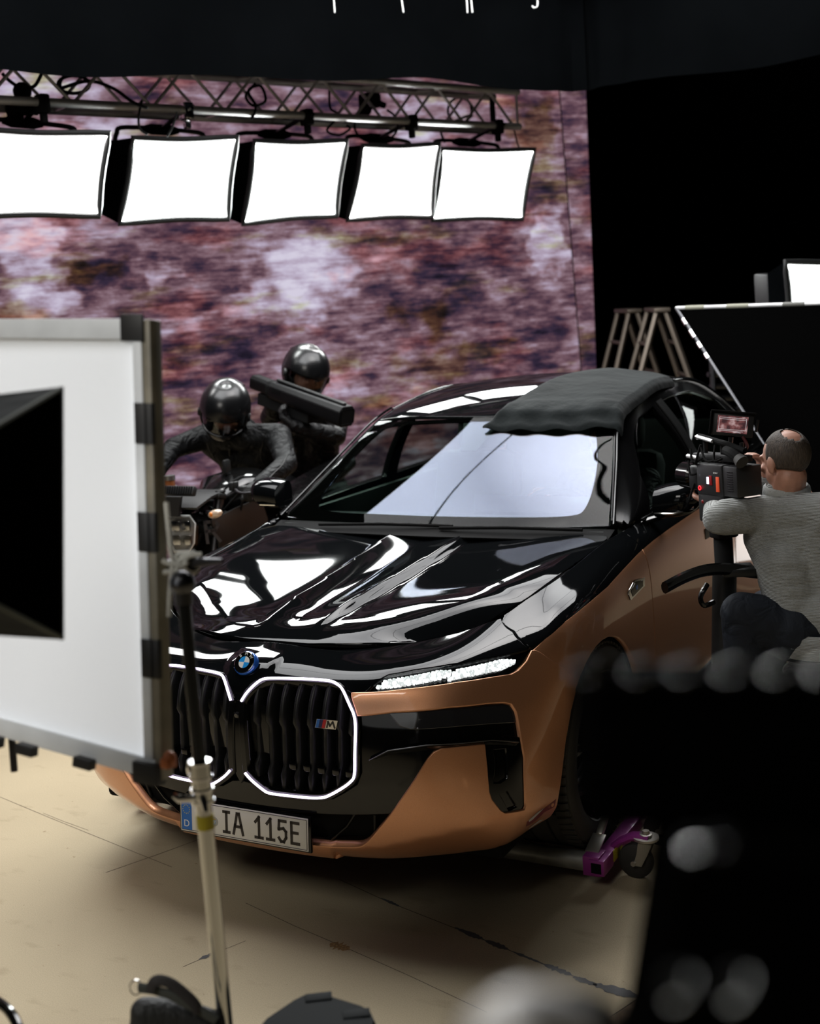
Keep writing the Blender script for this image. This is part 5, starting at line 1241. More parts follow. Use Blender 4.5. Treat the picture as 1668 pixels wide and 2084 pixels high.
wp(MB().tube(catmull([at(-60, 2015, d=2.5), at(0, 2042, d=2.45), at(30, 2075, d=2.4), at(50, 2130, d=2.35)], 5), .010, 10).build('hose', 'gloss_black'), hz_)

# ---- dark camera rig close by at the right, far out of focus
rg = thing('camera_rig', 'large dark out-of-focus camera rig with bright screw heads filling the lower right', 'camera rig', tuple(at(1450, 1550, d=.47)))
Rr_ = Matrix((Vector(RGT), Vector(UPV), -Vector(FWD))).transposed()
def slab(x0, y0, x1, y1, d, th, nm, m='matte_black', bev=.002):
    a, b = at(x0, y0, d=d), at(x1, y1, d=d); w_, h_ = abs((b-a).dot(Vector(RGT))), abs((b-a).dot(Vector(UPV)))
    mb = MB(); mb.box((a+b)/2+Vector(FWD)*th/2, (w_, h_, th), Rr_ @ Matrix.Rotation(0.0, 3, 'Z'), bev); return wp(mb.build(nm, m), rg)
slab(1235, 1388, 1900, 1440, .455, .012, 'cheese_plate', 'velvet')
slab(1212, 1392, 1900, 1684, .75, .10, 'rig_body', 'velvet')
slab(1378, 1752, 1900, 1800, .45, .015, 'bracket_plate', 'velvet'); slab(1385, 1690, 1900, 1800, .74, .03, 'lower_bracket', 'velvet')
mb = MB(); pa_ = [at(1398, 1740, d=.70), at(1900, 1740, d=.70), at(1900, 2250, d=.70), at(1318, 2250, d=.70)]; mb.add(pa_+[p+Vector(FWD)*.09 for p in pa_], [(0, 1, 2, 3), (7, 6, 5, 4), (0, 4, 5, 1), (1, 5, 6, 2), (2, 6, 7, 3), (3, 7, 4, 0)]); wp(mb.build('lower_body', 'velvet'), rg)
M['screw'] = mat('screw', (.92, .95, .93), .10, 1)
def screw(px, py, d, r, aim, fr, nm='screw'):
    c = at(px, py, d=d); tc = (Vector(CAM)-c).normalized(); x, y, z = ortho(tc); MM = Matrix((x, y, z)).transposed().to_4x4(); MM.translation = c-tc*.006
    o = wp(MB().lathe([(r*.3, .003), (r*.8, .003), (r, .001), (r, -.006), (r*.4, -.006), (r*.4, -.016), (0, -.016)], 24, MM).build(nm, 'matte_black'), rg)
    hv = (tc+(Vector(aim)-c).normalized()).normalized(); x, y, z = ortho(hv); M2 = Matrix((x, y, z)).transposed().to_4x4(); M2.translation = c
    e = MB().lathe([(0, .0002), (fr, .0002), (fr, -.0004), (0, -.0004)], 20, M2).build('glint_mirror', 'screw'); e.parent = o; return o  # added mirror disc, turned so it throws a glint into the lens
for px in (1192, 1299, 1390, 1484, 1579, 1668): screw(px, 1363, .448, .0045, (.1, 1.6, 3.95), .0023)
screw(1410, 1727, .442, .0045, (.1, 1.2, 3.85), .0019); screw(1466, 1722, .442, .0045, (.1, .6, 3.85), .0011)
for px, py in ((1386, 2012), (1502, 2012)): screw(px, py, .46, .0070, tuple(at(235, 1050, d=2.4)), .0064)
bl = thing('lens_support', 'pale blurred metal fitting very near the lens at the bottom edge', 'fitting', tuple(at(1090, 2080, d=.42)))
wp(lump([(at(1010, 2095, d=.42), (.012, .012, .008)), (at(1060, 2075, d=.42), (.013, .013, .010)), (at(1110, 2072, d=.43), (.013, .013, .010)), (at(1150, 2085, d=.43), (.012, .012, .010))], 'fitting_body', mat('pale_metal', (.55, .55, .55), .4, .2), None, .003, 4), bl)
wp(lump([(at(1180, 2075, d=.45), (.013, .013, .012)), (at(1220, 2090, d=.45), (.012, .012, .012)), (at(985, 2110, d=.43), (.012, .01, .008))], 'fitting_arm', 'matte_black', None, .003, 4), bl)

# ---- wheel dollies
M['magenta'] = mat('magenta', (.33, .035, .28), .4, .2, .3)
M['zinc'] = mat('zinc', (.55, .53, .48), .38, .9)
def dolly(lab):
    r = thing('wheel_dolly', lab, 'dolly', (0, 0, 0)); c = lambda o: setattr(o, 'parent', r) or o
    # local: x outwards from the car, y along it, wheel centre at (-.17, 0)
    for y in (-.252, .252): c(MB().tube([(-.30, y, .085), (.02, y, .085)], .034, 20).build('roller', mat('roller_grey', (.36, .36, .33), .45, .6, var=.25, vscale=14) if 'roller_grey' not in bpy.data.materials else bpy.data.materials['roller_grey']))
    for y in (-.252, .252):
        mb = MB(); mb.box((.04, y, .085), (.06, .07, .07), None, .003); c(mb.build('socket', 'magenta'))
    mb = MB(); mb.box((.062, 0, .085), (.05, .44, .05), None, .004); c(mb.build('side_beam', 'magenta'))
    mb = MB(); mb.box((.062, -.245, .085), (.056, .10, .056), None, .004); bo = c(mb.build('beam_end', 'magenta'))
    mb = MB(); mb.box((.062, -.2945, .085), (.036, .004, .036)); o = mb.build('opening', 'matte_black'); o.parent = bo
    mb = MB(); mb.box((.030, -.205, .135), (.05, .09, .008), Matrix.Rotation(.35, 3, 'X'), .003); mb.box((.030, -.125, .175), (.026, .10, .022), Matrix.Rotation(.6, 3, 'X'), .006); c(mb.build('foot_pedal', 'zinc'))
    mb = MB(); mb.box((.089, -.15, .09), (.004, .09, .04), None, .001); c(mb.build('warning_label', bpy.data.materials['tape_yellow']))
    for y in (-.140, .140):
        pts = [(.07, y, .10), (.10, y, .128), (.14, y, .150), (.205, y, .156)]; c(MB().tube(pts, .027, 8, flat=(.5, 1.1)).build('caster_arm', 'magenta'))
        cs_ = MB().lathe([(0, .022), (.012, .022), (.014, .012), (.022, .010), (.022, 0), (.045, 0), (.045, -.008), (.02, -.014)], 18, Matrix.Translation((.190, y, .156))).build('caster_plate', 'zinc'); c(cs_)
        yo = MB()
        for s in (-1, 1): yo.sheet([[Vector((.190+a, y+s*.028, z)) for a, z in l] for l in (((-.02, .14), (.028, .14)), ((-.026, .10), (.012, .10)), ((-.040, .055), (-.010, .055)))], .004)
        o = yo.build('caster_fork', 'zinc'); c(o)
        W_ = MB().lathe([(0, -.018), (.02, -.02), (.03, -.017), (.052, -.017), (.061, -.012), (.063, 0), (.061, .012), (.052, .017), (.03, .017), (.02, .02), (0, .018)], 28, Matrix.Translation((.152, y, .063)) @ Matrix.Rotation(math.pi/2, 4, 'X')).build('caster_wheel', 'rubber'); c(W_)
        for s in (-1, 1): c(MB().tube([(.152, y+s*.026, .063), (.152, y+s*.036, .063)], .010, 6).build('axle_bolt', 'zinc'))
    return r
d1 = dolly('magenta wheel dolly with castor under the near front tyre'); d1.location = (.955, .886, 0)
d2 = copy_tree(d1); d2['label'] = 'magenta dolly leg peeping out under the bumper at the far front wheel'; d2.location = (-.955, .886, 0); d2.rotation_euler = (0, 0, math.pi)

# ---- black cloth over the roof
def rcloth(a, b):
    """a across the roof, b from back (0) to front (1)"""
    s = .06+a*1.02; s1 = min(s, 1.0); dr = max(0, s-1.0)
    y = 2.93-b*.93
    if b < .80: y = 2.95-.78*(b/.80)+.03*math.sin(3*a); p = roofs(np.array(s1), np.array(max(y, 2.15))); 
    else: t = 1-(b-.80)/.20*(.155+.01*math.sin(5*a)+.02*a); p = wind(np.array(s1), np.array(t)); 
    p = Vector([float(q) for q in p])
    return p+Vector((dr*.35, 0, -dr*.55))
rcl = MB(); G = []
for i in range(46):
    b = i/45; row = []
    for j in range(56):
        a = j/55; edge = .10*(1-a)*(b-.0)
        aa = (a*1.0+(1-a)*(.30*(1-b)-.02*math.sin(7*b))); p = rcloth(aa, b)
        hgt = .022+.006*math.sin(5*a+4*b+1.2*math.sin(4*b))+.003*math.sin(11*a-9*b)+.007*math.sin(24*a+3*math.sin(9*b))*(b > .75)*(b-.75)*4+.018*math.exp(-((b-.82)/.06)**2)+.012*math.exp(-((a-.97)/.04)**2)
        if b > .985 or a > .99 or a < .01: hgt -= .010
        row.append(p+Vector((.10*hgt, -.35*hgt if b > .6 else 0, hgt)))
    G.append(row)
rcl.sheet(G, .010); o = rcl.build('roof_cloth', 'cloth_black', smooth=True, angle=80); o.location = (0, 0, LIFT); tag(o, 'folded black cloth draped over the roof and top of the windscreen', 'cloth')

# ================================================================== people
def flesh(name, caps, m, parent, voxel=.009, it=5, balls=()):
    """one continuous body surface grown over tapered limbs"""
    mb = MB()
    for (p, r0), (q, r1) in caps:
        p, q = Vector(p), Vector(q); L = (q-p).length
        d = (q-p).normalized() if L > 1e-6 else Vector((0, 0, 1)); pts, rs = [], []
        for a in np.linspace(-90, 0, 5): pts.append(p+d*r0*math.sin(math.radians(a))); rs.append(max(r0*math.cos(math.radians(a)), .0008))
        for a in np.linspace(0, 90, 5): pts.append(q+d*r1*math.sin(math.radians(a))); rs.append(max(r1*math.cos(math.radians(a)), .0008))
        mb.tube(pts, rs, 14)
    for c, r, R in balls: mb.ball(c, r, 18, 12, R)
    me = bpy.data.meshes.new('t'); me.from_pydata(mb.v, [], mb.f); o = bpy.data.objects.new('t', me); COL.objects.link(o)
    a = o.modifiers.new('a', 'REMESH'); a.mode = 'VOXEL'; a.voxel_size = voxel
    if it: b = o.modifiers.new('b', 'SMOOTH'); b.factor = .5; b.iterations = it
    dg = bpy.context.evaluated_depsgraph_get(); m2 = bpy.data.meshes.new_from_object(o.evaluated_get(dg)); bpy.data.objects.remove(o)
    m2.materials.clear(); m2.materials.append(M[m] if isinstance(m, str) else m); m2.polygons.foreach_set('use_smooth', [True]*len(m2.polygons)); m2.name = name
    r_ = bpy.data.objects.new(name, m2); COL.objects.link(r_)
    if parent is not None: setp(r_, parent)
    return r_
M['skin'] = mat('skin', (.46, .23, .16), .5, var=.12, vscale=40)
def fold_mat(name, col, rough, bump, sc, stretch=(1, 1, 1), weave=0, wdir='Z'):
    m, nt, b = principled(name); N, Lk = nt.nodes, nt.links
    b.inputs['Base Color'].default_value = (*col, 1); b.inputs['Roughness'].default_value = rough; b.inputs['Specular IOR Level'].default_value = .15
    tc = N.new('ShaderNodeTexCoord'); mp = N.new('ShaderNodeMapping'); mp.inputs['Scale'].default_value = stretch; Lk.new(tc.outputs['Object'], mp.inputs[0])
    n = N.new('ShaderNodeTexNoise'); n.inputs['Scale'].default_value = sc; n.inputs['Detail'].default_value = 3; n.inputs['Distortion'].default_value = .8; Lk.new(mp.outputs[0], n.inputs[0])
    bp_ = N.new('ShaderNodeBump'); bp_.inputs['Distance'].default_value = bump; Lk.new(n.outputs[0], bp_.inputs['Height']); last = bp_
    if weave:
        w_ = N.new('ShaderNodeTexWave'); w_.bands_direction = wdir; w_.inputs['Scale'].default_value = weave; w_.inputs['Distortion'].default_value = .6; Lk.new(tc.outputs['Object'], w_.inputs[0])
        b2 = N.new('ShaderNodeBump'); b2.inputs['Distance'].default_value = .0035; Lk.new(w_.outputs[0], b2.inputs['Height']); Lk.new(bp_.outputs[0], b2.inputs['Normal']); last = b2
    Lk.new(last.outputs[0], b.inputs['Normal']); return m
M['leather'] = fold_mat('leather', (.0042, .0042, .0045), .42, .036, 12)
M['jacket'] = fold_mat('jacket', (.0042, .0044, .0048), .6, .045, 10)
M['glove'] = fold_mat('glove', (.011, .011, .011), .5, .006, 60)
M['trouser_black'] = fold_mat('trouser_black', (.010, .010, .011), .7, .015, 12)
M['helmet_paint'] = mat('helmet_paint', (.0035, .0036, .004), .26, .0, .0, .4)

def helmet(parent, c, f, up, s=1.0):
    """full-face helmet; f is the way the face looks"""
    f = Vector(f).normalized(); x = f.cross(Vector(up)).normalized(); u = x.cross(f).normalized(); R = Matrix((x, f, u)).transposed(); c = Vector(c)
    W = lambda p: c+R @ (Vector(p)*s)
    def shell(a, b, k=1.):
        # a: around (0 = face), b: -1 chin .. 1 crown
        t = (b+1)/2; z = -.150+.305*t; rr = math.sqrt(max(0, 1-abs(2*t-1.0)**2.25)); rr = max(rr, .0)
        ln = .158 if abs(a) < math.pi/2 else .165; wd = .128
        ch = max(0, .45-t)/.45; px = wd*math.sin(a)*rr*(1-.10*ch); py = ln*math.cos(a)*rr
        py = py+ (.030*ch if math.cos(a) > 0 else .030*ch)+.0
        if t < .12: rr *= 1
        return Vector((px*k, py*k, z*k))
    G = []; nb, na = 30, 48; win = lambda a, b: abs(a) < 1.15 and -.42 < b < .16
    mb = MB(); V = []; Fs = []
    for i in range(nb+1):
        for j in range(na): V.append(W(shell(-math.pi+2*math.pi*j/na, -.93+1.93*i/nb)))
    for i in range(nb):
        for j in range(na):
            a = -math.pi+2*math.pi*(j+.5)/na; b = -.93+1.93*(i+.5)/nb
            if win(a, b): continue
            Fs.append((i*na+j, i*na+(j+1) % na, (i+1)*na+(j+1) % na, (i+1)*na+j))
    mb.add(V, Fs); mb.f = [q if True else q for q in mb.f]
    h = setp(mb.build('helmet', 'helmet_paint'), parent)
    so = h.modifiers.new('s', 'SOLIDIFY'); so.thickness = .012; so.offset = -1
    def sub(mbx, nm, m): o = mbx.build(nm, m); o.parent = h; return o
    aa = np.linspace(-1.22, 1.22, 22)
    vs = MB(); vs.grid([[W(shell(a, b, 1.025)) for b in np.linspace(-.50, .19, 8)] for a in aa], flip=True); sub(vs, 'visor', 'visor')
    ed = MB(); ed.tube([W(shell(a, .19, 1.03)) for a in aa], .0035, 6); sub(ed, 'visor_edge', 'chrome')
    ed = MB(); ed.tube([W(shell(a, -.50-.05*math.cos(a), 1.03)) for a in aa], .003, 6); sub(ed, 'visor_edge', 'steel_dark')
    for sg in (-1, 1):
        p = W((sg*.133, .035, -.01)); pv = MB(); pv.lathe([(0, .012), (.020, .010), (.028, 0)], 16, Matrix.Translation(p) @ (R @ Matrix.Rotation(sg*math.pi/2, 3, 'Y')).to_4x4()); sub(pv, 'visor_hinge', 'satin_black')
    sh = lambda a, b, k: W(shell(a, b, k))
    vt = MB(); vt.sheet([[sh(a*w, b, 1.012+.030*(1-abs(a)/.34*.5)) for a in np.linspace(-.30, .30, 7)] for b, w in ((.26, .30), (.32, .9), (.44, 1.15), (.56, .9), (.64, .25))], .008); sub(vt, 'vent', 'helmet_paint')
    sl = MB(); sl.tube([sh(-.02, .36, 1.045), sh(.0, .46, 1.045), sh(.03, .50, 1.045)], .003, 6); sub(sl, 'vent_slider', 'matte_black')
    for sg in (-1, 1):
        rd_ = MB(); rd_.tube([sh(sg*a, b, 1.006) for a, b in ((.75, .24), (.82, .45), (.9, .65), (1.25, .84), (2.0, .90))], .006, 6); sub(rd_, 'shell_ridge', 'helmet_paint')
    sp = MB(); sp.sheet([[sh(a, b, k) for a in np.linspace(math.pi-.75, math.pi+.75, 9)] for b, k in ((.72, 1.0), (.58, 1.06), (.45, 1.10))], .012); sub(sp, 'spoiler', 'helmet_paint')
    cv = MB(); cv.tube([sh(a, -.72, 1.01) for a in np.linspace(-.35, .35, 8)], .010, 8, flat=(1.2, .6)); sub(cv, 'chin_vent', 'matte_black')
    return h
def headcaps(c, f, up, s=1.):
    f = Vector(f).normalized(); x = f.cross(Vector(up)).normalized(); u = x.cross(f).normalized(); R = Matrix((x, f, u)).transposed(); c = Vector(c); W = lambda *p: c+R @ (Vector(p)*s)
    balls = [(W(0, -.012, .028), (.074*s, .095*s, .086*s), R), (W(0, .018, -.045), (.058*s, .068*s, .062*s), R), (W(0, .055, -.088), (.026*s, .022*s, .020*s), R)]
    balls += [(W(sg*.032, .073, .022), (.023*s, .013*s, .010*s), R) for sg in (-1, 1)]+[(W(sg*.034, .070, -.022), (.021*s, .016*s, .018*s), R) for sg in (-1, 1)]
    balls += [(W(sg*.030, .074, .004), (.0135*s, .010*s, .0095*s), R) for sg in (-1, 1)]
    balls += [(W(0, .085, -.052), (.024*s, .012*s, .007*s), R), (W(0, .083, -.066), (.020*s, .012*s, .007*s), R)]
    balls += [(W(sg*.077, -.012, -.008), (.010*s, .020*s, .034*s), R) for sg in (-1, 1)]
    caps = [((W(0, .082, .012), .011*s), (W(0, .104, -.025), .0145*s)), ((W(-.011, .092, -.030), .010*s), (W(.011, .092, -.030), .010*s))]
    return caps, balls, W
def hand(wrist, dirn, palm_n, thumb_side, curl=.9, s=1.):
    """palm, four bent fingers and a thumb as tapered chains"""
    d = Vector(dirn).normalized(); n = Vector(palm_n); n = (n-d*n.dot(d)).normalized(); t = d.cross(n)*thumb_side; w = Vector(wrist); C = []
    for k, (off, L) in enumerate(((.030, .072), (.010, .080), (-.010, .075), (-.029, .060))):
        b = w+d*.088*s+t*off*s; C.append(((w+d*.012*s+t*off*.55*s, .017*s), (b, .0125*s))); a = 0; p = b
        for j, f in enumerate((.45, .32, .23)):
            a += curl*(.75 if j == 0 else .9); q = p+(d*math.cos(a)+n*math.sin(a))*L*f*s; C.append(((p, (.0098-.001*j)*s), (q, (.0088-.001*j)*s))); p = q
    b = w+d*.025*s+t*.030*s; e = b+(d*.6+t*.6+n*.45).normalized()*.042*s; g = e+(d*.75+t*.1+n*.7).normalized()*.034*s; h = g+(d*.8-t*.15+n*.5).normalized()*.026*s
    C += [((w+d*.012*s+t*.012*s, .018*s), (b, .0135*s)), ((b, .0135*s), (e, .0115*s)), ((e, .011*s), (g, .0098*s)), ((g, .0098*s), (h, .0085*s))]
    return C

def torso(neck, pelvis, shL, shR, hipL, hipR, r=1.):
    ch = neck.lerp(pelvis, .30); wa = neck.lerp(pelvis, .70); ax = (shL-shR).normalized()
    c = [((shL, .070*r), (shR, .070*r)), ((ch+ax*.085, .112*r), (wa+ax*.07, .095*r)), ((ch-ax*.085, .112*r), (wa-ax*.07, .095*r)), ((ch+ax*.085, .112*r), (ch-ax*.085, .112*r)), ((wa+ax*.07, .098*r), (pelvis+ax*.07, .108*r)), ((wa-ax*.07, .098*r), (pelvis-ax*.07, .108*r)), ((hipL, .10*r), (hipR, .10*r)), ((shL.lerp(ch, .2), .085*r), (ch+ax*.08, .10*r)), ((shR.lerp(ch, .2), .085*r), (ch-ax*.08, .10*r)), ((neck, .062*r), (ch, .10*r))]
    return c
TOCAM = lambda p: (Vector(CAM)-Vector(p)).normalized()

# ---- motorcycle (heading out of the picture, parallel to the car)
HL = at(366, 1082, d=6.45)
bk = thing('motorcycle', 'black naked motorcycle with clear headlamp behind the reflector board', 'motorcycle', (HL.x, HL.y+.6, 0))
Q = lambda x, y, z: Vector((HL.x+x, HL.y+y, HL.z+z))
k_ = lambda mb, nm, m, **kw: setp(mb.build(nm, m, **kw), bk)
hf = Vector((.10, -1, .02)).normalized(); x, y, z = ortho(hf)
RH = Matrix((x, y, z)).transposed(); hp_ = lambda a, b, c=0: HL+x*a+y*b+z*c
hexo = [(-.070, .085), (.070, .085), (.098, .045), (.082, -.060), (.045, -.110), (-.045, -.110), (-.082, -.060), (-.098, .045)]
G = [[hp_(a*s_, b*s_, c_) for a, b in hexo+[hexo[0]]] for s_, c_ in ((.72, -.20), (1.08, -.12), (1.10, -.01), (1.0, .0))]
mb = MB(); mb.grid(G); hb = k_(mb, 'headlamp', 'gloss_black')
mb = MB(); mb.prism([(a*.98, b*.98) for a, b in hexo], .003, hp_(0, 0, -.035), x, y); o = setp(mb.build('reflector', mat('lamp_reflector', (.80, .82, .82), .3, .4)), bk); 
mb = MB(); mb.tube([hp_(a*.93, b*.93, -.004) for a, b in hexo], .0085, 8, closed=True); setp(mb.build('daylight_ring', mat('ring_white', (.75, .78, .78), .25, 0, .6)), bk)
for b in (.028, -.045):
    mb = MB(); mb.box(hp_(-.030, b, -.018), (.052, .052, .03), RH, .006); mb.box(hp_(.030, b, -.018), (.052, .052, .03), RH, .006); o = setp(mb.build('lamp_module', 'chrome'), bk)
mb = MB(); mb.grid([[hp_(a*s_, b*s_, c_) for a, b in hexo+[hexo[0]]] for s_, c_ in ((1.0, -.002), (.8, .022), (.4, .032), (.01, .034))]); setp(mb.build('lens_cover', 'visor'), bk)
# small screen on its posts
mb = MB(); mb.box(Q(.005, .02, .205), (.20, .035, .050), Matrix.Rotation(-.5, 3, 'X'), .010); k_(mb, 'fly_screen', 'plastic_black')
mb = MB()
for i in range(13): mb.box(Q(-.085+.015*i, -.002, .212), (.005, .006, .042), Matrix.Rotation(-.5, 3, 'X'))
setp(mb.build('screen_ribs', 'matte_black'), bk)
mb = MB(); mb.prism([(-.055, .185), (.055, .185), (.030, .085), (-.030, .085)], .02, Q(0, -.02, 0), (1, 0, 0), (0, 0, 1)); k_(mb, 'screen_bracket', 'plastic_black')
mb = MB(); mb.sheet([[Q(s_*w_, y_, z_) for s_ in np.linspace(-1, 1, 7)] for y_, z_, w_ in ((.0, .12, .12), (.10, .16, .14), (.25, .17, .12))], .012); k_(mb, 'lamp_cowl', 'plastic_black')
# forks, bars
hb_c = Q(0, .30, .20)
for s in (-1, 1): k_(MB().tube([Q(s*.105, .22, .17), Q(s*.105, -.02, -.62)], [.027, .024], 12), 'fork_tube', 'steel_dark')
mb = MB(); mb.box(Q(0, .20, .15), (.28, .07, .03), Matrix.Rotation(-.3, 3, 'X'), .01); mb.box(Q(0, .13, -.02), (.28, .07, .04), Matrix.Rotation(-.3, 3, 'X'), .01); k_(mb, 'fork_clamp', 'satin_black')
eL_, eR_ = at(296, 980, d=6.80), at(556, 992, d=6.42); mid_ = at(428, 1005, d=6.68)
bar_pts = catmull([eL_, eL_.lerp(mid_, .45)+Vector((0, 0, .0)), mid_+Vector((-.06, .0, -.03)), mid_+Vector((.06, 0, -.03)), eR_.lerp(mid_, .45), eR_], 5)
k_(MB().tube(bar_pts, .012, 10), 'handlebar', 'satin_black')
k_(MB().tube([eR_.lerp(mid_, .02), eR_.lerp(mid_, .36)], .017, 12), 'grip', 'rubber'); k_(MB().tube([eL_.lerp(mid_, .02), eL_.lerp(mid_, .36)], .017, 12), 'grip', 'rubber')
mb = MB(); sw = eR_.lerp(mid_, .46); mb.box(sw, (.055, .045, .05), None, .01); mb.box(sw+Vector((-.04, -.01, .03)), (.02, .03, .035), None, .005); mb.box(sw+Vector((-.07, 0, .02)), (.03, .03, .045), None, .006); k_(mb, 'switch_block', 'plastic_black')
k_(MB().tube(catmull([sw+Vector((-.03, -.03, .01)), sw+Vector((.05, -.085, .0)), eR_+Vector((0, -.075, -.01))], 4), .007, 8), 'clutch_lever', 'steel_dark')
rs = at(345, 985, d=6.72); mb = MB(); mb.tube([rs+Vector((0, 0, -.035)), rs+Vector((0, 0, .025))], .030, 14); rv = k_(mb, 'brake_reservoir', mat('amber_fluid', (.20, .06, .015), .3, 0, .5)); k_(MB().tube([rs+Vector((0, 0, .022)), rs+Vector((0, 0, .045))], .033, 14), 'reservoir_cap', 'steel')
k_(MB().tube(catmull([rs+Vector((0, 0, -.03)), rs+Vector((.02, .02, -.08)), rs+Vector((.0, .05, -.12))], 4), .008, 8), 'brake_hose', 'matte_black')
for i, pts in enumerate(([sw, Q(.22, .22, .16), Q(.10, .2, .05)], [rs+Vector((0, .02, -.05)), Q(-.15, .12, .10), Q(-.06, .12, 0)], [sw+Vector((0, 0, -.02)), Q(.2, .25, .06), Q(.12, .3, -.1)])): k_(MB().tube(catmull(pts, 5), .006, 7), 'control_cable', 'matte_black')
mt = at(462, 962, d=6.75); k_(MB().tube([mt+Vector((0, 0, -.10)), mt+Vector((0, 0, -.01))], .008, 8), 'mirror_stem', 'satin_black'); mb = MB(); mb.box(mt+Vector((0, 0, .03)), (.025, .05, .08), None, .01); k_(mb, 'rear_mirror', 'satin_black')
for s, p in ((1, at(438, 1046, d=6.38)), (-1, Q(-.19, .02, .08))):
    mb = MB(); mb.ball(p, (.045, .022, .022), 14, 10, Matrix.Rotation(-.25, 3, 'Y')); k_(mb, 'indicator', mat('indicator_clear', (.62, .48, .36), .15, .2, 1.) if 'indicator_clear' not in bpy.data.materials else bpy.data.materials['indicator_clear']); k_(MB().ball(p+Vector((-s*.012, -.018, 0)), (.012, .008, .012)), 'bulb', mat('bulb_orange', (.7, .2, .02), .3) if 'bulb_orange' not in bpy.data.materials else bpy.data.materials['bulb_orange'])
    k_(MB().tube([p, p+Vector((-s*.08, .04, 0))], .012, 8), 'indicator_stem', 'plastic_black')
# tank, shrouds, seat, frame, engine
def hull(secs, nm, m):
    G = []
    for cx, cy, cz, w_, h_ in secs:
        G.append([Q(cx+w_*np.sign(math.cos(a))*abs(math.cos(a))**.7, cy, cz+h_*np.sign(math.sin(a))*abs(math.sin(a))**.7) for a in np.linspace(0, 2*math.pi, 25)])
    mb = MB(); mb.grid(G); n = 25
    for gi, fl_ in ((0, 1), (len(G)-1, 0)):
        b = len(mb.v); mb.v.append(tuple(sum((Vector(p) for p in G[gi][:-1]), Vector())/24))
        for j in range(24): f = (b, gi*n+j, gi*n+j+1); mb.f.append(f if fl_ else f[::-1]); mb.m.append(0)
    return k_(mb, nm, m, angle=50)
hull([(0, .30, .10, .10, .06), (0, .40, .12, .17, .11), (0, .60, .12, .17, .12), (0, .85, .06, .10, .07), (0, .90, .04, .07, .04)], 'fuel_tank', 'gloss_black')
hull([(0, .82, .0, .11, .04), (0, 1.0, -.01, .14, .05), (0, 1.3, .05, .13, .05), (0, 1.62, .12, .09, .04)], 'seat_pad', 'leather')
for s in (1, -1):
    mb = MB(); mb.sheet([[Q(s*(a), b, c) for a, b, c in r_] for r_ in (((.16, .05, .05), (.20, .22, .09), (.19, .45, .10)), ((.17, .08, -.05), (.225, .22, -.04), (.20, .48, -.02)), ((.15, .12, -.16), (.20, .24, -.20), (.17, .46, -.16)), ((.10, .18, -.28), (.15, .28, -.34), (.12, .42, -.30)))], .012)
    k_(mb, 'tank_shroud', 'satin_black')
    k_(MB().tube([Q(s*.21, .20, -.02), Q(s*.215, .32, -.20), Q(s*.15, .34, -.36)], .012, 8, flat=(1.6, .5)), 'shroud_edge', 'steel')
mb = MB(); mb.box(Q(0, .22, -.20), (.30, .05, .26), None, .01); rad = k_(mb, 'radiator', 'matte_black')
rp_ = at(431, 1082, d=6.42); rn = (TOCAM(rp_)+Vector((.5, 0, 0))).normalized()
strokes(rp_, rn, (0, 0, 1), [[(-.03, -.05), (-.03, .05), (.02, .05), (.035, .03), (.02, .005), (-.028, .005)], [(0, .005), (.035, -.05)]], .016, .006).build('letter_mark', mat('letter_grey', (.022, .022, .023), .5)); bpy.data.objects['letter_mark.001'].parent = None if False else bk; bpy.data.objects['letter_mark.001'].matrix_parent_inverse = Matrix.Translation(-bk.location)
mb = MB(); mb.box(Q(0, .62, -.36), (.36, .5, .34), None, .05); mb.tube([Q(-.18, .5, -.2), Q(.18, .5, -.2)], .09, 14); k_(mb, 'engine', 'satin_black')
for s in (-1, 1): k_(MB().tube([Q(s*.05, .16, .08), Q(s*.16, .45, -.05), Q(s*.17, .9, -.32)], .028, 10), 'frame_spar', 'satin_black')
k_(MB().tube([Q(0, .9, -.05), Q(0, 1.6, .1)], .03, 8), 'tail_frame', 'satin_black')
def mwheel(c):
    MX = Matrix.Translation(c) @ Matrix.Rotation(math.pi/2, 4, 'Y'); mb = MB(); mb.lathe([(.215, -.05), (.25, -.062), (.29, -.045), (.305, 0), (.29, .045), (.25, .062), (.215, .05), (.205, 0)], 48, MX, closed=True); o = k_(mb, 'wheel', 'rubber')
    for q in range(5):
        a = 2*math.pi*q/5; e = MB().tube([c, c+Vector((0, .21*math.cos(a), .21*math.sin(a)))], .018, 8).build('spoke', 'satin_black'); setp(e, bk); e.parent = o; e.matrix_parent_inverse = Matrix()
    return o
fwz = .305; fw_c = Vector((HL.x, HL.y-.06, fwz)); rw_c = Vector((HL.x, HL.y+1.40, fwz))
for o in (mwheel(fw_c), mwheel(rw_c)):
    for ch in o.children: ch.matrix_parent_inverse = Matrix.Translation(-bk.location) @ Matrix.Translation(bk.location) if False else Matrix()
for s in (-1, 1): k_(MB().tube([Q(s*.08, .9, -.40), rw_c+Vector((s*.10, 0, 0))], .025, 8), 'swing_arm', 'satin_black')
for s in (-1, 1): k_(MB().tube([Q(s*.105, -.02, -.60), fw_c+Vector((s*.09, 0, 0))], .022, 8), 'axle_lug', 'satin_black')
mb = MB(); mb.sheet([[fw_c+Vector((xx, .33*math.cos(a), .33*math.sin(a))) for xx in np.linspace(-.075, .075, 5)] for a in np.linspace(.5, 2.4, 12)], .006); k_(mb, 'mudguard', 'gloss_black')

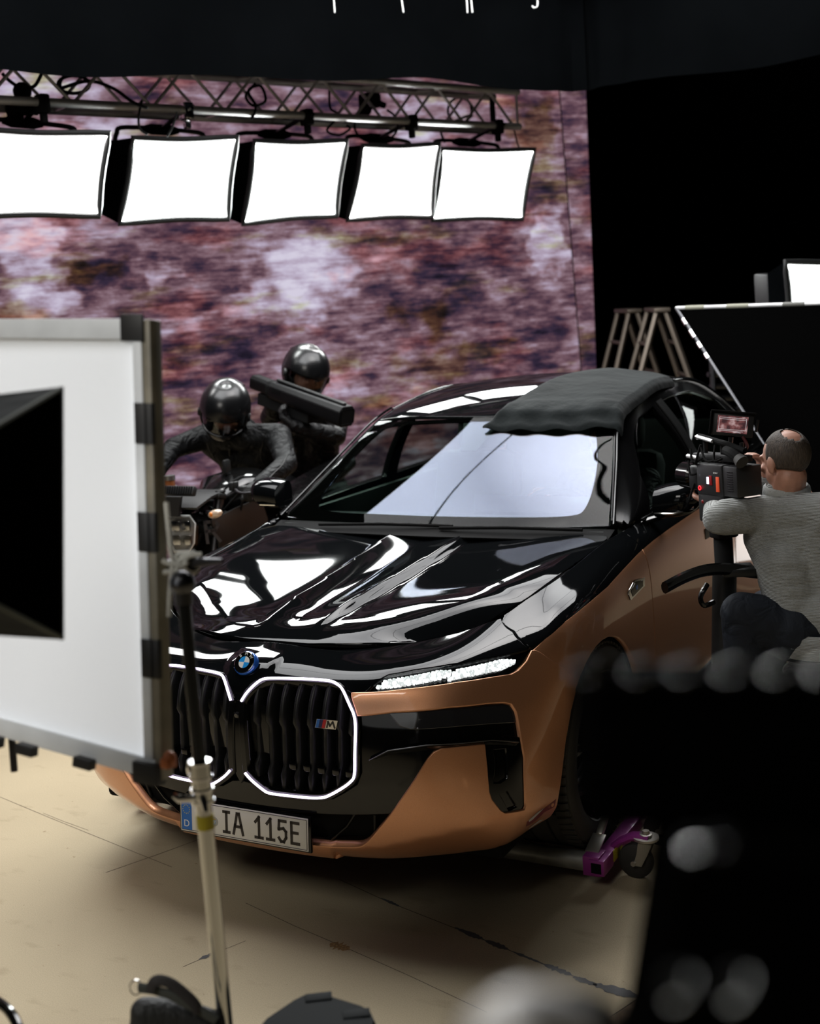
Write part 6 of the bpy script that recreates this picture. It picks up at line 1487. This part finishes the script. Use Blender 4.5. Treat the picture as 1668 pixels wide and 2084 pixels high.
# ---- rider in front
def rider(lab, hc, neck, shR, shL, elR, elL, haR, haL, pel, knees, feet, f, up, jm, grip_dirs, belt_=True, cat='person'):
    r = thing('person', lab, cat, (pel.x, pel.y, 0))
    hipL, hipR = pel+Vector((.11, 0, -.02)), pel+Vector((-.11, 0, -.02))
    hcaps, hballs, W = headcaps(hc+Vector(f).normalized()*(-.01), f, up, 1.0)
    limbs = lambda k, e: [((shR, .060*k+e), (elR, .046*k+e)), ((elR, .047*k+e), (haR, .030*k+e)), ((shL, .060*k+e), (elL, .046*k+e)), ((elL, .047*k+e), (haL, .030*k+e))]
    legs = lambda k, e: [((hipL, .092*k+e), (knees[0], .060*k+e)), ((knees[0], .058*k+e), (feet[0], .040*k+e)), ((hipR, .092*k+e), (knees[1], .060*k+e)), ((knees[1], .058*k+e), (feet[1], .040*k+e))]
    hands = hand(haR, *grip_dirs[0])+hand(haL, *grip_dirs[1])
    foot = [((p, .045), (p+Vector((0, -.16, -.035)), .036)) for p in feet]
    body = hcaps+[((hc+Vector(up)*-.07, .055), (neck, .058))]+torso(neck, pel, shL, shR, hipL, hipR, .9)+limbs(1, 0)+legs(1, 0)+hands+foot
    b = flesh('body', body, 'skin', r, .008, 3, hballs)
    jk = torso(neck, pel, shL, shR, hipL, hipR, 1.06)+limbs(1.12, .006)+[((neck, .074), (neck.lerp(hc, .35), .068))]
    # small rolls of cloth at the elbows and cuffs
    for e_, s_, h_ in ((elR, shR, haR), (elL, shL, haL)):
        for t in (.75, .88): p = s_.lerp(e_, t); jk.append(((p, .060), (p+Vector((.004, 0, .004)), .058)))
        for t in (.12, .26, .42, .86): p = e_.lerp(h_, t); jk.append(((p, .058-.016*t), (p+Vector((.004, 0, 0)), .056-.016*t)))
    j = flesh('jacket', jk, jm, r, .009, 3)
    for hp_l, el_, ha_ in ((hand(haR, *grip_dirs[0]), elR, haR), (hand(haL, *grip_dirs[1]), elL, haL)):
        flesh('glove', [((p_, rr+.0035), (q_, r2+.0035)) for (p_, rr), (q_, r2) in hp_l]+[((el_.lerp(ha_, .86), .042), (ha_, .038))], 'glove', r, .0055, 2)
    t = flesh('trousers', legs(1.08, .008)+[((hipL, .115), (hipR, .115))], 'trouser_black', r, .010, 4)
    for i, ((p, r0), (q, r1)) in enumerate(foot): flesh('boot', [((p, r0+.012), (q, r1+.010)), ((feet[i].lerp(knees[i], .35), .058), (feet[i], .052))], 'leather', r, .010, 2)
    h = helmet(r, hc, f, up)
    return r
hc1 = at(458, 832, d=7.0); f1_ = TOCAM(hc1)+Vector((-.25, 0, -.62)); 
pel1 = at(536, 1045, d=7.62); neck1 = at(500, 878, d=7.14)
R1 = rider('front motorcycle rider in black jacket and helmet, head bowed over the handlebar', hc1, neck1, at(415, 890, d=7.16), at(566, 888, d=7.02), at(352, 912, d=7.02), at(583, 945, d=6.80), at(306, 978, d=6.84), at(528, 985, d=6.52), pel1,
      (Q(.27, .62, -.16), Q(-.27, .62, -.16)), (Q(.22, .92, -.60), Q(-.22, .92, -.60)), f1_, (0, .35, .9), 'jacket', ((Vector((-.3, -1, -.1)), (0, -.2, -1), 1, .95), (Vector((.15, -1, -.12)), (0, -.2, -1), -1, .95)))
dg_ = bpy.context.evaluated_depsgraph_get(); bpy.context.view_layer.update()
jk1 = [o for o in R1.children if o.name.startswith('jacket')][0]
def onto(ob, px, py, lift=.003):
    o_ = Vector(CAM); d = (at(px, py, d=1)-o_).normalized(); mi = ob.matrix_world.inverted(); hit, loc, n, _ = ob.ray_cast(mi @ o_, (mi.to_3x3() @ d).normalized())
    return (ob.matrix_world @ loc)-d*lift if hit else None
for nm, pts, rr in (('zip', [(466, 905), (467, 925), (469, 945), (471, 965), (473, 985), (474, 1000)], .0035), ('seam', [(478, 968), (500, 965), (520, 958), (530, 945)], .0025), ('seam', [(540, 880), (534, 905), (530, 930), (540, 950)], .003), ('seam', [(420, 885), (424, 910), (436, 935), (444, 960)], .003), ('seam', [(585, 925), (575, 945), (560, 960), (545, 975)], .003)):
    P_ = [q for q in (onto(jk1, *p_) for p_ in pts) if q is not None]
    if len(P_) > 2: sx__ = MB().tube(catmull(P_, 4), rr, 6).build(nm, 'gun_seam' if 'gun_seam' in M else M.setdefault('gun_seam', mat('gun_seam', (.004, .004, .004), .4, spec=.4))); setp(sx__, R1); sx__.parent = jk1; sx__.matrix_parent_inverse = jk1.matrix_world.inverted()
hc2 = at(621, 757, d=7.55); f2_ = TOCAM(hc2)+Vector((.30, 0, -.55)); neck2 = at(627, 800, d=7.66); pel2 = at(640, 985, d=8.05)
sL2, sR2 = at(688, 838, d=7.62), at(575, 822, d=7.78)
R2 = rider('motorcycle passenger in black leather and helmet, sitting behind and aiming over the front rider', hc2, neck2, sR2, sL2, at(548, 850, d=7.72), at(684, 888, d=7.36), at(560, 812, d=7.52), at(598, 868, d=7.28), pel2,
      (Q(.30, 1.12, -.05), Q(-.30, 1.12, -.05)), (Q(.24, 1.40, -.42), Q(-.24, 1.40, -.42)), f2_, (0, .3, .9), 'leather', ((Vector(RGT)*.5+Vector((0, -.4, .6)), Vector(RGT)*.6+Vector((0, 0, -.4)), 1, .9), (-Vector(RGT)*.8+Vector((0, -.1, .75)), (0, 0, 1), 1, .85)))
# ---- the long prop gun on the passenger's shoulder
ga, gb = at(530, 782, d=7.50), at(706, 848, d=7.02); gd = (gb-ga).normalized(); gx, gy, gz = ortho(gd); LG = (gb-ga).length
if gy.z < 0: gx, gy = -gx, -gy
gn = thing('prop_gun', 'long boxy black prop gun held slanting across the motorcycle passenger', 'prop gun', tuple(ga.lerp(gb, .5)))
octo = [(-.060, -.035), (-.042, -.058), (.042, -.058), (.060, -.035), (.060, .030), (.036, .058), (-.036, .058), (-.060, .030)]
def gpr(poly, t0, t1, nm, m, sc0=1, sc1=1, dy=0):
    a, b = ga.lerp(gb, t0), ga.lerp(gb, t1); mb = MB(); n = len(poly)
    A = [a+gx*p*sc0+gy*(q*sc0+dy) for p, q in poly]; Bq = [b+gx*p*sc1+gy*(q*sc1+dy) for p, q in poly]
    mb.add(A+Bq, [tuple(range(n)), tuple(range(2*n-1, n-1, -1))]+[(i, n+i, n+(i+1) % n, (i+1) % n) for i in range(n)])
    bm = bmesh.new(); me = bpy.data.meshes.new('q'); me.from_pydata(mb.v, [], mb.f); bm.from_mesh(me); bmesh.ops.recalc_face_normals(bm, faces=bm.faces[:]); bmesh.ops.bevel(bm, geom=bm.edges[:], offset=.004, segments=1, affect='EDGES'); bm.verts.index_update(); m2 = MB(); m2.add([q.co for q in bm.verts], [tuple(v.index for v in f.verts) for f in bm.faces]); bm.free(); bpy.data.meshes.remove(me)
    return setp(m2.build(nm, m, angle=20), gn)
M['gun_black'] = mat('gun_black', (.0035, .0035, .0038), .5, spec=.12)
gpr(octo, .17, 1.0, 'barrel_housing', 'gun_black', .86, 1.0)
gpr(octo, -.07, .15, 'rear_block', 'gun_black', .72, .72, .004)
gpr(octo, .13, .19, 'joint_band', 'matte_black', .80, .80)
gpr([(-.03, -.04), (.03, -.04), (.03, .03), (-.03, .03)], .02, .62, 'under_barrel', 'matte_black', 1, 1, -.075)
gpr([(-.012, 0), (.012, 0), (.012, .016), (-.012, .016)], .2, .97, 'top_rib', 'gun_black', 1, 1, .054)
for k in range(6): gpr([(-.062, -.02), (.062, -.02), (.062, .02), (-.062, .02)], .22+.018*k, .228+.018*k, 'grip_rib', 'matte_black', .9, .9, .012)
gpr([(-.05, -.048), (.05, -.048), (.05, .048), (-.05, .048)], .999, 1.002, 'muzzle_face', 'matte_black', .9, .9)

# ---- camera operator on his stool
hc3 = at(1596, 938, d=4.62); nk3 = at(1600, 1008, d=4.66)
fo = (-Vector(RGT)*.42+Vector(FWD)*.9); fo.z = -.12
op = thing('person', 'balding camera operator in a grey knitted sweater, seen from behind at the camera', 'person', tuple(V2(hc3)))
pel3 = at(1672, 1280, d=4.62); sL3, sR3 = at(1556, 1046, d=4.66), at(1700, 1040, d=4.50)
elL3, haL3 = at(1462, 1056, d=4.62), at(1452, 1030, d=4.84); elR3, haR3 = at(1660, 1060, d=4.95), at(1556, 985, d=4.86)
hip3a, hip3b = pel3-Vector(RGT)*.10, pel3+Vector(RGT)*.10
kn3a, kn3b = at(1510, 1248, d=4.62), at(1560, 1240, d=4.95); ft3a, ft3b = Vector((kn3a.x+.02, kn3a.y, .10)), Vector((kn3b.x, kn3b.y, .10))
hcaps, hballs, W3 = headcaps(hc3, fo, (0, 0, 1), .98)
arms = lambda e: [((sL3, .056+e), (elL3, .045+e)), ((sR3, .056+e), (elR3, .045+e)), ((elR3, .044+e), (haR3, .030+e))]
hands3 = hand(haL3, (Vector(FWD)*.5+Vector((0, 0, .8))), Vector(FWD), 1, .7)+hand(haR3, Vector((-.15, .05, 1)), -Vector(RGT), -1, .8)
lg3 = lambda e: [((hip3a, .095+e), (kn3a, .066+e)), ((kn3a, .064+e), (ft3a, .045+e)), ((hip3b, .095+e), (kn3b, .066+e)), ((kn3b, .064+e), (ft3b, .045+e))]
ft3 = [((p, .05), (p-Vector(RGT)*.16+Vector((0, 0, -.05)), .038)) for p in (ft3a, ft3b)]
body3 = flesh('body', hcaps+[((W3(0, -.02, -.06), .060), (nk3, .064))]+torso(nk3, pel3, sL3, sR3, hip3a, hip3b, .92)+arms(0)+[((elL3, .042), (haL3, .028))]+hands3+lg3(0)+ft3, 'skin', op, .006, 2, hballs)
M['sweater'] = fold_mat('sweater', (.37, .38, .37), .9, .016, 8, weave=62)
sw3 = torso(nk3, pel3, sL3, sR3, hip3a, hip3b, 1.02)+arms(.014)+[((nk3+Vector((0, 0, -.02)), .082), (nk3+Vector((0, 0, .005)), .078)), ((pel3+Vector((-.06, 0, .05)), .135), (pel3+Vector((.07, 0, .05)), .135)), ((elL3, .058), (elL3.lerp(haL3, .9), .042))]
for t in (.55, .70, .85): p = sL3.lerp(elL3, t); sw3.append(((p, .069-.006*t), (p+Vector((0, 0, .008)), .068-.006*t)))
for t in (.52, .62, .72, .82): p = nk3.lerp(pel3, t); sw3.append(((p-Vector(RGT)*.07, .112), (p+Vector(RGT)*.09+Vector((0, 0, -.015)), .111)))
swo = flesh('sweater', sw3, 'sweater', op, .008, 4)
co3 = MB(); cdir = (W3(0, -.02, .06)-nk3).normalized(); cx, cy_, cz_ = ortho(cdir)
co3.tube([nk3+(cx*math.cos(a)+cy_*math.sin(a))*.074+cdir*.012 for a in np.linspace(0, 2*math.pi, 25)[:-1]], .018, 8, closed=True, flat=(1.7, .7)); setp(co3.build('collar', fold_mat('rib_knit', (.36, .37, .36), .85, .004, 60)), op)
hem = MB(); hem.tube([pel3+Vector((0, 0, -.035))+Vector((.185*math.cos(a), .150*math.sin(a), .0)) for a in np.linspace(0, 2*math.pi, 33)[:-1]], .030, 8, closed=True, flat=(1.5, .5)); setp(hem.build('hem', 'sweater'), op)
flesh('jeans', lg3(.014)+[((hip3a, .125), (hip3b, .125))], fold_mat('denim', (.014, .017, .023), .75, .014, 14), op, .009, 3)
for (p, _), (q, _) in ft3: flesh('shoe', [((p, .058), (q, .046))], 'rubber', op, .009, 2)
# hair: a close cap open at the crown
hr = MB(); V = []; F = []
na, nb = 40, 18
hfun = lambda a, b: W3(.0775*math.sin(a)*math.cos(b), -.012+.0985*-math.cos(a)*math.cos(b)*1.0, .027+.0895*math.sin(b))
for i in range(nb+1):
    for j in range(na+1):
        a = -2.0+4.0*j/na; b = -.62+2.05*i/nb; V.append(hfun(a, b-.30*max(0, 1-abs(a)/1.1)*max(0, (.2-b))))
def bald(a, b):
    p = Vector((math.sin(a)*math.cos(b), -math.cos(a)*math.cos(b), math.sin(b))); q = Vector((-.12, -.52, .84)).normalized(); return p.dot(q) > .90
for i in range(nb):
    for j in range(na):
        a = -2.0+4.0*(j+.5)/na; b = -.62+2.05*(i+.5)/nb
        if bald(a, b) or (abs(a) > 1.35 and b < -.12) or (abs(a) > 1.75 and b < .5): continue
        F.append((i*(na+1)+j, i*(na+1)+j+1, (i+1)*(na+1)+j+1, (i+1)*(na+1)+j))
hr.add(V, F); ho = setp(hr.build('hair', mat('hair', (.052, .038, .028), .7, bump=.003, bscale=260, stretch=(1, 1, .25), var=.5, vscale=150)), op); so = ho.modifiers.new('s', 'SOLIDIFY'); so.thickness = .004; so.offset = 0
so_ = thing('stool', 'dark padded stool with pale rim beneath the seated camera operator', 'stool', (pel3.x+.05, pel3.y, 0)); zs = pel3.z-.135
setp(MB().lathe([(0, .0), (.17, .0), (.185, -.015), (.185, -.045), (.17, -.06), (0, -.06)], 32, Matrix.Translation((pel3.x+.05, pel3.y, zs))).build('seat', 'leather'), so_)
setp(MB().lathe([(.187, -.012), (.190, -.02), (.187, -.028)], 32, Matrix.Translation((pel3.x+.05, pel3.y, zs)), closed=True).build('rim', 'steel'), so_)
setp(MB().tube([(pel3.x+.05, pel3.y, zs-.06), (pel3.x+.05, pel3.y, .06)], .03, 14).build('post', 'steel_dark'), so_)
for k in range(5): a = 2*math.pi*k/5; setp(MB().tube([(pel3.x+.05, pel3.y, .07), (pel3.x+.05+.26*math.cos(a), pel3.y+.26*math.sin(a), .03)], .018, 8).build('leg', 'steel_dark'), so_)

# ---- cinema camera
cc = at(1478, 968, d=4.72); ax = (at(1552, 982, d=4.50)-at(1392, 965, d=4.94)).normalized(); ay = Vector((0, 0, 1)); az = ax.cross(ay).normalized(); ay = az.cross(ax)
if az.dot(Vector(CAM)-cc) < 0: az = -az
RC = Matrix((ax, ay, ax.cross(ay))).transposed(); sgn_z = 1 if ax.cross(ay).dot(Vector(CAM)-cc) > 0 else -1
px2 = 4.72/FPX/.86
def cpt(px, py, dz=0.): return cc+ax*((px-1478)*px2)+ay*(-(py-968)*px2*.88)+az*dz
ca = thing('cinema_camera', 'black cinema camera with monitor and orange tape, pointed into the car window', 'camera', tuple(cc))
def cbox(x0, y0, x1, y1, th, nm, m, dz=0, bev=.004): 
    a, b = cpt(x0, y0), cpt(x1, y1); mb = MB(); mb.box((a+b)/2+az*dz, (abs((b-a).dot(ax)), abs((b-a).dot(ay)), th), RC, bev); return setp(mb.build(nm, m), ca)
M['cam_body'] = mat('cam_body', (.020, .020, .021), .42, bump=.0002, bscale=600)
body_c = cbox(1428, 942, 1503, 1006, .12, 'camera_body', 'cam_body', 0, .008)
cbox(1503, 944, 1542, 1004, .11, 'battery_pack', 'cam_body', 0, .005)
mb = MB()
for k in range(9): q = cpt(1523, 955+4.6*k, .056); mb.box(q, (.032, .0022, .002), RC)
setp(mb.build('cooling_fins', 'steel_dark'), ca)
cbox(1395, 950, 1428, 1000, .10, 'lens_mount', 'plastic_black', 0, .012)
setp(MB().tube([cpt(1410, 975), cpt(1392, 975), cpt(1388, 975), cpt(1355, 974)], [.045, .045, .052, .052], 20).build('lens', 'gloss_black'), ca)
cbox(1400, 925, 1535, 938, .06, 'top_plate', 'plastic_black', 0, .003)
setp(MB().tube([cpt(1398, 930, .05), cpt(1430, 933, .05)], .008, 10).build('support_rod', 'alu'), ca); setp(MB().tube([cpt(1398, 934, -.05), cpt(1430, 937, -.05)], .008, 10).build('support_rod', 'alu'), ca)
setp(MB().tube(catmull([cpt(1406, 894, .01), cpt(1412, 892, .01), cpt(1455, 899, .01), cpt(1500, 906, .01), cpt(1540, 915, .01)], 4), .011, 10).build('top_handle', 'matte_black'), ca)
setp(MB().tube([cpt(1412, 892, .022), cpt(1456, 899, .022)], .007, 8).build('handle_edge', 'alu'), ca); setp(MB().ball(cpt(1410, 893, .02), .010).build('handle_cap', 'chrome'), ca)
for px in (1420, 1470, 1525): setp(MB().tube([cpt(px, 928), cpt(px, 900)], .009, 8).build('handle_post', 'satin_black'), ca)
setp(MB().tube(catmull([cpt(1500, 915, .03), cpt(1530, 918, .05), cpt(1552, 930, .05)], 4), .018, 10).build('viewfinder', 'matte_black'), ca); setp(MB().tube([cpt(1545, 926, .05), cpt(1556, 934, .05)], [.02, .026], 12).build('eye_cup', 'rubber'), ca)
for k, (a, b) in enumerate((((1400, 940), (1430, 960)), ((1408, 915), (1440, 932)), ((1440, 910), (1490, 930)), ((1500, 930), (1475, 905)), ((1415, 985), (1402, 1020)), ((1440, 905), (1425, 945)))):
    p, q = cpt(*a, .05), cpt(*b, .04); m_ = p.lerp(q, .5)+Vector((0, 0, -.03))+az*.02; setp(MB().tube(catmull([p, m_, q], 5), .0045, 6).build('lead', 'matte_black'), ca)
cbox(1460, 968, 1467, 982, .004, 'status_display', mat('display_white', (.1, .1, .12), .3, emit=(.75, .8, 1), power=1.4), .061, .0005)
cbox(1467, 965, 1475, 984, .004, 'red_panel', mat('panel_red', (.28, .012, .015), .4), .061, .0005)
mb = MB(); c_ = cpt(1438, 992, .062); mb.tube([c_+ax*.0072*math.cos(a)+ay*.0072*math.sin(a) for a in np.linspace(0, 2*math.pi, 21)[:-1]], .0018, 6, closed=True); setp(mb.build('record_ring', mat('rec_red', (.6, .02, .02), .3, emit=(1, .02, .03), power=1.5)), ca)
setp(MB().ball(cpt(1441, 1020, .05), .010).build('focus_knob', mat('knob_red', (.25, .01, .01), .4)), ca)
tp_ = cbox(1487, 966, 1496, 996, .003, 'label_tape', mat('tape_orange', (.85, .10, .03), .5), .0615, .0005)
text_mb('A016', .017, cpt(1491.5, 981, .0632), ay, -ax if sgn_z > 0 else ax, .0003).build('letters', 'tape_black'); setp(bpy.data.objects['letters'], ca); bpy.data.objects['letters'].parent = ca
tm = text_mb('SONY', .0085, cpt(1486, 959, .061), ax, ay, .0003, 1.25).build('maker_lettering', 'white_plastic'); setp(tm, ca)
# monitor on its arm
mx_, my_ = (at(1522, 855, d=4.62)-at(1462, 850, d=4.70)).normalized(), None; mn = TOCAM(at(1490, 865, d=4.65)); mx_ = (mx_-mn*mx_.dot(mn)).normalized(); my_ = mn.cross(mx_); 
if my_.z < 0: my_ = -my_
RMn = Matrix((mx_, my_, mx_.cross(my_))).transposed(); mc = at(1490, 864, d=4.66)
mb = MB(); mb.box(mc-mn*.012, (.150, .086, .024), RMn, .004); setp(mb.build('monitor_housing', 'plastic_black'), ca)
mb = MB(); mb.box(mc+my_*.046-mn*.0, (.160, .006, .045), RMn, .001); mb.box(mc-mx_*.079+my_*.002, (.005, .086, .045), RMn, .001); setp(mb.build('sun_hood', 'matte_black'), ca)
def picture_mat():
    m = bpy.data.materials.new('monitor_picture'); m.use_nodes = True; nt = m.node_tree; N, Lk = nt.nodes, nt.links; N.remove(N['Principled BSDF'])
    tc = N.new('ShaderNodeTexCoord'); n = N.new('ShaderNodeTexNoise'); n.inputs['Scale'].default_value = 38; n.inputs['Detail'].default_value = 3; Lk.new(tc.outputs['Object'], n.inputs[0])
    r = N.new('ShaderNodeValToRGB'); Lk.new(n.outputs[0], r.inputs[0]); r.color_ramp.elements[0].position = .38; r.color_ramp.elements[1].position = .68
    r.color_ramp.elements[0].color = (.035, .016, .018, 1); r.color_ramp.elements[1].color = (.30, .20, .20, 1); e = r.color_ramp.elements.new(.52); e.color = (.12, .045, .045, 1)
    em = N.new('ShaderNodeEmission'); em.inputs[1].default_value = 1.0; Lk.new(r.outputs[0], em.inputs[0]); Lk.new(em.outputs[0], N['Material Output'].inputs[0]); return m
mb = MB(); mb.box(mc+mn*.001, (.108, .062, .002), RMn); sc_o = setp(mb.build('screen', picture_mat()), ca)
ln = MB()
for a, b in (((-.048, .024), (.048, .024)), ((-.048, .018), (.048, .018)), ((-.048, -.019), (.048, -.019)), ((-.048, -.024), (.040, -.024)), ((-.048, -.024), (-.048, .024)), ((.048, -.019), (.048, .024)), ((.006, -.028), (.032, -.028))):
    ln.tube([mc+mx_*a[0]+my_*a[1]+mn*.0028, mc+mx_*b[0]+my_*b[1]+mn*.0028], .0006, 4)
setp(ln.build('frame_lines', mat('overlay_white', (.5, .5, .5), .5, emit=(.8, .75, .78), power=.45)), ca)
setp(MB().tube([mc-my_*.046-mn*.01, mc-my_*.075-mn*.01, cpt(1490, 910)], .009, 8).build('monitor_arm', 'steel_dark'), ca)
setp(MB().tube(catmull([mc-my_*.04+mx_*.04, mc-my_*.075+mx_*.06, mc-my_*.105+mx_*.04, cpt(1505, 915)], 5), .006, 7).build('lead', mat('lead_red', (.08, .01, .012), .5)), ca)
setp(MB().tube([mc+mx_*.085-my_*.02, mc+mx_*.088+my_*.025], .005, 8).build('antenna', 'satin_black'), ca)
# slider arm carrying the camera
sl_ = thing('camera_slider', 'glossy black curved camera arm in front of the operator and his knees', 'camera support', tuple(at(1480, 1175, d=4.7)))
setp(MB().tube(catmull([at(1352, 1196, d=4.42), at(1390, 1176, d=4.5), at(1430, 1162, d=4.58), at(1470, 1158, d=4.64), at(1520, 1163, d=4.68), at(1580, 1170, d=4.70)], 5), .018, 10, flat=(1.25, .8)).build('arm', 'gloss_black'), sl_)
mb = MB(); mb.box(at(1500, 1160, d=4.70), (.12, .12, .03), Matrix.Rotation(.4, 3, 'Z'), .006); setp(mb.build('arm_plate', 'satin_black'), sl_)
setp(MB().tube([at(1470, 1085, d=4.78), at(1474, 1158, d=4.74)], .035, 12).build('camera_post', 'matte_black'), sl_); mb = MB(); mb.box(at(1468, 1030, d=4.76), (.16, .12, .10), RC, .012); setp(mb.build('tilt_head', 'plastic_black'), sl_); mb = MB(); mb.box(at(1472, 1075, d=4.76), (.07, .07, .09), RC, .01); setp(mb.build('head_block', 'matte_black'), sl_)
setp(MB().tube([at(1474, 1158, d=4.74), at(1470, 1470, d=4.80)], .045, 14).build('column', 'satin_black'), sl_)
setp(MB().tube(catmull([at(1438, 1190, d=4.66), at(1425, 1215, d=4.62), at(1432, 1232, d=4.62), at(1452, 1225, d=4.64)], 5), .010, 8).build('brake_lever', 'gloss_black'), sl_)
bs = Vector(at(1470, 1470, d=4.80)); mb = MB(); mb.box((bs.x, bs.y, .06), (.34, .34, .08), Matrix.Rotation(.4, 3, 'Z'), .02); setp(mb.build('base', 'matte_black'), sl_); setp(MB().tube([bs, (bs.x, bs.y, .08)], .045, 14).build('column', 'satin_black'), sl_)
# ---- driver behind the wheel
drv = thing('person', 'driver seated behind the steering wheel, mostly lost in the windscreen glare', 'person', (.38, 2.5, 0)); LZ = Vector((0, 0, LIFT)); D3_ = lambda x, y, z: Vector((x, y, z))+LZ
hc4 = D3_(.38, 2.62, 1.24); nk4 = D3_(.38, 2.68, 1.12); pl4 = D3_(.38, 2.50, .66); s4L, s4R = D3_(.57, 2.66, 1.04), D3_(.19, 2.66, 1.04); e4L, e4R = D3_(.62, 2.42, .88), D3_(.15, 2.42, .90); h4L, h4R = D3_(.55, 2.12, 1.02), D3_(.26, 2.11, 1.06)
hcaps, hballs, W4 = headcaps(hc4, (0, -1, -.05), (0, 0, 1), 1.0)
hn4 = hand(h4L, (-.25, -1, .5), (0, -.3, -1), 1, .95)+hand(h4R, (.25, -1, .5), (0, -.3, -1), -1, .95)
lg4 = [((pl4+Vector((s*.1, 0, -.0)), .09), (pl4+Vector((s*.16, -.42, .06)), .062)) for s in (-1, 1)]+[((pl4+Vector((s*.16, -.42, .06)), .06), (pl4+Vector((s*.14, -.72, -.30)), .04)) for s in (-1, 1)]
am4 = lambda e: [((s4L, .058+e), (e4L, .046+e)), ((e4L, .046+e), (h4L, .030+e)), ((s4R, .058+e), (e4R, .046+e)), ((e4R, .046+e), (h4R, .030+e))]
flesh('body', hcaps+[((W4(0, -.02, -.06), .055), (nk4, .06))]+torso(nk4, pl4, s4L, s4R, pl4+Vector((.1, 0, 0)), pl4-Vector((.1, 0, 0)), .9)+am4(0)+hn4+lg4, 'skin', drv, .009, 2, hballs)
flesh('suit', torso(nk4, pl4, s4L, s4R, pl4+Vector((.1, 0, 0)), pl4-Vector((.1, 0, 0)), 1.02)+[(p, (q[0].lerp(p[0], .12), q[1])) if i in (1, 3) else (p, q) for i, (p, q) in enumerate(am4(.010))]+[((a, r0+.01), (b, r1+.01)) for (a, r0), (b, r1) in lg4], 'jacket', drv, .012, 2)
hr4 = MB(); hr4.ball(W4(0, -.022, .042), (.080, .098, .085), 18, 12); setp(hr4.build('hair', bpy.data.materials['hair']), drv)
